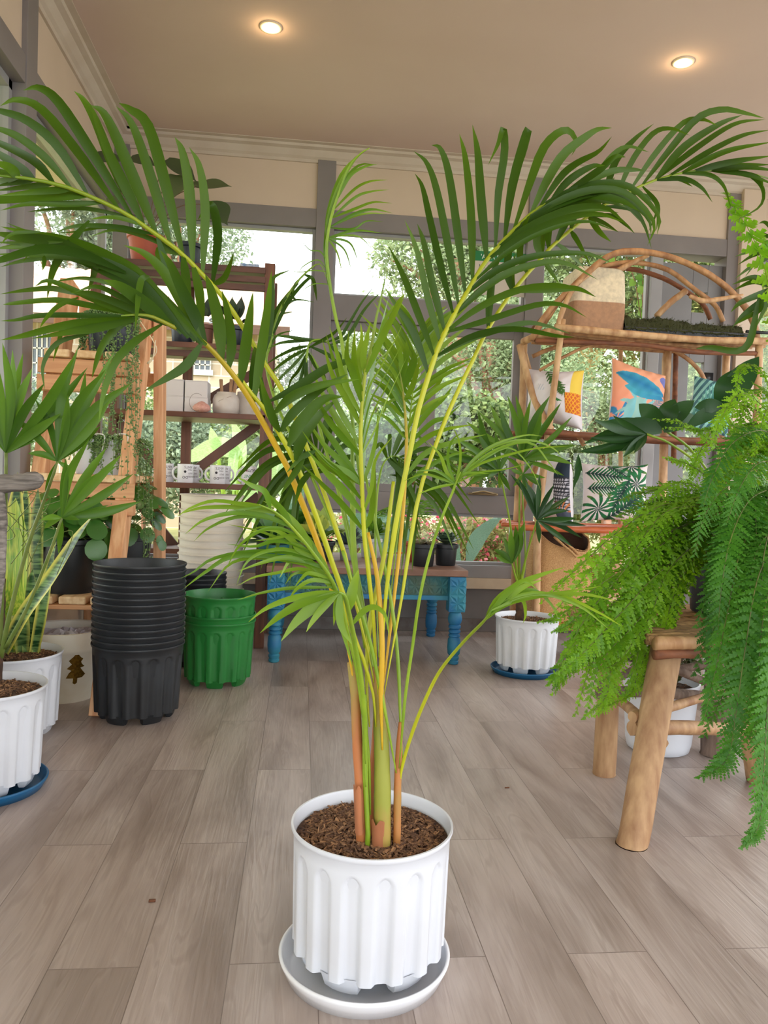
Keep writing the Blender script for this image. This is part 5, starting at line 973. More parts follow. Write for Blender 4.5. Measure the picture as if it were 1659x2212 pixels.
HAW = mat('striped haworthia leaf', rgb(38, 62, 42), .4, rgb(126, 150, 120), scale=3, stretch=(1, 1, 70), contrast=(.5, .62))
t_, c = tpot(963, 3.72, .060, .105, BLACKP, 'dark striped succulent in the right of two small black pots at the table edge', 'potted_haworthia'); lf = MB()
for k in range(30):
    a = k*2.4; u = k/30; el = 1.4-u*1.1; d = np.array([math.cos(a)*math.cos(el), math.sin(a)*math.cos(el), math.sin(el)]); b0 = np.array([c[0], c[1], zt+.10]); heart(lf, b0+d*.01, b0+d*(.06+.07*u), .034, (-d[0], -d[1], 1), rg.random(), 8, .05)
lf.build('foliage', HAW, t_)
t_, c = tpot(892, 3.86, .045, .10, TERRA, 'tiny feathery palm in a terracotta pot behind the echeveria', 'potted_parlor_palm'); lf = MB()
for k in range(9):
    a = rg.uniform(0, 6.28); b0 = np.array([c[0], c[1], zt+.10]); e = b0+np.array([math.cos(a)*.11, math.sin(a)*.07, rg.uniform(.14, .22)]); P = cat([b0, b0*.5+e*.5+np.array([0, 0, .05]), e, e+np.array([math.cos(a)*.07, 0, -.03])], 14); lf.tube(P, .001, 4, val=.5)
    for i in range(4, 15):
        for s in (-1, 1):
            d = np.array([math.cos(a+s*1.1), math.sin(a+s*1.1)*.8, .1]); lf.blade([P[i], P[i]+d*.03, P[i]+d*.055+np.array([0, 0, -.012])], .007, n=4, val=rg.random())
lf.build('foliage', FAN, t_)
AGL = mat('yellow variegated leaf', rgb(186, 196, 96), .35, rgb(70, 118, 46), attr=True, trans=.25)
def bushy(x, Y, rt, h, mt, lab, lm, n, s, sp_r, name, seed, asp=.45, up=.5):
    t_, c = tpot(x, Y, rt, h, mt, lab, name); lf = MB(); sm = MB(); rg = random.Random(seed)
    for k in range(n):
        a = rg.uniform(0, 6.28); el = rg.uniform(.05, 1.45); d = np.array([math.cos(a)*math.cos(el), math.sin(a)*math.cos(el), math.sin(el)]); b0 = np.array([c[0], c[1], zt+h-.01]); p = b0+d*sp_r*rg.uniform(.4, 1)
        dd = d+np.array([0, 0, -.35*rg.random()]); heart(lf, p, p+dd*s*rg.uniform(.7, 1.1), s*asp*2*rg.uniform(.8, 1.1)*.5, (rg.uniform(-.4, .4), -.3, 1), rg.random()); sm.tube([b0, p], .0016, 5)
    lf.build('foliage', lm, t_); sm.build('stem', FANS, t_); return t_
bushy(690, 3.80, .075, .095, BLACKP, 'yellow green variegated aglaonema in a black pot on the blue table', AGL, 26, .12, .10, 'potted_aglaonema', 3, .8)
bushy(625, 3.95, .07, .10, NAVY, 'round leaved green plant in a dark pot on the left of the blue table', PIL, 24, .09, .12, 'potted_peperomia', 4, 1.5)
bushy(800, 4.02, .06, .10, WHITEP, 'small green plant in a white pot hidden behind the palm stalks on the table', FAN, 18, .10, .08, 'potted_plant', 6, .7)
bushy(590, 3.68, .075, .085, mat('teal pot', rgb(20, 92, 96), .4), 'leafy plant in a teal pot at the left end of the blue table', mat('dark green glossy leaf', rgb(24, 66, 34), .3, rgb(70, 120, 50), attr=True, trans=.15), 26, .12, .09, 'potted_plant', 8, .7)
t_, c = tpot(752, 3.85, .05, .08, mat('grey pot', rgb(150, 150, 156), .5), 'spiky dark succulent in a grey pot in the middle of the blue table', 'potted_succulent'); lf = MB()
for k in range(70):
    a = rg.uniform(0, 6.28); el = rg.uniform(.05, 1.5); d = np.array([math.cos(a)*math.cos(el), math.sin(a)*math.cos(el), math.sin(el)]); b0 = np.array([c[0], c[1], zt+.08]); lf.blade([b0, b0+d*.05, b0+d*.10], .010, n=4, val=rg.random()*.3, basew=1, wide=.1)
lf.build('foliage', mat('blue black spikes', rgb(44, 54, 62), .5, rgb(96, 112, 116), attr=True), t_)
# white floor tray leaf litter is part of the floor; two wood crumbs lie on it
for x, y, lab in ((328, 1948, 'tiny brown crumb on the floor left of the white pot'), (1095, 1703, 'thin dry twig on the floor right of the palm'), (862, 1430, 'small dark leaf scrap on the floor in front of the table')):
    p = onz(x, y, 0); single(MB().beam((p[0]-.006, p[1], .002), (p[0]+.007, p[1]+.001, .002), .002 if 'twig' in lab else .007, .003), 'crumb', mat('dry brown bits', rgb(110, 70, 48), .9), lab, 'debris', (p[0], p[1], 0))
# ================================================================== rustic branch shelf on the right
BRN = mat('peeled branch', rgb(190, 144, 98), .6, rgb(144, 100, 66), scale=5, stretch=(6, 6, 3), bump=.35, contrast=(.35, .68))
BRN2 = mat('peeled branch pale', rgb(208, 170, 126), .6, rgb(166, 122, 82), scale=5, stretch=(6, 6, 2), bump=.3)
BRD = mat('branch dark bark', rgb(142, 88, 56), .7, rgb(104, 62, 42), scale=7, stretch=(2, 6, 6), bump=.4)
rs = thing('branch_shelf', 'rustic three tier shelf of peeled branches with a bent arch top by the door', 'shelf', (1.65, 3.8, 0))
_k = [0]
def rod(pts, r, nm='branch', mt=None, kn=.07, Y=None, n=16):
    _k[0] += 1
    return MB().tube(cat([at(*p) if len(p) == 3 else at(p[0], p[1], Y) for p in pts], n), r, 10, knob=kn, seed=_k[0]).build(nm, mt or BRN, rs)
YF, YB = 3.62, 3.95
def fl(x, Y): return (x, Y, 0)
A_ = at(1213, 700, YF); B_ = at(1185, 930, YF); C_ = at(1152, 1150, YF)
def pole(pts, r, nm='post', mt=None): _k[0] += 1; MB().tube(cat(pts, 18), r, 10, knob=.07, seed=_k[0]).build(nm, mt or BRN2, rs)
pole([at(1216, 690, YF), B_, at(1163, 1120, YF), at(1158, 1300, YF), (at(1158, 1300, YF)[0]-.005, YF, 0)], [.015, .017, .019, .022])
pole([at(1132, 735, YB), at(1128, 900, YB), at(1118, 1120, YB), at(1110, 1320, YB), (at(1110, 1320, YB)[0], YB, 0)], [.018, .02, .022, .024])
xr_ = at(1640, 748, YF)[0]; xb_ = at(1440, 790, YB)[0]
pole([(xr_, YF, 1.60), (xr_+.01, YF, 1.0), (xr_, YF, 0)], [.018, .021, .024])
pole([at(1442, 752, YB), at(1437, 850, YB), at(1430, 1100, YB), (at(1430, 1100, YB)[0], YB, 0)], [.024, .023, .024])
pole([at(1460, 758, YB), at(1458, 840, YB), at(1455, 1000, YB)], .014, 'post', BRD)
pole([at(1341, 752, 4.0), at(1340, 900, 4.0), at(1340, 1120, 4.0), (at(1340, 1120, 4.0)[0], 4.0, 0)], .012)
pole([(xr_+.02, YB, 1.62), (xr_+.02, YB, 0)], .02)
pole([at(1122, 745, 3.78), at(1150, 850, 3.72), at(1175, 905, 3.66), at(1190, 928, 3.62)], [.016, .018, .02], 'brace', BRN2)
pole([at(1165, 880, YB), at(1145, 800, YB), at(1130, 745, YB)], .010, 'brace')
# tier bars: front and back rails with slender sticks between them
def tier(z, x0, x1, sag=0.01, n=9, r=.013, nm='shelf_stick', mt=None, seed=0):
    rg = random.Random(seed)
    for i in range(n):
        y = YF-.02+(YB-YF+.02)*i/(n-1); r_ = r*(1.35 if i == 0 else rg.uniform(.75, 1.05)); _k[0] += 1
        MB().tube(cat([(x0+rg.uniform(-.03, .03), y, z+rg.uniform(-.008, .008)), ((x0*2+x1)/3, y, z-sag+rg.uniform(-.008, .008)), ((x0+x1*2)/3, y, z-sag+rg.uniform(-.008, .008)), (x1+rg.uniform(-.03, .06), y, z+rg.uniform(-.01, .01))], 14), r_, 9, knob=.09, seed=_k[0]).build(nm, mt or (BRN if i % 3 else BRN2), rs)
ZT = at(1215, 712, YF)[2]; ZM = at(1180, 935, YF)[2]; ZL_ = at(1160, 1140, YF)[2]
tier(ZT, 1.20, xr_+.02, seed=1); 
MB().tube(cat([(1.10, YF+.03, ZT-.055), (1.6, YF, ZT-.05), (1.9, YF, ZT-.07), (xr_, YF, ZT-.06)], 14), .012, 9, knob=.1).build('branch', BRD, rs)
rod([(1130, 738, 3.75), (1170, 722, 3.66), (1212, 712, 3.60)], [.018, .021], 'branch', BRN2)
tier(ZM, 1.06, xr_+.02, .0, 9, .011, seed=2, mt=BRD)
tier(ZL_, 1.02, xr_+.02, .0, 9, .011, seed=3, mt=mat('orange varnished stick', rgb(206, 112, 66), .4, rgb(180, 90, 50), scale=5, stretch=(2, 6, 6)))
ORB = mat('orange wood board', rgb(206, 128, 76), .45, rgb(182, 104, 60), scale=3, stretch=(2, 12, 4))
MB().box((1.10, 3.60, .155), (xr_, 3.97, .185)).build('shelf_board', ORB, rs, smooth=False, bevel=.004)
# arches over the top
rod([(1148, 735, 3.66), (1180, 680, 3.65), (1235, 622, 3.63), (1310, 556, 3.62), (1370, 543, 3.62), (1450, 556, 3.63), (1530, 592, 3.64), (1590, 640, 3.66), (1625, 690, 3.68), (1640, 750, 3.68)], .0155, n=30)
rod([(1175, 700, 3.74), (1225, 630, 3.73), (1285, 583, 3.72), (1360, 567, 3.72), (1440, 582, 3.73), (1500, 625, 3.75), (1545, 660, 3.76), (1562, 695, 3.76)], .0125, n=26)
rod([(1148, 715, 3.9), (1210, 645, 3.88), (1270, 592, 3.86), (1350, 580, 3.86), (1430, 600, 3.86), (1490, 635, 3.87), (1520, 660, 3.88), (1535, 690, 3.88)], .0125, n=26, mt=BRD)
rod([(1205, 720, 3.62), (1212, 680, 3.62), (1240, 620, 3.62), (1275, 590, 3.63)], [.014, .012], n=12, mt=BRN2)
rod([(1335, 585, 3.7), (1370, 565, 3.7), (1401, 552, 3.7)], [.015, .012, .008], mt=BRN2)
rod([(1418, 683, 3.8), (1450, 652, 3.8), (1482, 628, 3.8)], .016, mt=BRN2)
rod([(1490, 640, 3.58), (1520, 650, 3.58), (1560, 645, 3.58), (1605, 637, 3.58)], [.010, .013, .011, .006], mt=BRN2)
rod([(1150, 770, 3.9), (1195, 752, 3.88), (1280, 735, 3.86), (1400, 735, 3.86), (1470, 765, 3.86), (1510, 800, 3.88), (1530, 840, 3.9)], .011, n=24)
rod([(1165, 800, 3.7), (1220, 770, 3.68), (1280, 745, 3.66), (1370, 735, 3.65)], .008, n=18)
rod([(1245, 935, 3.7), (1262, 962, 3.7)], .012, 'brace'); rod([(1120, 1130, 3.9), (1140, 1060, 3.8), (1160, 1000, 3.7)], .014, 'brace'); rod([(1125, 1140, 3.65), (1165, 1130, 3.62), (1200, 1136, 3.6)], .012, 'brace', BRD)
# woven basket on top
WEA = bpy.data.materials.new('woven sisal'); WEA.use_nodes = True
def weave_mat(m, ca, cb2, zsplit=None, hs=330, vs_=900):
    n = m.node_tree; b = n.nodes['Principled BSDF']; l = n.links.new; t = n.nodes.new('ShaderNodeTexCoord'); a = n.nodes.new('ShaderNodeAttribute'); a.attribute_name = 'v'
    mx = n.nodes.new('ShaderNodeMix'); mx.data_type = 'RGBA'; mx.inputs[6].default_value = ca; mx.inputs[7].default_value = cb2; l(a.outputs['Fac'], mx.inputs[0])
    no = n.nodes.new('ShaderNodeTexNoise'); no.inputs['Scale'].default_value = 60; l(t.outputs['Object'], no.inputs[0]); m2 = n.nodes.new('ShaderNodeMix'); m2.data_type = 'RGBA'; m2.blend_type = 'MULTIPLY'; m2.inputs[0].default_value = .5
    l(mx.outputs[2], m2.inputs[6]); l(no.outputs[0], m2.inputs[7]); br_ = n.nodes.new('ShaderNodeBrightContrast'); br_.inputs[1].default_value = .06; l(m2.outputs[2], br_.inputs[0]); l(br_.outputs[0], b.inputs['Base Color']); b.inputs['Roughness'].default_value = .85
weave_mat(WEA, rgb(238, 222, 190), rgb(176, 126, 84))
def knit(z, th, amp=.0012, rows=150, cols=90): return amp*(abs(math.sin(z*rows*6.28/2))+.6*abs(math.sin(th*cols/2)))
p0 = at(1237, 706, 3.68); p1 = at(1345, 708, 3.68); ptp = at(1300, 585, 3.68); bw = (p1[0]-p0[0]); hb = ptp[2]-ZT-.01
bs = thing('woven_basket', 'square sisal basket, cream above brown, on top of the branch shelf', 'basket', ((p0[0]+p1[0])/2, 3.77, ZT+.01))
mb = MB(); nz, na = 60, 160; cx_, cy_ = (p0[0]+p1[0])/2, 3.77
q = []; vv = []
for i in range(nz+1):
    z = hb*i/nz
    for j in range(na):
        th = 2*math.pi*j/na; e_ = .24; c, s = math.cos(th), math.sin(th); rx = bw/2*(abs(c)**e_)*(1 if c > 0 else -1); ry = .10*(abs(s)**e_)*(1 if s > 0 else -1); k_ = 1+.03*math.sin(z*14)-.015*(i == nz); d_ = knit(z, th, .0012, 110, 60)
        dip = -.010*math.cos(th*2+.5)*(z/hb)**3
        q.append((cx_+rx*k_*(1+d_*8), cy_+ry*k_*(1+d_*8), ZT+.012+z+dip)); vv.append(0.0 if z > hb*.48 else 1.0)
mb.add(q, [(i*na+j, i*na+(j+1) % na, (i+1)*na+(j+1) % na, (i+1)*na+j) for i in range(nz) for j in range(na)]+[tuple(range(na-1, -1, -1))], 0, vv)
ob = mb.build('basket_body', WEA, bs); sm_ = ob.modifiers.new('s', 'SOLIDIFY'); sm_.thickness = .006; sm_.offset = 1
# moss tray
ms_ = thing('moss_tray', 'long black tray heaped with dark green moss on top of the branch shelf', 'tray', (1.85, 3.75, ZT+.02))
xa = p1[0]+.005; xb2 = at(1618, 730, 3.7)[0]; MB().box((xa, 3.66, ZT+.012), (xb2, 3.86, ZT+.045)).build('tray', BLACKP, ms_, smooth=False, bevel=.004)
mo_ = MB(); rg = random.Random(8)
q = []; nx, ny = 60, 14
for i in range(nx+1):
    for j in range(ny+1):
        x = xa+(xb2-.05-xa)*i/nx; y = 3.655+.21*j/ny; ed = min(j, ny-j)/ny*2; q.append((x, y, ZT+.03+(.075 if x < 1.9 else .06)*min(1, ed*3)*(.85+.12*math.sin(i*.31+j*.5)+.06*math.sin(i*.83))+rg.uniform(-.005, .005)))
mo_.add(q, [(i*(ny+1)+j, (i+1)*(ny+1)+j, (i+1)*(ny+1)+j+1, i*(ny+1)+j+1) for i in range(nx) for j in range(ny)], 0, .2)
for _ in range(5200):
    p = np.array(q[rg.randrange(len(q))])+np.array([rg.uniform(-.01, .01), rg.uniform(-.01, .01), rg.uniform(-.012, .004)]); d = np.array([rg.uniform(-1, 1), rg.uniform(-1, .3), rg.uniform(-.1, 1)])*.012; s = np.array([rg.uniform(-1, 1), rg.uniform(-1, 1), 0])*.0025
    mo_.add([p-s, p+s, p+d], [(0, 1, 2)], 0, rg.random())
o = mo_.build('moss', mat('dark moss', rgb(36, 40, 18), .95, rgb(84, 88, 40), attr=True), ms_, smooth=False)
for dz in (0, .035): MB().tube([at(1612, 716, 3.66)+np.array([0, 0, -dz]), at(1700, 722, 3.66)+np.array([0, 0, -dz])], .008, 8).build('tray_rod', BLACKP, ms_)
# cushions
def inleaf(u, v, cx, cy, ang, L_, w_):
    dx, dy = u-cx, v-cy; a = dx*math.cos(ang)+dy*math.sin(ang); b = -dx*math.sin(ang)+dy*math.cos(ang); t = a/L_
    if t < 0 or t > 1: return None
    hw = w_*math.sin(math.pi*t**.8); return b/hw if abs(b) < hw else None
def frondpat(u, v, cx, cy, ang, L_, reach, n=9, wid=.018, lean=.75):
    """palm-frond print: returns 0..1 darkness or None"""
    dx, dy = u-cx, v-cy; a = dx*math.cos(ang)+dy*math.sin(ang); b = -dx*math.sin(ang)+dy*math.cos(ang)
    if abs(b) < .007 and 0 < a < L_: return 1.0
    s = 1 if b > 0 else -1; ab = abs(b); k = (a-ab*lean)/L_*n; f = k-math.floor(k); i = math.floor(k)
    if 0 <= i < n:
        rr_ = reach*math.sin(math.pi*(.18+.75*(i+.5)/n)); 
        if ab < rr_:
            hw = .44*(1-ab/rr_)**.5
            if abs(f-.5) < hw: return 1-ab/rr_*.9
    return None
def starpat(u, v, cx, cy, r, n=9, ph=0):
    dx, dy = u-cx, v-cy; rr_ = math.hypot(dx, dy); a = math.atan2(dy, dx)+ph+rr_*1.2; k = a/(2*math.pi)*n; f = abs(k-round(k))
    if rr_ < r and f < .38*(1-rr_/r)**.5: return 1-rr_/r*.8
    return None
def lerp(a, b, t): return tuple(a[i]+(b[i]-a[i])*t for i in range(3))+(1,)
def cushion(name, label, corners, thick, colf, Y, group=None, n=110, back=rgb(226, 222, 226), lean=.0, plump=.5):
    """corners px: TL, TR, BR, BL with depth each"""
    TL, TR, BR, BL = [at(*c) for c in corners]; nn = np.cross(TR-TL, BL-TL); nn /= np.linalg.norm(nn)
    if nn[1] > 0: nn = -nn
    cen = (TL+TR+BR+BL)/4; q = []; cols = []; mb = MB()
    for side in (1, -1):
        for i in range(n+1):
            for j in range(n+1):
                u, v = j/n, i/n; pin = .055*(1-abs(2*u-1)**2*1.0) ; pv = .05*(1-abs(2*v-1)**2)
                uu = .5+(u-.5)*(1-2*pv*.9); vv_ = .5+(v-.5)*(1-2*pin*.9)
                p = (TL*(1-uu)+TR*uu)*(1-vv_)+(BL*(1-uu)+BR*uu)*vv_
                h = thick*.5*(max(0, 1-abs(2*u-1)**2.6)*max(0, 1-abs(2*v-1)**2.6))**plump; h += .0025*math.sin(u*30+v*9)*math.sin(v*21)*(1 if h > .01 else 0)
                q.append(p+nn*h*side); cols.append(colf(u, v) if side == 1 else back)
    m_ = n+1; f = []
    for s in (0, 1):
        o = s*m_*m_
        for i in range(n):
            for j in range(n):
                a = (o+i*m_+j, o+i*m_+j+1, o+(i+1)*m_+j+1, o+(i+1)*m_+j); f.append(a if s else a[::-1])
    mb.add(q, f); o = mb.build('cover', colmat('printed cushion cloth'), None, org=cen, col=cols)
    t_ = thing(name, label, 'cushion', cen, group); o.parent = t_; o.location = (0, 0, 0)
    edge = [(0, j/n) for j in range(n)]+[(i/n, 1) for i in range(n)]+[(1, 1-j/n) for j in range(n)]+[(1-i/n, 0) for i in range(n+1)]
    return t_
WC = rgb(226, 220, 226)
def c_orange(u, v):
    base = lerp(rgb(240, 168, 128), rgb(236, 150, 130), v)
    r = inleaf(u, v, .02, .22, .32, 1.0, .15)
    if r is not None: return lerp(rgb(26, 116, 164), rgb(60, 150, 176), abs(r))
    r = inleaf(u, v, .12, .42, .22, .86, .12)
    if r is not None: return lerp(rgb(70, 168, 186), rgb(30, 120, 168), u)
    r = inleaf(u, v, .8, .18, .2, .4, .12)
    if r is not None: return rgb(112, 116, 180)
    r = starpat(u, v, .38, .78, .34, 11)
    if r is not None or math.hypot(u-.36, v-.80) < .2: return lerp(rgb(150, 190, 178), rgb(120, 186, 196), (u*3) % 1)
    r = frondpat(u, v, .6, .92, -.9, .45, .18, 8)
    if r is not None: return rgb(120, 130, 140)
    r = starpat(u, v, .08, .9, .24, 7)
    if r is not None: return rgb(50, 130, 180)
    return base
cushion('printed_cushion', 'orange and blue tropical leaf cushion standing on the middle tier of the branch shelf', [(1322, 772, 3.68), (1438, 812, 3.76), (1432, 912, 3.68), (1312, 925, 3.58)], .12, c_orange, 3.7)
def c_pine(u, v):
    if u > .80:
        if .42 < v < .78:
            return rgb(236, 170, 40) if ((u*40+v*22) % 2 < .5 or (u*40-v*22) % 2 < .5) else rgb(206, 96, 40)
        if v < .42: return rgb(232, 200, 80) if u > .88 else WC
    for cx, cy, a in ((.42, .02, .95), (.5, .12, .9), (.58, .2, .8)):
        r = frondpat(u, v, cx, cy, a, .42, .10, 7)
        if r is not None: return rgb(70, 110, 50)
    for cx, cy, a, L_ in ((.55, .55, .2, .22), (.56, .66, 1.1, .2), (.6, .78, 1.9, .2)):
        r = inleaf(u, v, cx, cy, a, L_, .028)
        if r is not None: return rgb(58, 130, 62)
    return lerp(WC, rgb(196, 196, 210), 1 if (.30 < u < .42 and .3 < v < .42 and math.sin(u*130+v*60) > .35) else 0)
cushion('printed_cushion', 'plump white cushion with pineapple print at left end of the middle tier', [(1140, 796, 3.84), (1262, 800, 3.66), (1258, 930, 3.62), (1138, 912, 3.82)], .20, c_pine, 3.7, plump=.42)
def c_palm(u, v):
    best = None
    for cx, cy, a, L_, rc in ((.02, .18, .15, .52, .20), (.03, .45, .0, .42, .17), (.66, .30, 2.0, .6, .2), (.36, .02, .7, .34, .14), (.36, 1.0, -.7, .7, .2), (.62, .60, .9, .4, .15)):
        r = frondpat(u, v, cx, cy, a, L_, rc, 10)
        if r is not None: best = max(best or 0, r)
    for cx, cy, r0, n, ph in ((.78, .38, .34, 10, .4), (.20, .82, .30, 11, .1), (.72, .02, .30, 10, 1.0), (.98, .85, .25, 9, .5), (.5, .55, .2, 9, .9)):
        r = starpat(u, v, cx, cy, r0, n, ph)
        if r is not None: best = max(best or 0, r)
    if best is None: return rgb(226, 214, 214)
    return lerp(rgb(130, 176, 50), rgb(20, 76, 46), min(1, best*2.2)) if best < .45 else lerp(rgb(30, 110, 60), rgb(14, 44, 44), (best-.55)*2.2)
cushion('printed_cushion', 'white cushion with dark green palm frond print on the lower tier of the branch shelf', [(1256, 1000, 3.72), (1400, 1003, 3.72), (1398, 1130, 3.66), (1252, 1128, 3.66)], .13, c_palm, 3.7, n=190)
def c_tower(u, v):
    if u > .74:
        if v < .28: return rgb(28, 44, 60)
        if v > .8: return rgb(70, 78, 96)
        if v > .66 and (u*19+v*9) % 1 < .3: return rgb(206, 120, 60)
        return rgb(44, 44, 52) if (v*18) % 1 < .35 or (u*22+v*6) % 1 < .28 or (u*22-v*6) % 1 < .2 else rgb(190, 186, 196)
    return lerp(WC, rgb(226, 190, 176), max(0, v-.75)*2)
cushion('printed_cushion', 'white cushion edged with a dark tower print at left of the lower tier', [(1164, 985, 3.84), (1232, 992, 3.66), (1236, 1135, 3.64), (1158, 1120, 3.84)], .13, c_tower, 3.7, plump=.42)
def c_teal(u, v):
    r = frondpat(u, v, .05, .9, -.8, 1.1, .3, 12)
    if r is not None: return lerp(rgb(120, 190, 176), rgb(40, 100, 100), r)
    return rgb(150, 206, 196) if (u*7+v*5) % 1 > .5 else rgb(66, 110, 120)
cushion('printed_cushion', 'teal leaf patterned cushion leaning at the right of the middle tier behind foliage', [(1500, 812, 3.78), (1600, 835, 3.72), (1570, 945, 3.66), (1480, 925, 3.66)], .14, c_teal, 3.7)
# jute bags on the bottom board
JUTE = mat('jute weave', rgb(204, 162, 110), .9, rgb(172, 128, 82), scale=220, bump=.6)
def bag(x0, x1, yt, yb_, Y, label, mt, dep=.12, dark=True, cuts=True):
    a, b = at(x0, yb_, Y), at(x1, yb_, Y); t0 = at(x0, yt, Y); cx, w_ = (a[0]+b[0])/2, (b[0]-a[0]); z0 = .187; h = t0[2]-z0; t_ = thing('woven_bag', label, 'bag', (cx, Y, z0)); mb = MB(); nz, na = 90, 150; q = []
    for i in range(nz+1):
        z = h*i/nz
        for j in range(na):
            th = 2*math.pi*j/na; c, s = math.cos(th), math.sin(th); e_ = .5; d_ = .0022*(.5+.5*math.sin(z*520))+.0012*math.sin(th*70); k_ = 1+.05*math.sin(math.pi*z/h)-.05*(z/h)**3
            top = (-.085*max(0, math.cos(th+1.15))**2 if cuts else 0)*(z/h)**7
            q.append((cx+(w_/2*k_+d_)*abs(c)**e_*(1 if c > 0 else -1), Y+(dep*k_+d_)*abs(s)**e_*(1 if s > 0 else -1), z0+z+top))
    mb.add(q, [(i*na+j, i*na+(j+1) % na, (i+1)*na+(j+1) % na, (i+1)*na+j) for i in range(nz) for j in range(na)]+[tuple(range(na-1, -1, -1))])
    o = mb.build('bag_body', mt, t_); s_ = o.modifiers.new('s', 'SOLIDIFY'); s_.thickness = .006
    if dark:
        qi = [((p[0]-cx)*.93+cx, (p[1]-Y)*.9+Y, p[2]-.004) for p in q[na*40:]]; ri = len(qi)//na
        MB().add(qi, [(i*na+j, i*na+(j+1) % na, (i+1)*na+(j+1) % na, (i+1)*na+j) for i in range(ri-1) for j in range(na)]+[tuple(range(na))]).build('interior', mat('dark bag lining', rgb(96, 70, 54), .9, rgb(66, 46, 36), scale=10), t_)  # dark brown shell set just inside the bag wall
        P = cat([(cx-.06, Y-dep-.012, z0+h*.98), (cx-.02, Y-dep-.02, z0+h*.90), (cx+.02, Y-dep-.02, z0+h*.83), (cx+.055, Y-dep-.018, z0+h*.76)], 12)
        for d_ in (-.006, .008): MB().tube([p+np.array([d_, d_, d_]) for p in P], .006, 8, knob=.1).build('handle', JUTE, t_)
    return t_
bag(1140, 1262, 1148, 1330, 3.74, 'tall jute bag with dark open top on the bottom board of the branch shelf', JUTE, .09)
bag(1262, 1330, 1198, 1330, 3.80, 'smaller two tone woven basket beside the jute bag, mostly behind the fern', mat('pale jute weave', rgb(214, 184, 150), .9, rgb(168, 120, 84), scale=3, stretch=(.1, .1, 5), contrast=(.45, .55)), .08, False, False)
# ------------------------------------------------------------------ little fan palm in the white pot on the blue saucer
rc = (1.045, 3.40); rp_t = thing('potted_fan_palm', 'small fan palm in a white fluted pot right of the blue carved table', 'potted plant', (rc[0], rc[1], .014))
saucer('plant_saucer', (rc[0]-.005, rc[1], 0), .150, BLUEP, 'blue round saucer under the small fan palm right of the table', .026)
fluted_pot(rp_t, (rc[0], rc[1], .014), .146, .245, mat('white pot plastic cool', rgb(226, 230, 236), .35, rgb(216, 220, 226), scale=5), .3, n=160); soil(rp_t, rc, .140, .234, 700, 8, .008)
ZR = dict(Zs=3.6875, O=(940, 780))
st(rp_t, [(1125, 1340, 3.38), (1125, 1310, 3.38), (1122, 1275, 3.38), (1122, 1255, 3.38)], [.026, .022, .014, .010], FIBRE, 'trunk', .08)
fan(rp_t, (690, 790), [(575, 272), (640, 268), (762, 300), (915, 275), (1003, 330), (1092, 440), (850, 380), (505, 350), (440, 345), (340, 400), (245, 480), (1130, 665), (1100, 820), (240, 600), (700, 440), (1030, 915)], Y=3.36, wd=.029, seed=21, dY=.12, **ZR)
fan(rp_t, (510, 880), [(340, 400), (150, 610), (60, 690), (20, 760), (95, 890), (230, 1012), (405, 945), (512, 1015), (600, 1035), (640, 620), (480, 560), (230, 700), (600, 700), (330, 560)], Y=3.30, wd=.027, seed=22, dY=.12, **ZR)
fan(rp_t, (810, 1265), [(600, 900), (660, 930), (950, 980), (830, 900), (1072, 1078), (955, 1080), (1060, 1190), (1205, 1310), (1172, 1410), (1092, 1478), (830, 1455), (1130, 1250), (720, 960)], Y=3.28, wd=.030, seed=23, dY=.12, mt=mat('dark fan leaf', rgb(22, 58, 22), .3, rgb(50, 96, 34), attr=True, trans=.2), **ZR)
fan(rp_t, (612, 1612), [(465, 1500), (475, 1540), (545, 1398), (600, 1340), (640, 1310), (715, 1280), (690, 1340)], Y=3.33, wd=.034, seed=24, dY=.06, **ZR)
fan(rp_t, (700, 900), [(560, 760), (620, 1000), (720, 1020), (760, 1060), (850, 1000), (880, 930), (600, 860), (820, 760)], Y=3.34, wd=.03, seed=25, dY=.1, **ZR)
for pts in ([(1122, 1258, 3.38), (1122, 1100, 3.36), (1124, 1000, 3.36)], [(1120, 1258, 3.38), (1100, 1120, 3.33), (1080, 1020, 3.30)], [(1124, 1258, 3.38), (1140, 1190, 3.32), (1160, 1124, 3.28)], [(1119, 1262, 3.38), (1112, 1240, 3.35), (1106, 1217, 3.33)], [(1126, 1258, 3.38), (1135, 1200, 3.36), (1128, 1060, 3.35)]): st(rp_t, pts, [.006, .0042, .0035], STALKG)
# ================================================================== rustic stool with the ferns
LOG = mat('debarked log', rgb(184, 148, 108), .65, rgb(140, 100, 68), scale=4, stretch=(9, 9, 2.2), bump=.4, contrast=(.35, .7))
LOGD = mat('weathered log', rgb(136, 116, 102), .8, rgb(92, 74, 62), scale=5, stretch=(12, 12, 2), bump=.6)
sl = thing('rustic_stool', 'rustic log stool with slatted bark top and crossed branch braces under the ferns', 'stool', (1.15, 2.1, 0))
def log(pts, r, nm='leg', mt=None, kn=.03, n=14, k=14):
    _k[0] += 1; pts = [np.array(p, float) for p in pts]
    if nm == 'leg': pts = [pts[0]+(pts[0]-pts[1])*.12]+pts
    g = MB().tube(cat(pts, n), r, k, knob=kn, seed=_k[0]); g.v = [(x, y, max(0.0, z)) for x, y, z in g.v]; g.build(nm, mt or LOG, sl, auto=60)
A0 = onz(1367, 1822, 0); B0 = onz(1305, 1672, 0); C0 = onz(1640, 1690, 0); D0 = onz(1545, 1630, 0)
A1 = at(1441, 1400, 1.87); B1 = at(1318, 1425, 2.16); C1 = at(1590, 1400, 2.02); D1 = at(1560, 1420, 2.34)
for p in (A1, B1, C1, D1): p[2] = .462
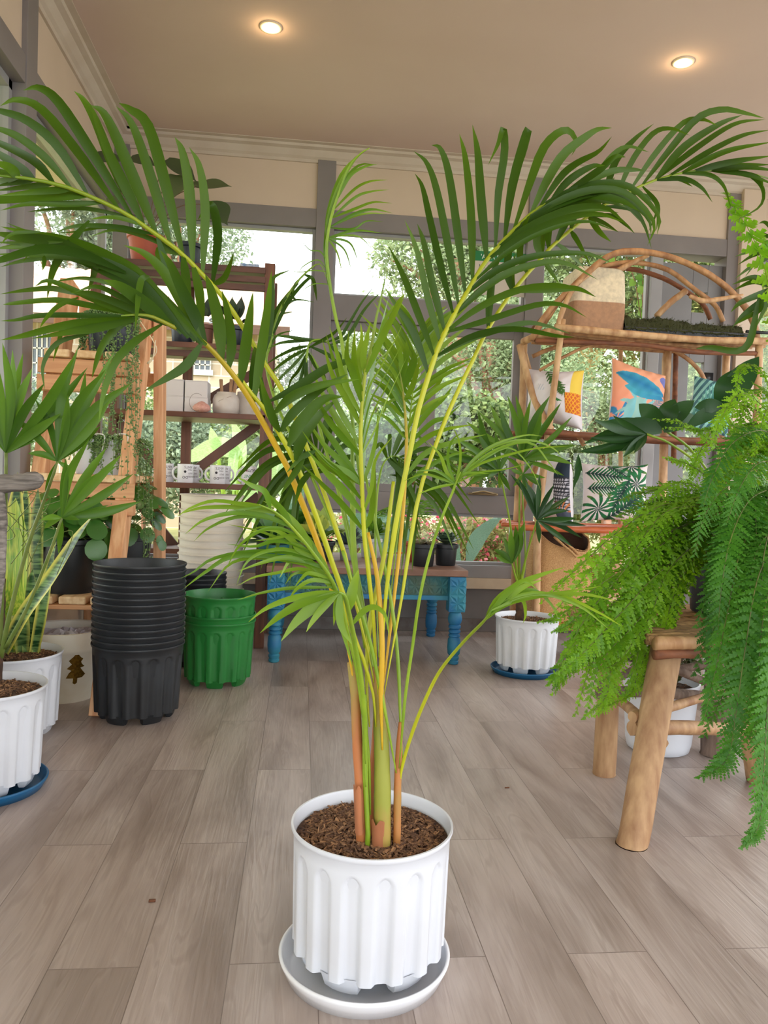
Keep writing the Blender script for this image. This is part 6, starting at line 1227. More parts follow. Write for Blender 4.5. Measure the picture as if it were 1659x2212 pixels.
log([A0, A0*.5+A1*.5, A1], [.037, .037, .040]); log([B0, B0*.5+B1*.5, B1], [.034, .033, .032]); log([C0, C0*.5+C1*.5, C1], [.036, .034, .034]); log([D0, D0*.5+D1*.5, D1], [.047, .046, .044], 'leg', LOGD, .06)
# top: narrow split sticks
dA = (C1-A1)/np.linalg.norm(C1-A1); dB = (B1-A1)/np.linalg.norm(B1-A1)
TOPM = mat('split stick top', rgb(190, 150, 100), .75, rgb(120, 88, 56), scale=6, stretch=(5, 30, 30), bump=.5, contrast=(.35, .65))
ex = np.array([1.0, .22, 0]); ex /= np.linalg.norm(ex); ey = np.array([-.16, 1.0, 0]); ey /= np.linalg.norm(ey); o0 = A1+np.array([0, 0, .016])-ex*.07-ey*.06
for i in range(15):
    rg = random.Random(i); c0 = o0+ey*(.010+.0305*i)+ex*rg.uniform(-.01, .01); _k[0] += 1
    MB().tube(cat([c0, c0+ex*.2+np.array([0, 0, rg.uniform(-.003, .003)]), c0+ex*.4, c0+ex*(.56+rg.uniform(-.01, .015))], 12), .0155, 8, knob=.12, seed=_k[0]).build('top_slat', TOPM, sl)
MB().tube(cat([o0-ex*.02-ey*.012, o0+ex*.3-ey*.016, o0+ex*.58-ey*.012], 12), .017, 9, knob=.15, seed=3).build('edge_branch', BRN2, sl)
MB().tube(cat([o0-ex*.02-ey*.012-np.array([0, 0, .026]), o0+ex*.3-ey*.016-np.array([0, 0, .026]), o0+ex*.56-ey*.012-np.array([0, 0, .02])], 12), .013, 9, knob=.15, seed=5).build('edge_branch', BRD, sl)
log([at(1292, 1497, 2.13), at(1400, 1494, 2.16), at(1520, 1505, 2.2), at(1570, 1510, 2.22)], [.018, .017, .016], 'brace', LOGD, .06)
log([at(1365, 1573, 1.84), at(1480, 1572, 1.90), at(1580, 1576, 1.98), at(1660, 1588, 2.03)], [.019, .018, .018], 'brace', None, .05)
log([at(1330, 1507, 2.12), at(1362, 1532, 2.02), at(1400, 1570, 1.9), at(1432, 1608, 1.83)], [.014, .015, .016], 'brace', None, .05)
log([at(1366, 1549, 1.84), at(1430, 1532, 1.90), at(1500, 1512, 1.98), at(1570, 1490, 2.1)], [.014, .013, .010], 'brace', None, .05)
log([at(1418, 1530, 1.96), at(1424, 1560, 1.90), at(1428, 1582, 1.85)], [.011, .013, .014], 'brace', LOGD, .05)
log([at(1400, 1420, 1.98), at(1470, 1450, 1.98), at(1540, 1480, 2.0)], [.012, .012, .010], 'brace', LOGD, .05)
log([at(1430, 1450, 2.2), at(1500, 1440, 2.2), at(1560, 1425, 2.2)], [.012, .012, .010], 'brace', LOGD, .05)
log([at(1300, 1478, 2.14), at(1340, 1462, 2.2), at(1380, 1440, 2.25)], .012, 'brace', LOGD, .05)
# white round pot under it, with a small shrub
wc = (at(1420, 1620, 2.40)[0], 2.40); t_ = thing('potted_shrub', 'small dark shrub in a smooth white round pot standing under the log stool', 'potted plant', (wc[0], wc[1], 0))
MB().lathe([(.001, 0), (.088, 0), (.098, .006), (.104, .03), (.118, .21), (.122, .222), (.122, .228), (.118, .23), (.114, .222), (.1, .03), (.001, .02)], (wc[0], wc[1], 0), 72).build('pot', mat('smooth white pot', rgb(224, 228, 236), .35, rgb(214, 219, 228), scale=4), t_, auto=50)
soil(t_, wc, .108, .205, 120, 11, .006)
SHR = mat('shrub leaf', rgb(66, 84, 50), .5, rgb(110, 116, 72), attr=True, trans=.15); lf = MB(); sm = MB(); rg = random.Random(4)
for k in range(26):
    a = rg.uniform(0, 6.28); b0 = np.array([wc[0]+.03*math.cos(a), wc[1]+.03*math.sin(a), .21]); e = b0+np.array([math.cos(a)*rg.uniform(.02, .12), math.sin(a)*rg.uniform(.02, .12), rg.uniform(.05, .18)]); P = cat([b0, (b0+e)/2+np.array([0, 0, .02]), e], 8); sm.tube(P, .0018, 5)
    for p in P[2:]:
        for s in range(3):
            d = np.array([rg.uniform(-1, 1), rg.uniform(-1, 1), rg.uniform(-.3, .9)]); d /= np.linalg.norm(d); heart(lf, p, p+d*rg.uniform(.02, .035), .012, (.1, .3, 1), rg.random(), 4)
lf.build('foliage', SHR, t_); sm.build('stem', MATS['brown stem'], t_)

# ------------------------------------------------------------------ ferns
FERN = mat('bright fern', rgb(66, 118, 18), .45, rgb(132, 178, 40), attr=True, trans=.30, spec=.3)
FERND = mat('deep green fern', rgb(38, 92, 20), .45, rgb(84, 142, 40), attr=True, trans=.26, spec=.3)
RACH = mat('fern rib', rgb(72, 70, 40), .6, rgb(110, 120, 50), scale=10)
def fern_frond(parent, pts, plen, n=30, seed=0, mt=None, ruffle=1.0, valr=(0, .6), view_bias=.5, rib=None, lobes=5, open_=.0, pw=.34):
    n = int(n*.85); rg = random.Random(seed); P = cat(pts, n); mb = MB(); L_ = sum(np.linalg.norm(P[i+1]-P[i]) for i in range(n)); sp_ = L_/n
    nrm = None; base_v = rg.uniform(*valr); tiltr = rg.uniform(-.5, .5)
    for i in range(1, n+1):
        u = i/n; t = P[min(i+1, n)]-P[i-1]; t /= np.linalg.norm(t); vd = CO-P[i]; vd /= np.linalg.norm(vd); nn = vd*view_bias+np.array([0, 0, 1])*(1-view_bias)
        a = np.cross(t, nn); a /= np.linalg.norm(a); a = a*math.cos(tiltr)+np.cross(t, a)*math.sin(tiltr); b = np.cross(a, t)
        ln = plen*(math.sin(math.pi*min(1, .12+.88*u)**.85)**.55 if u < .995 else .3)*rg.uniform(.85, 1.1); ln = max(ln, plen*.16)
        for s in (-1, 1):
            off = (0 if s > 0 else sp_*.5); p0 = P[i]-t*off; fwd = .25+.5*u; d = a*s+t*fwd+b*rg.uniform(-.35, .35)*ruffle; d /= np.linalg.norm(d); droop = np.array([0, 0, -1])*ln*rg.uniform(.05, .35)
            wv = max(sp_*.9, plen*pw)*rg.uniform(.9, 1.15)*min(1, .5+ln/plen*.6); side = np.cross(d, b); side /= np.linalg.norm(side); up = np.cross(side, d); v = min(1, max(0, base_v+rg.uniform(-.15, .25))); k = lobes; q = [p0]; vv = [v]
            for j in range(1, k+1):
                w_ = j/k; c_ = p0+d*ln*w_+droop*w_*w_+up*rg.uniform(-1, 1)*ln*.05*ruffle; h = wv*.5*(1-.75*w_**1.6)
                z1, z2 = rg.uniform(-1, 1)*h*.55*ruffle, rg.uniform(-1, 1)*h*.55*ruffle
                q += [c_-d*ln/k*.96-side*h*.68+up*z1*.3, c_-side*h+up*z1, c_+up*h*.15, c_+side*h+up*z2, c_-d*ln/k*.96+side*h*.68+up*z2*.3]; vv += [v, min(1, v+.3), v, min(1, v+.3), v]
            tip = p0+d*ln*1.08+droop*1.15; q.append(tip); vv.append(min(1, v+.35)); f = []
            for j in range(k):
                o = 1+j*5; pc = 0 if j == 0 else o-5+2
                f += [(pc, o, o+1, o+2), (pc, o+2, o+3, o+4)]
            lo = 1+(k-1)*5; f += [(lo+1, len(q)-1, lo+2), (lo+2, len(q)-1, lo+3)]
            mb.add(q, f, 0, vv)
    o = mb.build('frond', mt or FERN, parent, smooth=True)
    MB().tube(P, [.0016, .0011, .0005], 5).build('rib', rib or RACH, o); return o
fz = .498
fc = at(1545, 1285, 2.16); f1 = thing('potted_fern', 'bright green ruffled fern in a black pot on the log stool, spilling left', 'potted plant', (fc[0], 2.16, fz))
pc1 = (fc[0], 2.16, fz); plain_pot(f1, pc1, .085, .068, .15, BLACKP)
cr = np.array([pc1[0], pc1[1], fz+.15])
def pf(*pts): return [at(*p) for p in pts]
G1 = [([(1560, 1120, 2.1), (1440, 1090, 1.95), (1340, 1145, 1.85), (1250, 1225, 1.78), (1172, 1300, 1.75)], .034, 34), ([(1560, 1140, 2.1), (1495, 1128, 1.98), (1400, 1180, 1.88), (1325, 1260, 1.8), (1262, 1340, 1.77), (1205, 1450, 1.75), (1188, 1478, 1.75)], .040, 44),
 ([(1565, 1165, 2.12), (1500, 1205, 2.0), (1455, 1290, 1.93), (1432, 1370, 1.9), (1395, 1430, 1.87)], .040, 30), ([(1560, 1190, 2.1), (1450, 1260, 1.93), (1370, 1350, 1.83), (1300, 1430, 1.80), (1265, 1550, 1.80)], .038, 40), ([(1500, 1180, 2.1), (1420, 1240, 1.88), (1345, 1320, 1.78), (1270, 1400, 1.73), (1210, 1455, 1.71)], .040, 40),
 ([(1540, 1160, 2.1), (1420, 1140, 1.95), (1330, 1200, 1.88), (1290, 1300, 1.85), (1270, 1390, 1.85)], .036, 36), ([(1520, 1200, 2.1), (1400, 1300, 1.95), (1330, 1400, 1.9), (1310, 1500, 1.88), (1270, 1545, 1.88)], .038, 36), ([(1560, 1150, 2.1), (1470, 1150, 1.95), (1380, 1230, 1.85), (1350, 1330, 1.83), (1330, 1420, 1.82)], .040, 36),
 ([(1530, 1180, 2.1), (1440, 1190, 1.95), (1370, 1290, 1.87), (1380, 1400, 1.85), (1350, 1500, 1.85)], .036, 34), ([(1580, 1130, 2.1), (1520, 1060, 2.0), (1460, 1045, 1.95), (1400, 1085, 1.93)], .036, 26), ([(1600, 1110, 2.1), (1540, 1040, 2.05), (1480, 1000, 2.0), (1435, 990, 1.98)], .03, 22), ([(1620, 1080, 2.1), (1560, 980, 2.0), (1500, 930, 1.98), (1440, 925, 1.97)], .022, 24),
 ([(1600, 1120, 2.1), (1550, 1080, 1.98), (1490, 1080, 1.93), (1440, 1130, 1.9), (1400, 1200, 1.88)], .038, 32), ([(1600, 1140, 2.1), (1540, 1100, 1.95), (1450, 1100, 1.88), (1390, 1160, 1.84), (1340, 1250, 1.82)], .038, 34), ([(1540, 1180, 2.1), (1480, 1240, 2.0), (1440, 1340, 1.95), (1460, 1400, 1.95)], .036, 24),
 ([(1560, 1180, 2.1), (1500, 1180, 1.98), (1440, 1240, 1.9), (1400, 1340, 1.85), (1330, 1440, 1.83)], .040, 36), ([(1580, 1160, 2.1), (1560, 1260, 2.06), (1545, 1330, 2.04)], .022, 20), ([(1460, 1200, 2.0), (1340, 1290, 1.83), (1260, 1370, 1.76), (1215, 1420, 1.74)], .038, 34),
 ([(1480, 1180, 2.05), (1400, 1200, 1.9), (1300, 1260, 1.8), (1210, 1330, 1.77), (1165, 1345, 1.76)], .024, 34), ([(1450, 1260, 2.0), (1370, 1380, 1.86), (1320, 1440, 1.83), (1250, 1440, 1.8), (1195, 1500, 1.8)], .030, 34), ([(1500, 1250, 2.0), (1420, 1360, 1.92), (1380, 1450, 1.9), (1360, 1500, 1.9), (1300, 1530, 1.9)], .026, 34)]
for i, (pts, pl, n) in enumerate(G1):
    fern_frond(f1, pf(*pts), pl, n, i, valr=(.15, .7), ruffle=1.2)
    jr = random.Random(500+i); jx, jy = jr.uniform(-28, 28), jr.uniform(-22, 26); k_ = len(pts)-1
    fern_frond(f1, pf(*[(x+jx*j/k_*1.2, y+jy*j/k_*1.2, Y+.05*j/k_) for j, (x, y, Y) in enumerate(pts)]), pl*jr.uniform(.8, 1), n, 520+i, valr=(.05, .6), ruffle=1.3)
rg = random.Random(12)
for i in range(20):          # inner fronds that fill the clump
    x0, y0 = 1580+rg.uniform(-30, 60), 1130+rg.uniform(-30, 40); ang = rg.uniform(2.2, 4.1); ln = rg.uniform(120, 290); x3 = x0+math.cos(ang)*ln; y3 = y0-math.sin(ang)*ln*.5+rg.uniform(20, 200); xm, ym = x0+(x3-x0)*.45, y0+(y3-y0)*.25-rg.uniform(10, 70)
    fern_frond(f1, pf((x0, y0, 2.15), (xm, ym, 2.05), ((xm+x3)/2, (ym+y3)/2-10, 2.0), (x3, y3, 1.96)), .034, 26, 100+i, valr=(0, .5), ruffle=1.2)
# second, darker fern hanging at the right edge, on its own tall planter
f2c = at(1640, 1180, 1.95); f2 = thing('potted_fern', 'darker deep green fern cascading down the right edge from a cream planter', 'potted plant', (f2c[0], 2.06, fz))
plain_pot(f2, (at(1605, 1280, 2.0)[0], 2.02, fz), .088, .080, .24, CREAMP)
G2 = [([(1640, 1120, 1.98), (1600, 1190, 1.75), (1570, 1330, 1.66), (1545, 1450, 1.62), (1520, 1560, 1.60)], .044, 44), ([(1690, 1150, 1.9), (1640, 1240, 1.65), (1610, 1400, 1.58), (1590, 1540, 1.55), (1570, 1640, 1.55), (1512, 1680, 1.55)], .046, 52), ([(1700, 1100, 1.9), (1680, 1300, 1.55), (1660, 1500, 1.48), (1650, 1660, 1.45), (1640, 1780, 1.43), (1605, 1832, 1.42)], .036, 60),
 ([(1660, 1100, 1.95), (1600, 1140, 1.8), (1560, 1230, 1.74), (1545, 1330, 1.72), (1530, 1420, 1.72)], .042, 36), ([(1680, 1050, 1.9), (1620, 1080, 1.78), (1580, 1160, 1.7), (1560, 1260, 1.67), (1550, 1370, 1.66)], .044, 38), ([(1690, 1180, 1.85), (1655, 1300, 1.62), (1640, 1420, 1.58), (1630, 1540, 1.56), (1640, 1640, 1.56)], .046, 46), ([(1700, 1200, 1.8), (1690, 1350, 1.55), (1680, 1500, 1.5), (1665, 1650, 1.48)], .046, 44),
 ([(1640, 1160, 1.9), (1600, 1250, 1.74), (1590, 1370, 1.7), (1570, 1480, 1.68), (1520, 1590, 1.66)], .040, 44), ([(1690, 1000, 1.9), (1640, 1000, 1.8), (1600, 1050, 1.74), (1570, 1130, 1.72)], .040, 30), ([(1700, 950, 1.9), (1640, 930, 1.82), (1580, 960, 1.78), (1540, 1030, 1.77), (1520, 1090, 1.77)], .036, 32), ([(1680, 1080, 1.9), (1650, 1200, 1.7), (1640, 1330, 1.63), (1600, 1450, 1.6), (1600, 1540, 1.6)], .046, 44),
 ([(1690, 1130, 1.86), (1640, 1180, 1.74), (1620, 1280, 1.70), (1640, 1400, 1.67), (1625, 1500, 1.66)], .044, 40), ([(1660, 1040, 1.92), (1620, 1030, 1.86), (1560, 1060, 1.82), (1520, 1120, 1.8), (1500, 1200, 1.8)], .040, 32), ([(1700, 1300, 1.7), (1680, 1420, 1.56), (1650, 1520, 1.52), (1615, 1600, 1.50)], .042, 34)]
for i, (pts, pl, n) in enumerate(G2): fern_frond(f2, pf(*pts), pl, n, 40+i, mt=FERND, valr=(0, .55), ruffle=.8, lobes=6, pw=.30)
for i in range(22):
    x0, y0 = 1660+rg.uniform(-20, 60), 1080+rg.uniform(-60, 120); x3 = rg.uniform(1500, 1700); y3 = y0+rg.uniform(120, 420); xm = (x0+x3)/2-20
    fern_frond(f2, pf((x0, y0, 1.95), (xm, y0+10, 1.86), ((xm+x3)/2, (y0+y3)/2, 1.8), (x3, y3, 1.77)), .042, 32, 200+i, mt=FERND, valr=(0, .5), ruffle=.8, lobes=5, pw=.32)
# third fern, bright, on a shelf higher up at the right edge, with one frond reaching up
f3c = at(1720, 1000, 2.3); f3 = thing('potted_fern', 'light green fern filling the right edge above the stool, one frond reaching up', 'potted plant', (f3c[0], 2.35, fz))
st3 = thing('plant_stand', 'tall plant stand just outside the right edge carrying the upper fern', 'stand', (f3c[0]+.05, 2.35, 0))
for dx in (-.12, .12):
    for dy in (-.12, .12): MB().tube([(f3c[0]+.05+dx, 2.35+dy, 0), (f3c[0]+.05+dx*.8, 2.35+dy*.8, .80)], .016, 8).build('leg', LOG, st3)
MB().lathe([(.001, .80), (.16, .80), (.165, .81), (.16, .825), (.001, .825)], (f3c[0]+.05, 2.35, 0), 40).build('stand_top', LOG, st3, auto=40)
plain_pot(f3, (f3c[0]+.05, 2.35, .826), .10, .08, .16, BLACKP); ORG[f3.name] = np.array((f3c[0], 2.35, fz))
G3 = [([(1700, 950, 2.2), (1650, 880, 2.05), (1600, 850, 2.0), (1560, 900, 1.97), (1540, 960, 1.96)], .034, 34), ([(1700, 920, 2.2), (1660, 830, 2.1), (1630, 790, 2.05), (1600, 800, 2.02), (1590, 860, 2.0)], .030, 30), ([(1710, 960, 2.2), (1640, 930, 2.05), (1580, 920, 2.0), (1520, 930, 1.98), (1470, 920, 1.98)], .024, 36), ([(1700, 1000, 2.2), (1620, 980, 2.05), (1560, 1000, 2.0), (1510, 1060, 1.98)], .036, 32), ([(1710, 1020, 2.2), (1640, 1030, 2.05), (1590, 1100, 2.0), (1560, 1180, 1.98)], .038, 32),
 ([(1700, 900, 2.2), (1680, 850, 2.1), (1650, 900, 2.02), (1630, 980, 2.0)], .036, 28), ([(1700, 980, 2.2), (1640, 960, 2.1), (1600, 1000, 2.05), (1590, 1080, 2.03)], .038, 28), ([(1710, 940, 2.2), (1620, 880, 2.1), (1570, 890, 2.06), (1510, 980, 2.04), (1490, 1040, 2.04)], .030, 34), ([(1700, 1000, 2.2), (1600, 1010, 2.1), (1530, 1060, 2.06), (1490, 1130, 2.05)], .036, 32), ([(1690, 880, 2.2), (1640, 840, 2.12), (1600, 900, 2.1), (1580, 980, 2.1)], .034, 28)]
for i, (pts, pl, n) in enumerate(G3): fern_frond(f3, pf(*pts), pl, n, 70+i, valr=(.1, .7), ruffle=1.3)
for i in range(16):
    x0, y0 = 1710, 960; x3 = rg.uniform(1500, 1690); y3 = rg.uniform(860, 1200); xm = (x0+x3)/2
    fern_frond(f3, pf((x0, y0, 2.25), (xm, min(y0, y3)-rg.uniform(0, 50), 2.16), ((xm+x3)/2, (y0+y3)/2, 2.12), (x3, y3, 2.1)), .034, 26, 300+i, valr=(0, .6), ruffle=1.2)
UPL = mat('backlit fern leaflet', rgb(96, 158, 34), .4, rgb(150, 196, 60), attr=True, trans=.4)
fern_frond(f3, pf((1700, 800, 1.9), (1680, 700, 1.7), (1655, 590, 1.6), (1625, 510, 1.55), (1590, 455, 1.52), (1566, 420, 1.5)), .034, 15, 90, mt=UPL, valr=(.1, .5), ruffle=.5, view_bias=.9, lobes=4, pw=.62, rib=STALKG)
fern_frond(f3, pf((1720, 720, 1.8), (1700, 620, 1.66), (1665, 540, 1.6), (1640, 520, 1.58)), .034, 12, 91, mt=UPL, valr=(.1, .5), ruffle=.5, view_bias=.9, lobes=4, pw=.62, rib=STALKG)
# ------------------------------------------------------------------ dark leaved floor plants behind the ferns
f4c = at(1590, 1300, 2.9); f4 = thing('potted_lady_palm', 'dark fan leaved plant reaching left in front of the branch shelf', 'potted plant', (f4c[0], 2.9, 0))
plain_pot(f4, (f4c[0], 2.9, 0), .12, .10, .24, WHITEP)
DFAN = mat('dark glossy palm leaf', rgb(28, 66, 26), .4, rgb(52, 92, 38), attr=True, trans=.2, spec=.3)
ZK = dict(Zs=3.318, O=(1159, 900))
fan(f4, (790, 125), [(410, 20), (545, -10), (380, 150), (300, 250), (700, 262), (620, 290), (480, 60), (330, 200), (420, 250), (600, 250)], Y=2.75, wd=.034, seed=31, dY=.10, mt=DFAN, bendy=.12, **ZK)
fan(f4, (300, 270), [(260, 530), (290, 470), (330, 400), (270, 380)], Y=2.7, wd=.018, seed=32, dY=.03, mt=DFAN, **ZK)
MB().tube(cat(pf((1397, 938, 2.75), (1450, 960, 2.78), (1520, 1020, 2.82), (1570, 1150, 2.88), (1590, 1300, 2.9)), 18), .005, 8).build('stem', STALKG, f4)
lob = MB()                     # the big lobed leaf
def lobed(mb, Y, ribs, hub, wdp, seed=0, val=.3, yy=0.0):
    for (tx, ty, w_) in ribs: mb.blade([at(hub[0], hub[1], Y), at((hub[0]+tx)/2, (hub[1]+ty)/2-4, Y-.02), at(tx, ty, Y+yy)], w_, fold=.12, n=9, val=val, wide=.45, basew=.55)
lobed(lob, 2.8, [(1325, 925, .07), (1380, 872, .07), (1458, 862, .075), (1500, 865, .07), (1505, 900, .07), (1290, 915, .05)], (1430, 925), 1)
lob.build('leaf', DFAN, f4); lob = MB()
lobed(lob, 2.6, [(1580, 800, .08), (1640, 770, .09), (1480, 925, .05), (1500, 880, .05)], (1560, 880), 2, val=.1)
lob.build('leaf', DFAN, f4)
MB().tube(cat(pf((1430, 925, 2.8), (1500, 980, 2.84), (1570, 1100, 2.9), (1592, 1300, 2.9)), 14), .005, 8).build('stem', STALKG, f4)
MB().tube(cat(pf((1560, 880, 2.6), (1600, 960, 2.7), (1610, 1100, 2.82), (1595, 1300, 2.9)), 14), .005, 8).build('stem', STALKG, f4)
# kentia palm outside the right edge whose leaflets reach in
kc = at(1900, 1300, 2.6); kp = thing('potted_kentia_palm', 'palm at the right edge whose thin dark leaflets reach in over the door', 'potted plant', (kc[0], 2.6, 0))
plain_pot(kp, (kc[0], 2.6, 0), .16, .13, .28, BLACKP)
MB().tube(cat([(kc[0], 2.6, .25), at(1860, 900, 2.5), at(1800, 650, 2.4)], 14), [.014, .010, .006], 8).build('stem', STALKG, kp)
ZP = dict(Zs=3.318, O=(1159, 220))
frond(kp, [(1668, 560, 2.2), (1690, 520, 2.2), (1720, 560, 2.25), (1780, 640, 2.35), (1820, 700, 2.4)], [(.8, (1700, 940), (1560, 940), (1430, 1030)), (.8, (1700, 980), (1560, 1060), (1420, 1110)), (.8, (1700, 1050), (1560, 1100), (1440, 1170)), (.8, (1700, 1100), (1540, 1180), (1420, 1270)), (.7, (1720, 880), (1650, 870), (1590, 870)), (.7, (1720, 1000), (1600, 1120), (1490, 1260))], .017, sm=STALKG, seed=41, val=(0, .2), dY=.04, **ZP)
frond(kp, [(1640, 640, 2.1), (1680, 620, 2.1), (1740, 660, 2.2), (1820, 740, 2.4)], [((1700, 1250), (1560, 1260), (1400, 1310)), ((1700, 1300), (1560, 1290), (1410, 1350)), ((1720, 1380), (1600, 1380), (1460, 1440), (1390, 1510)), ((1720, 1440), (1600, 1440), (1480, 1530), (1400, 1620)), ((1720, 1500), (1600, 1490), (1500, 1550), (1420, 1600)), ((1700, 1360), (1650, 1440), (1560, 1640)), ((1700, 1640), (1500, 1760), (1240, 1760), (1140, 1770))], .019, sm=STALKG, seed=42, val=(0, .2), dY=.04, **ZP)
# ================================================================== outside the windows
LAWN = mat('dry lawn', rgb(190, 180, 124), .95, rgb(156, 156, 100), scale=3, contrast=(.3, .7))
struct(MB().box((-30, WY+DT, -.3), (40, 45, -.12)), 'ground', LAWN, smooth=False)
struct(MB().box((.2, WY+DT, -.12), (8, 7.0, -.09)), 'path', mat('gravel strip', rgb(206, 196, 180), .95, rgb(140, 130, 118), scale=90, bump=.5), smooth=False)
struct(MB().box((-30, -12, -.3), (LX-DT-.01, WY+DT, -.12)), 'ground', LAWN, smooth=False)
# stone house with a tiled roof
hs = thing('stone_house', 'stone house with a terracotta tiled roof seen through the left windows', 'house', (-4.0, 14, -.12))
STN = bpy.data.materials.new('stone blocks'); STN.use_nodes = True; n = STN.node_tree; b = n.nodes['Principled BSDF']; l = n.links.new
t = n.nodes.new('ShaderNodeTexCoord'); sp2 = n.nodes.new('ShaderNodeSeparateXYZ'); c2 = n.nodes.new('ShaderNodeCombineXYZ'); l(t.outputs['Object'], sp2.inputs[0]); l(sp2.outputs[0], c2.inputs[0]); l(sp2.outputs[2], c2.inputs[1])
br = n.nodes.new('ShaderNodeTexBrick'); l(c2.outputs[0], br.inputs[0]); br.inputs['Scale'].default_value = 1; br.inputs['Brick Width'].default_value = .42; br.inputs['Row Height'].default_value = .21; br.inputs['Mortar Size'].default_value = .012
br.inputs['Color1'].default_value = rgb(206, 184, 158); br.inputs['Color2'].default_value = rgb(184, 160, 136); br.inputs['Mortar'].default_value = rgb(220, 210, 196); l(br.outputs[0], b.inputs['Base Color']); b.inputs['Roughness'].default_value = .9
hx0, hx1 = -12.0, at(588, 800, 14)[0]; zr = at(300, 700, 14)[2]; MB().box((hx0, 14, -.12), (hx1, 18, zr)).build('wall', STN, hs, smooth=False)
TIL = mat('roof tile', rgb(228, 200, 178), .9, rgb(214, 178, 154), scale=4)
rf = MB(); ny = 22; ztop = at(150, 585, 17)[2]
for i in range(ny):
    y0 = 13.5+i*3.5/ny; z0 = zr-.12+(ztop-zr+.12)*i/ny; q = []; nx = 220
    for j in range(nx+1):
        x = hx0-.2+(hx1+.5-hx0)*j/nx; w_ = .035*abs(math.sin(x*math.pi/.22)); q += [(x, y0, z0+.07+w_), (x, y0+3.5/ny+.04, z0+(ztop-zr+.12)/ny+.02+w_), (x, y0, z0+.01)]
    rf.add(q, [(j*3, j*3+3, j*3+4, j*3+1) for j in range(nx)]+[(j*3+2, j*3+5, j*3+3, j*3) for j in range(nx)])
rf.build('roof', TIL, hs, smooth=False)
MB().beam((hx0, 13.5, zr-.08), (hx1+.3, 13.5, zr-.08), .04, .16).build('fascia', mat('dark fascia', rgb(92, 64, 50), .8), hs, smooth=False)
DG = mat('dark house glass', rgb(70, 78, 86), .2, rgb(96, 104, 112), scale=3)
def hwin(x0, x1, y0, y1):
    a = at(x0, y0, 14); b_ = at(x1, y1, 14); g = MB().box((a[0], 13.97, b_[2]), (b_[0], 13.99, a[2])); o = g.build('house_window', DG, hs, smooth=False); fr = MB(); w_ = .05
    fr.box((a[0]-w_, 13.94, b_[2]-w_*2), (b_[0]+w_, 13.97, b_[2])); 
    for k in range(5): x = a[0]+(b_[0]-a[0])*k/4; fr.box((x-.012, 13.945, b_[2]), (x+.012, 13.965, a[2]))
    for k in range(1, 4): z = b_[2]+(a[2]-b_[2])*k/4; fr.box((a[0], 13.945, z-.012), (b_[0], 13.965, z+.012))
    fr.build('window_bars', mat('white window paint', rgb(214, 208, 196), .7), o, smooth=False)
hwin(410, 455, 755, 800); hwin(10, 30, 720, 870); hwin(72, 112, 720, 850); hwin(240, 290, 750, 830)
# trees and shrubs: every one its own crown and trunk
LFM = {}
def leafmat(nm, a, b): return mat(nm, tuple(x*.72 for x in a[:3])+(1,), .7, tuple(x*.78 for x in b[:3])+(1,), attr=True, trans=.25, spec=.2)
L1 = leafmat('pale tree leaf', rgb(112, 134, 94), rgb(184, 196, 150)); L2 = leafmat('mid tree leaf', rgb(92, 116, 70), rgb(160, 176, 112)); L3 = leafmat('yellow green leaf', rgb(130, 144, 84), rgb(198, 194, 128)); L4 = leafmat('dark shrub leaf', rgb(66, 96, 56), rgb(124, 152, 88)); L5 = leafmat('grey green leaf', rgb(116, 134, 112), rgb(176, 188, 160))
BARK = mat('reddish bark', rgb(176, 124, 96), .9, rgb(132, 92, 72), scale=3, stretch=(8, 8, 1), bump=.5); BARKY = mat('yellow bark', rgb(208, 182, 120), .8, rgb(170, 140, 90), scale=3, stretch=(5, 5, 1))
def cloud(mb, c, rx, ry, rz, n, s, rg, asp=2.0, hollow=.5):
    C = np.array(c, float)
    for _ in range(n):
        d = np.array([rg.gauss(0, 1), rg.gauss(0, 1), rg.gauss(0, 1)]); d /= np.linalg.norm(d); rr_ = (hollow+(1-hollow)*rg.random()**.6)*rg.uniform(.82, 1.08); p = C+d*np.array([rx, ry, rz])*rr_
        a = np.array([rg.uniform(-1, 1), rg.uniform(-1, 1), rg.uniform(-1, .4)]); a /= np.linalg.norm(a); b = np.cross(a, [rg.uniform(-1, 1), rg.uniform(-1, 1), rg.uniform(-1, 1)]); b /= (np.linalg.norm(b)+1e-6); L_ = s*rg.uniform(.6, 1.3)
        m_ = np.cross(a, b)*L_*.12; mb.add([p, p+a*L_*.45+b*L_/asp*.5+m_, p+a*L_, p+a*L_*.45-b*L_/asp*.5+m_], [(0, 1, 2), (0, 2, 3)], 0, rg.random())
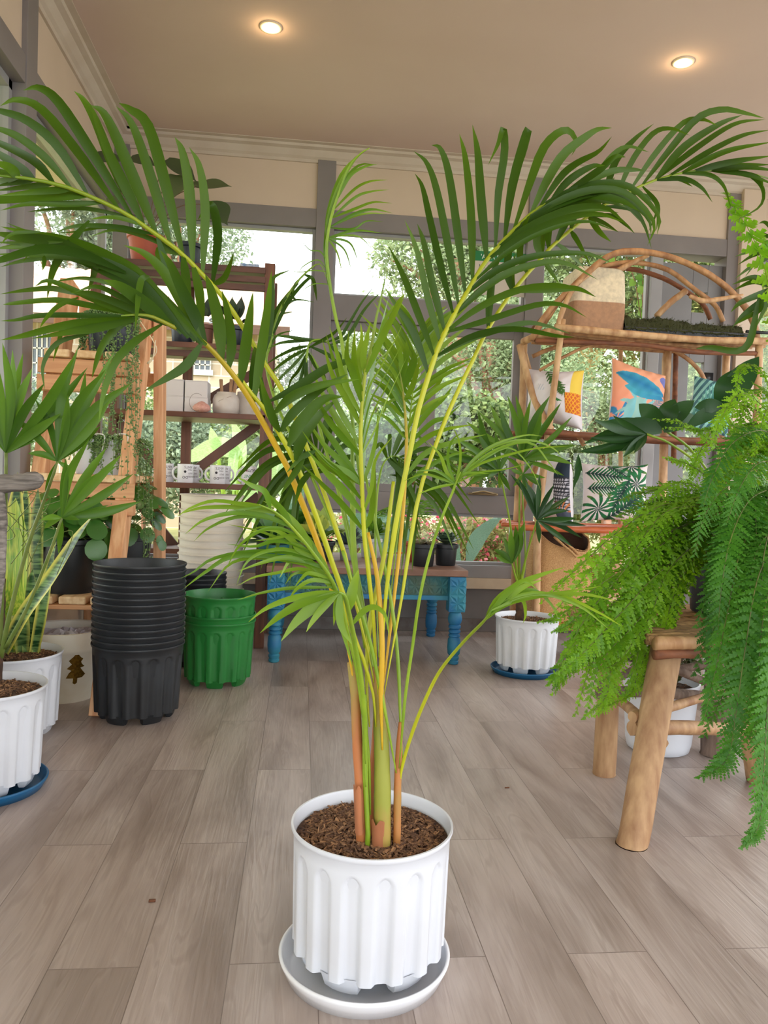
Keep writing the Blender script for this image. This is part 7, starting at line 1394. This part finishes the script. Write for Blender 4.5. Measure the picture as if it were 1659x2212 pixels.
def tree(name, label, px, py_, Y, rx, rz, n, s, lm, group, seed, trunk=None, blobs=5, bark=None, ry=None, asp=2.0, base=-.12):
    rg = random.Random(seed); c = at(px, py_, Y); t_ = thing(name, label, 'tree' if 'tree' in name else 'shrub', (c[0], Y, base), group); mb = MB(); ry = ry or rx*.7
    for k in range(blobs):
        a = rg.uniform(0, 6.28); q_ = (c[0]+math.cos(a)*rx*.5*(k > 0), Y+math.sin(a)*ry*.5*(k > 0), c[2]+rg.uniform(-.5, .5)*rz*(k > 0)); f = rg.uniform(.45, .7) if k else .85; cloud(mb, q_, rx*f, ry*f, rz*f, int(n*3.2)//blobs, s*.52, rg, asp)
    mb.build('crown', lm, t_, smooth=False); b0 = np.array([c[0]+.1, Y, base]); tb_ = MB(); r = trunk or .08; tb_.tube(cat([b0, (b0+c)/2+np.array([r, 0, 0]), c], 10), [r*1.2, r, r*.5], 9, knob=.06)
    for k in range(6): a = rg.uniform(0, 6.28); e_ = c+np.array([math.cos(a)*rx*.7, math.sin(a)*ry*.6, rg.uniform(-.2, .7)*rz]); tb_.tube(cat([b0*.35+c*.65, (b0*.2+c*.8+e_)/2+np.array([0, 0, .1]), e_], 8), [r*.45, r*.12], 6)
    tb_.build('trunk', bark or BARK, t_)
gT = 'trees beyond the windows'
tree('tree', 'tall pale tree behind the tiled house, seen at far left', 150, 470, 22, 3.2, 2.0, 5000, .28, L5, gT, 1, .2)
tree('tree', 'pale tree behind the house seen above the dark shelf', 385, 480, 21, 1.9, 1.9, 2600, .26, L5, gT, 2, .14)
tree('tree', 'tree with sky showing through, above the centre window bar', 985, 560, 11, 1.35, .95, 4200, .16, L1, gT, 3, .12)
tree('tree', 'broad tree behind the centre windows at mid height', 1010, 790, 13.5, 2.4, 1.35, 7500, .17, L1, gT, 4, .16)
tree('tree', 'grey green tree between the centre casement and the palm stalks', 800, 820, 15, 2.3, .95, 5200, .18, L5, gT, 5, .12)
tree('tree', 'tree with a broad red brown trunk behind the right casement', 1060, 740, 9.5, 1.1, 1.0, 5200, .12, L1, gT, 6, .13)
tree('tree', 'leafy tree filling the glass beside the branch shelf', 1260, 640, 12, 2.3, 1.9, 7600, .17, L2, gT, 7, .14, bark=BARKY)
tree('tree', 'yellow green tree behind the door glass', 1420, 760, 13, 2.2, 2.1, 7200, .17, L3, gT, 8, .14, bark=BARKY)
tree('tree', 'thin leaved tree at far right of the windows', 1620, 640, 11, 1.9, 1.8, 5200, .16, L3, gT, 9, .12, bark=BARKY)
tree('tree', 'small bright leaved tree behind the middle tier of the branch shelf', 1300, 880, 7.6, .8, .8, 3600, .09, L1, gT, 10, .05)
tree('tree', 'dark tree low behind the door', 1500, 960, 10, 1.9, 1.3, 5200, .14, L2, gT, 11, .1)
tree('tree', 'tree at the far right behind the ferns', 1680, 900, 9.5, 1.6, 1.5, 4200, .14, L2, gT, 12, .1)
gS = 'shrubs outside the back windows'
for i, (px, py_, Y, rx, rz, n_, s, lm, lab) in enumerate([(450, 965, 10.5, 1.25, .8, 4200, .13, L5, 'feathery shrub behind the mug shelf'), (300, 930, 11.5, 1.3, .8, 3200, .14, L2, 'shrub behind the pine ladder'), (130, 900, 12, 1.4, .8, 2600, .15, L5, 'shrub below the house at far left'), (620, 960, 9.5, .95, .8, 3800, .12, L2, 'shrub just right of the dark shelf'),
    (760, 975, 8.8, .95, .75, 3800, .12, L1, 'leafy shrub behind the palm stalks'), (890, 960, 7.8, .62, .55, 2600, .11, L4, 'dark big leaved shrub behind the casement bars'), (1000, 935, 7.2, .6, .55, 2600, .12, L2, 'green vine covered shrub in the right casement'), (1090, 985, 7.6, .6, .5, 2400, .11, L4, 'dark shrub low in the right casement'), (1200, 1040, 8.2, .8, .6, 2800, .11, L2, 'shrub behind the small fan palm'), (1370, 1060, 8.5, .9, .6, 2600, .11, L3, 'yellow green shrub behind the palm print cushion'), (1560, 1090, 8, .9, .6, 2200, .11, L2, 'shrub behind the ferns')]):
    tree('shrub', lab, px, py_, Y, rx, rz, n_, s, lm, gS, 30+i, .03, 4, asp=1.6)
# flowering fuchsia bushes in black nursery bags
PINK = mat('pink red blossom', rgb(214, 70, 96), .5, rgb(240, 140, 150), attr=True, trans=.2)
for i, (px, Y, lab) in enumerate([(985, 5.6, 'pink flowering bush in a black bag outside the low window, left'), (1045, 5.8, 'pink flowering bush in a black bag outside the low window, middle'), (1105, 5.6, 'pink flowering bush in a black bag outside the low window, right'), (880, 6.0, 'pink flowering bush behind the succulents on the table'), (770, 6.1, 'pink flowering bush seen between the palm stalks')]):
    c = at(px, 1200, Y); t_ = thing('flowering_shrub', lab, 'shrub', (c[0], Y, -.09), 'flowering bushes outside'); MB().lathe([(.001, 0), (.12, 0), (.13, .03), (.125, .26), (.115, .26), (.001, .24)], (c[0], Y, -.09), 20, lambda th, r, z: (r*(1+.05*math.sin(th*9)), z)).build('nursery_bag', BLACKP, t_)
    rg = random.Random(60+i); lf = MB(); fl_ = MB(); st_ = MB()
    cloud(lf, (c[0], Y, .42), .27, .25, .26, 900, .05, rg, 2.0, .2); cloud(fl_, (c[0], Y, .44), .30, .28, .28, 190, .035, rg, 1.4, .6)
    for k in range(7): a = rg.uniform(0, 6.28); st_.tube(cat([(c[0], Y, .15), (c[0]+.08*math.cos(a), Y+.08*math.sin(a), .3), (c[0]+.2*math.cos(a), Y+.2*math.sin(a), .5)], 6), .005, 5)
    lf.build('foliage', L3, t_, smooth=False); fl_.build('blossoms', PINK, t_, smooth=False); st_.build('stem', BARK, t_)
# banana plants with their big blades
BAN = mat('banana leaf', rgb(138, 170, 106), .4, rgb(178, 202, 150), scale=8, stretch=(6, 6, 40), trans=.35, contrast=(.3, .7)); BAND = mat('blue green banana leaf', rgb(96, 130, 112), .4, rgb(124, 154, 134), scale=8, stretch=(30, 6, 30), trans=.2)
def banana(label, blades, base, Y, lm):
    c = at(base[0], base[1], Y); t_ = thing('banana_plant', label, 'plant', (c[0], Y, -.12), 'banana plants outside'); 
    for pts, wd in blades:
        P3 = [at(x, y, Y+d) for x, y, d in pts]; MB().blade(P3, wd, fold=.15, n=16, wide=.35, basew=.35).build('leaf', lm, t_)
        MB().tube(cat([(c[0], Y, -.1), (np.array([c[0], Y, -.1])+P3[0])/2+np.array([0, 0, .1]), P3[0]], 8), [.03, .014], 8).build('stalk', STALKG, t_)
banana('banana plant with one pale blade lying flat, behind the mug shelf', [([(520, 985, 0), (480, 965, 0), (430, 980, .1), (385, 1000, .1)], .17), ([(505, 1060, 0), (512, 1000, 0), (515, 950, 0), (500, 905, 0)], .15), ([(470, 975, 0), (462, 950, 0), (455, 922, 0)], .09)], (505, 1110), 6.6, BAN)
banana('banana plant with striped upright blade left of the blue table', [([(560, 1060, 0), (590, 1000, 0), (600, 950, 0)], .2), ([(640, 1090, 0), (622, 1040, 0), (605, 1000, 0)], .2), ([(570, 1130, 0), (540, 1080, 0), (530, 1030, 0)], .2)], (600, 1150), 6.0, BAN)
banana('banana plant with a blue green blade behind the yellow stalks', [([(640, 1140, 0), (665, 1070, 0), (690, 1000, .1)], .24), ([(745, 1130, 0), (820, 1150, 0), (890, 1190, 0)], .30), ([(830, 1130, 0), (860, 1160, 0), (880, 1190, 0)], .2)], (730, 1190), 5.4, BAND)
banana('banana plant with a drooping blade in the low window by the fan palm', [([(1012, 1215, 0), (1028, 1170, 0), (1052, 1140, 0), (1092, 1108, .05)], .11), ([(990, 1240, 0), (985, 1205, 0), (992, 1175, 0)], .07)], (1010, 1225), 5.2, BAND)
struct(MB().box((LX-.2, WY+DT, 2.58), (RX+.2, WY+.75, 2.62)), 'trim_21', BEIGE, smooth=False)
# broad leafy vine hanging behind the branch shelf
vp = thing('climbing_vine', 'heart leaved vine hanging outside the glass behind the branch shelf arch', 'vine', at(1380, 640, 4.9)); lf = MB(); sm = MB(); rg = random.Random(77)
for (x0, y0, x1, y1) in ((1340, 520, 1385, 690), (1375, 530, 1400, 690), (1330, 560, 1300, 700), (1400, 700, 1420, 800), (1390, 700, 1440, 880)):
    tp_ = at(x0, y0, 4.9); P = cat([(tp_[0]-.03, 4.9, 2.585), tp_, at((x0+x1)/2+8, (y0+y1)/2, 4.9), at(x1, y1, 4.9)], 12); sm.tube(P, .003, 5)
    for p in P[1:]:
        if rg.random() < .75:
            d = np.array([rg.uniform(-1, 1), rg.uniform(-.3, .3), rg.uniform(-1, .2)]); d /= np.linalg.norm(d); heart(lf, p, p+d*.06, .05, (0, -1, .1), rg.random())
lf.build('foliage', leafmat('vine leaf', rgb(96, 150, 60), rgb(150, 190, 90)), vp); sm.build('stem', BARK, vp)
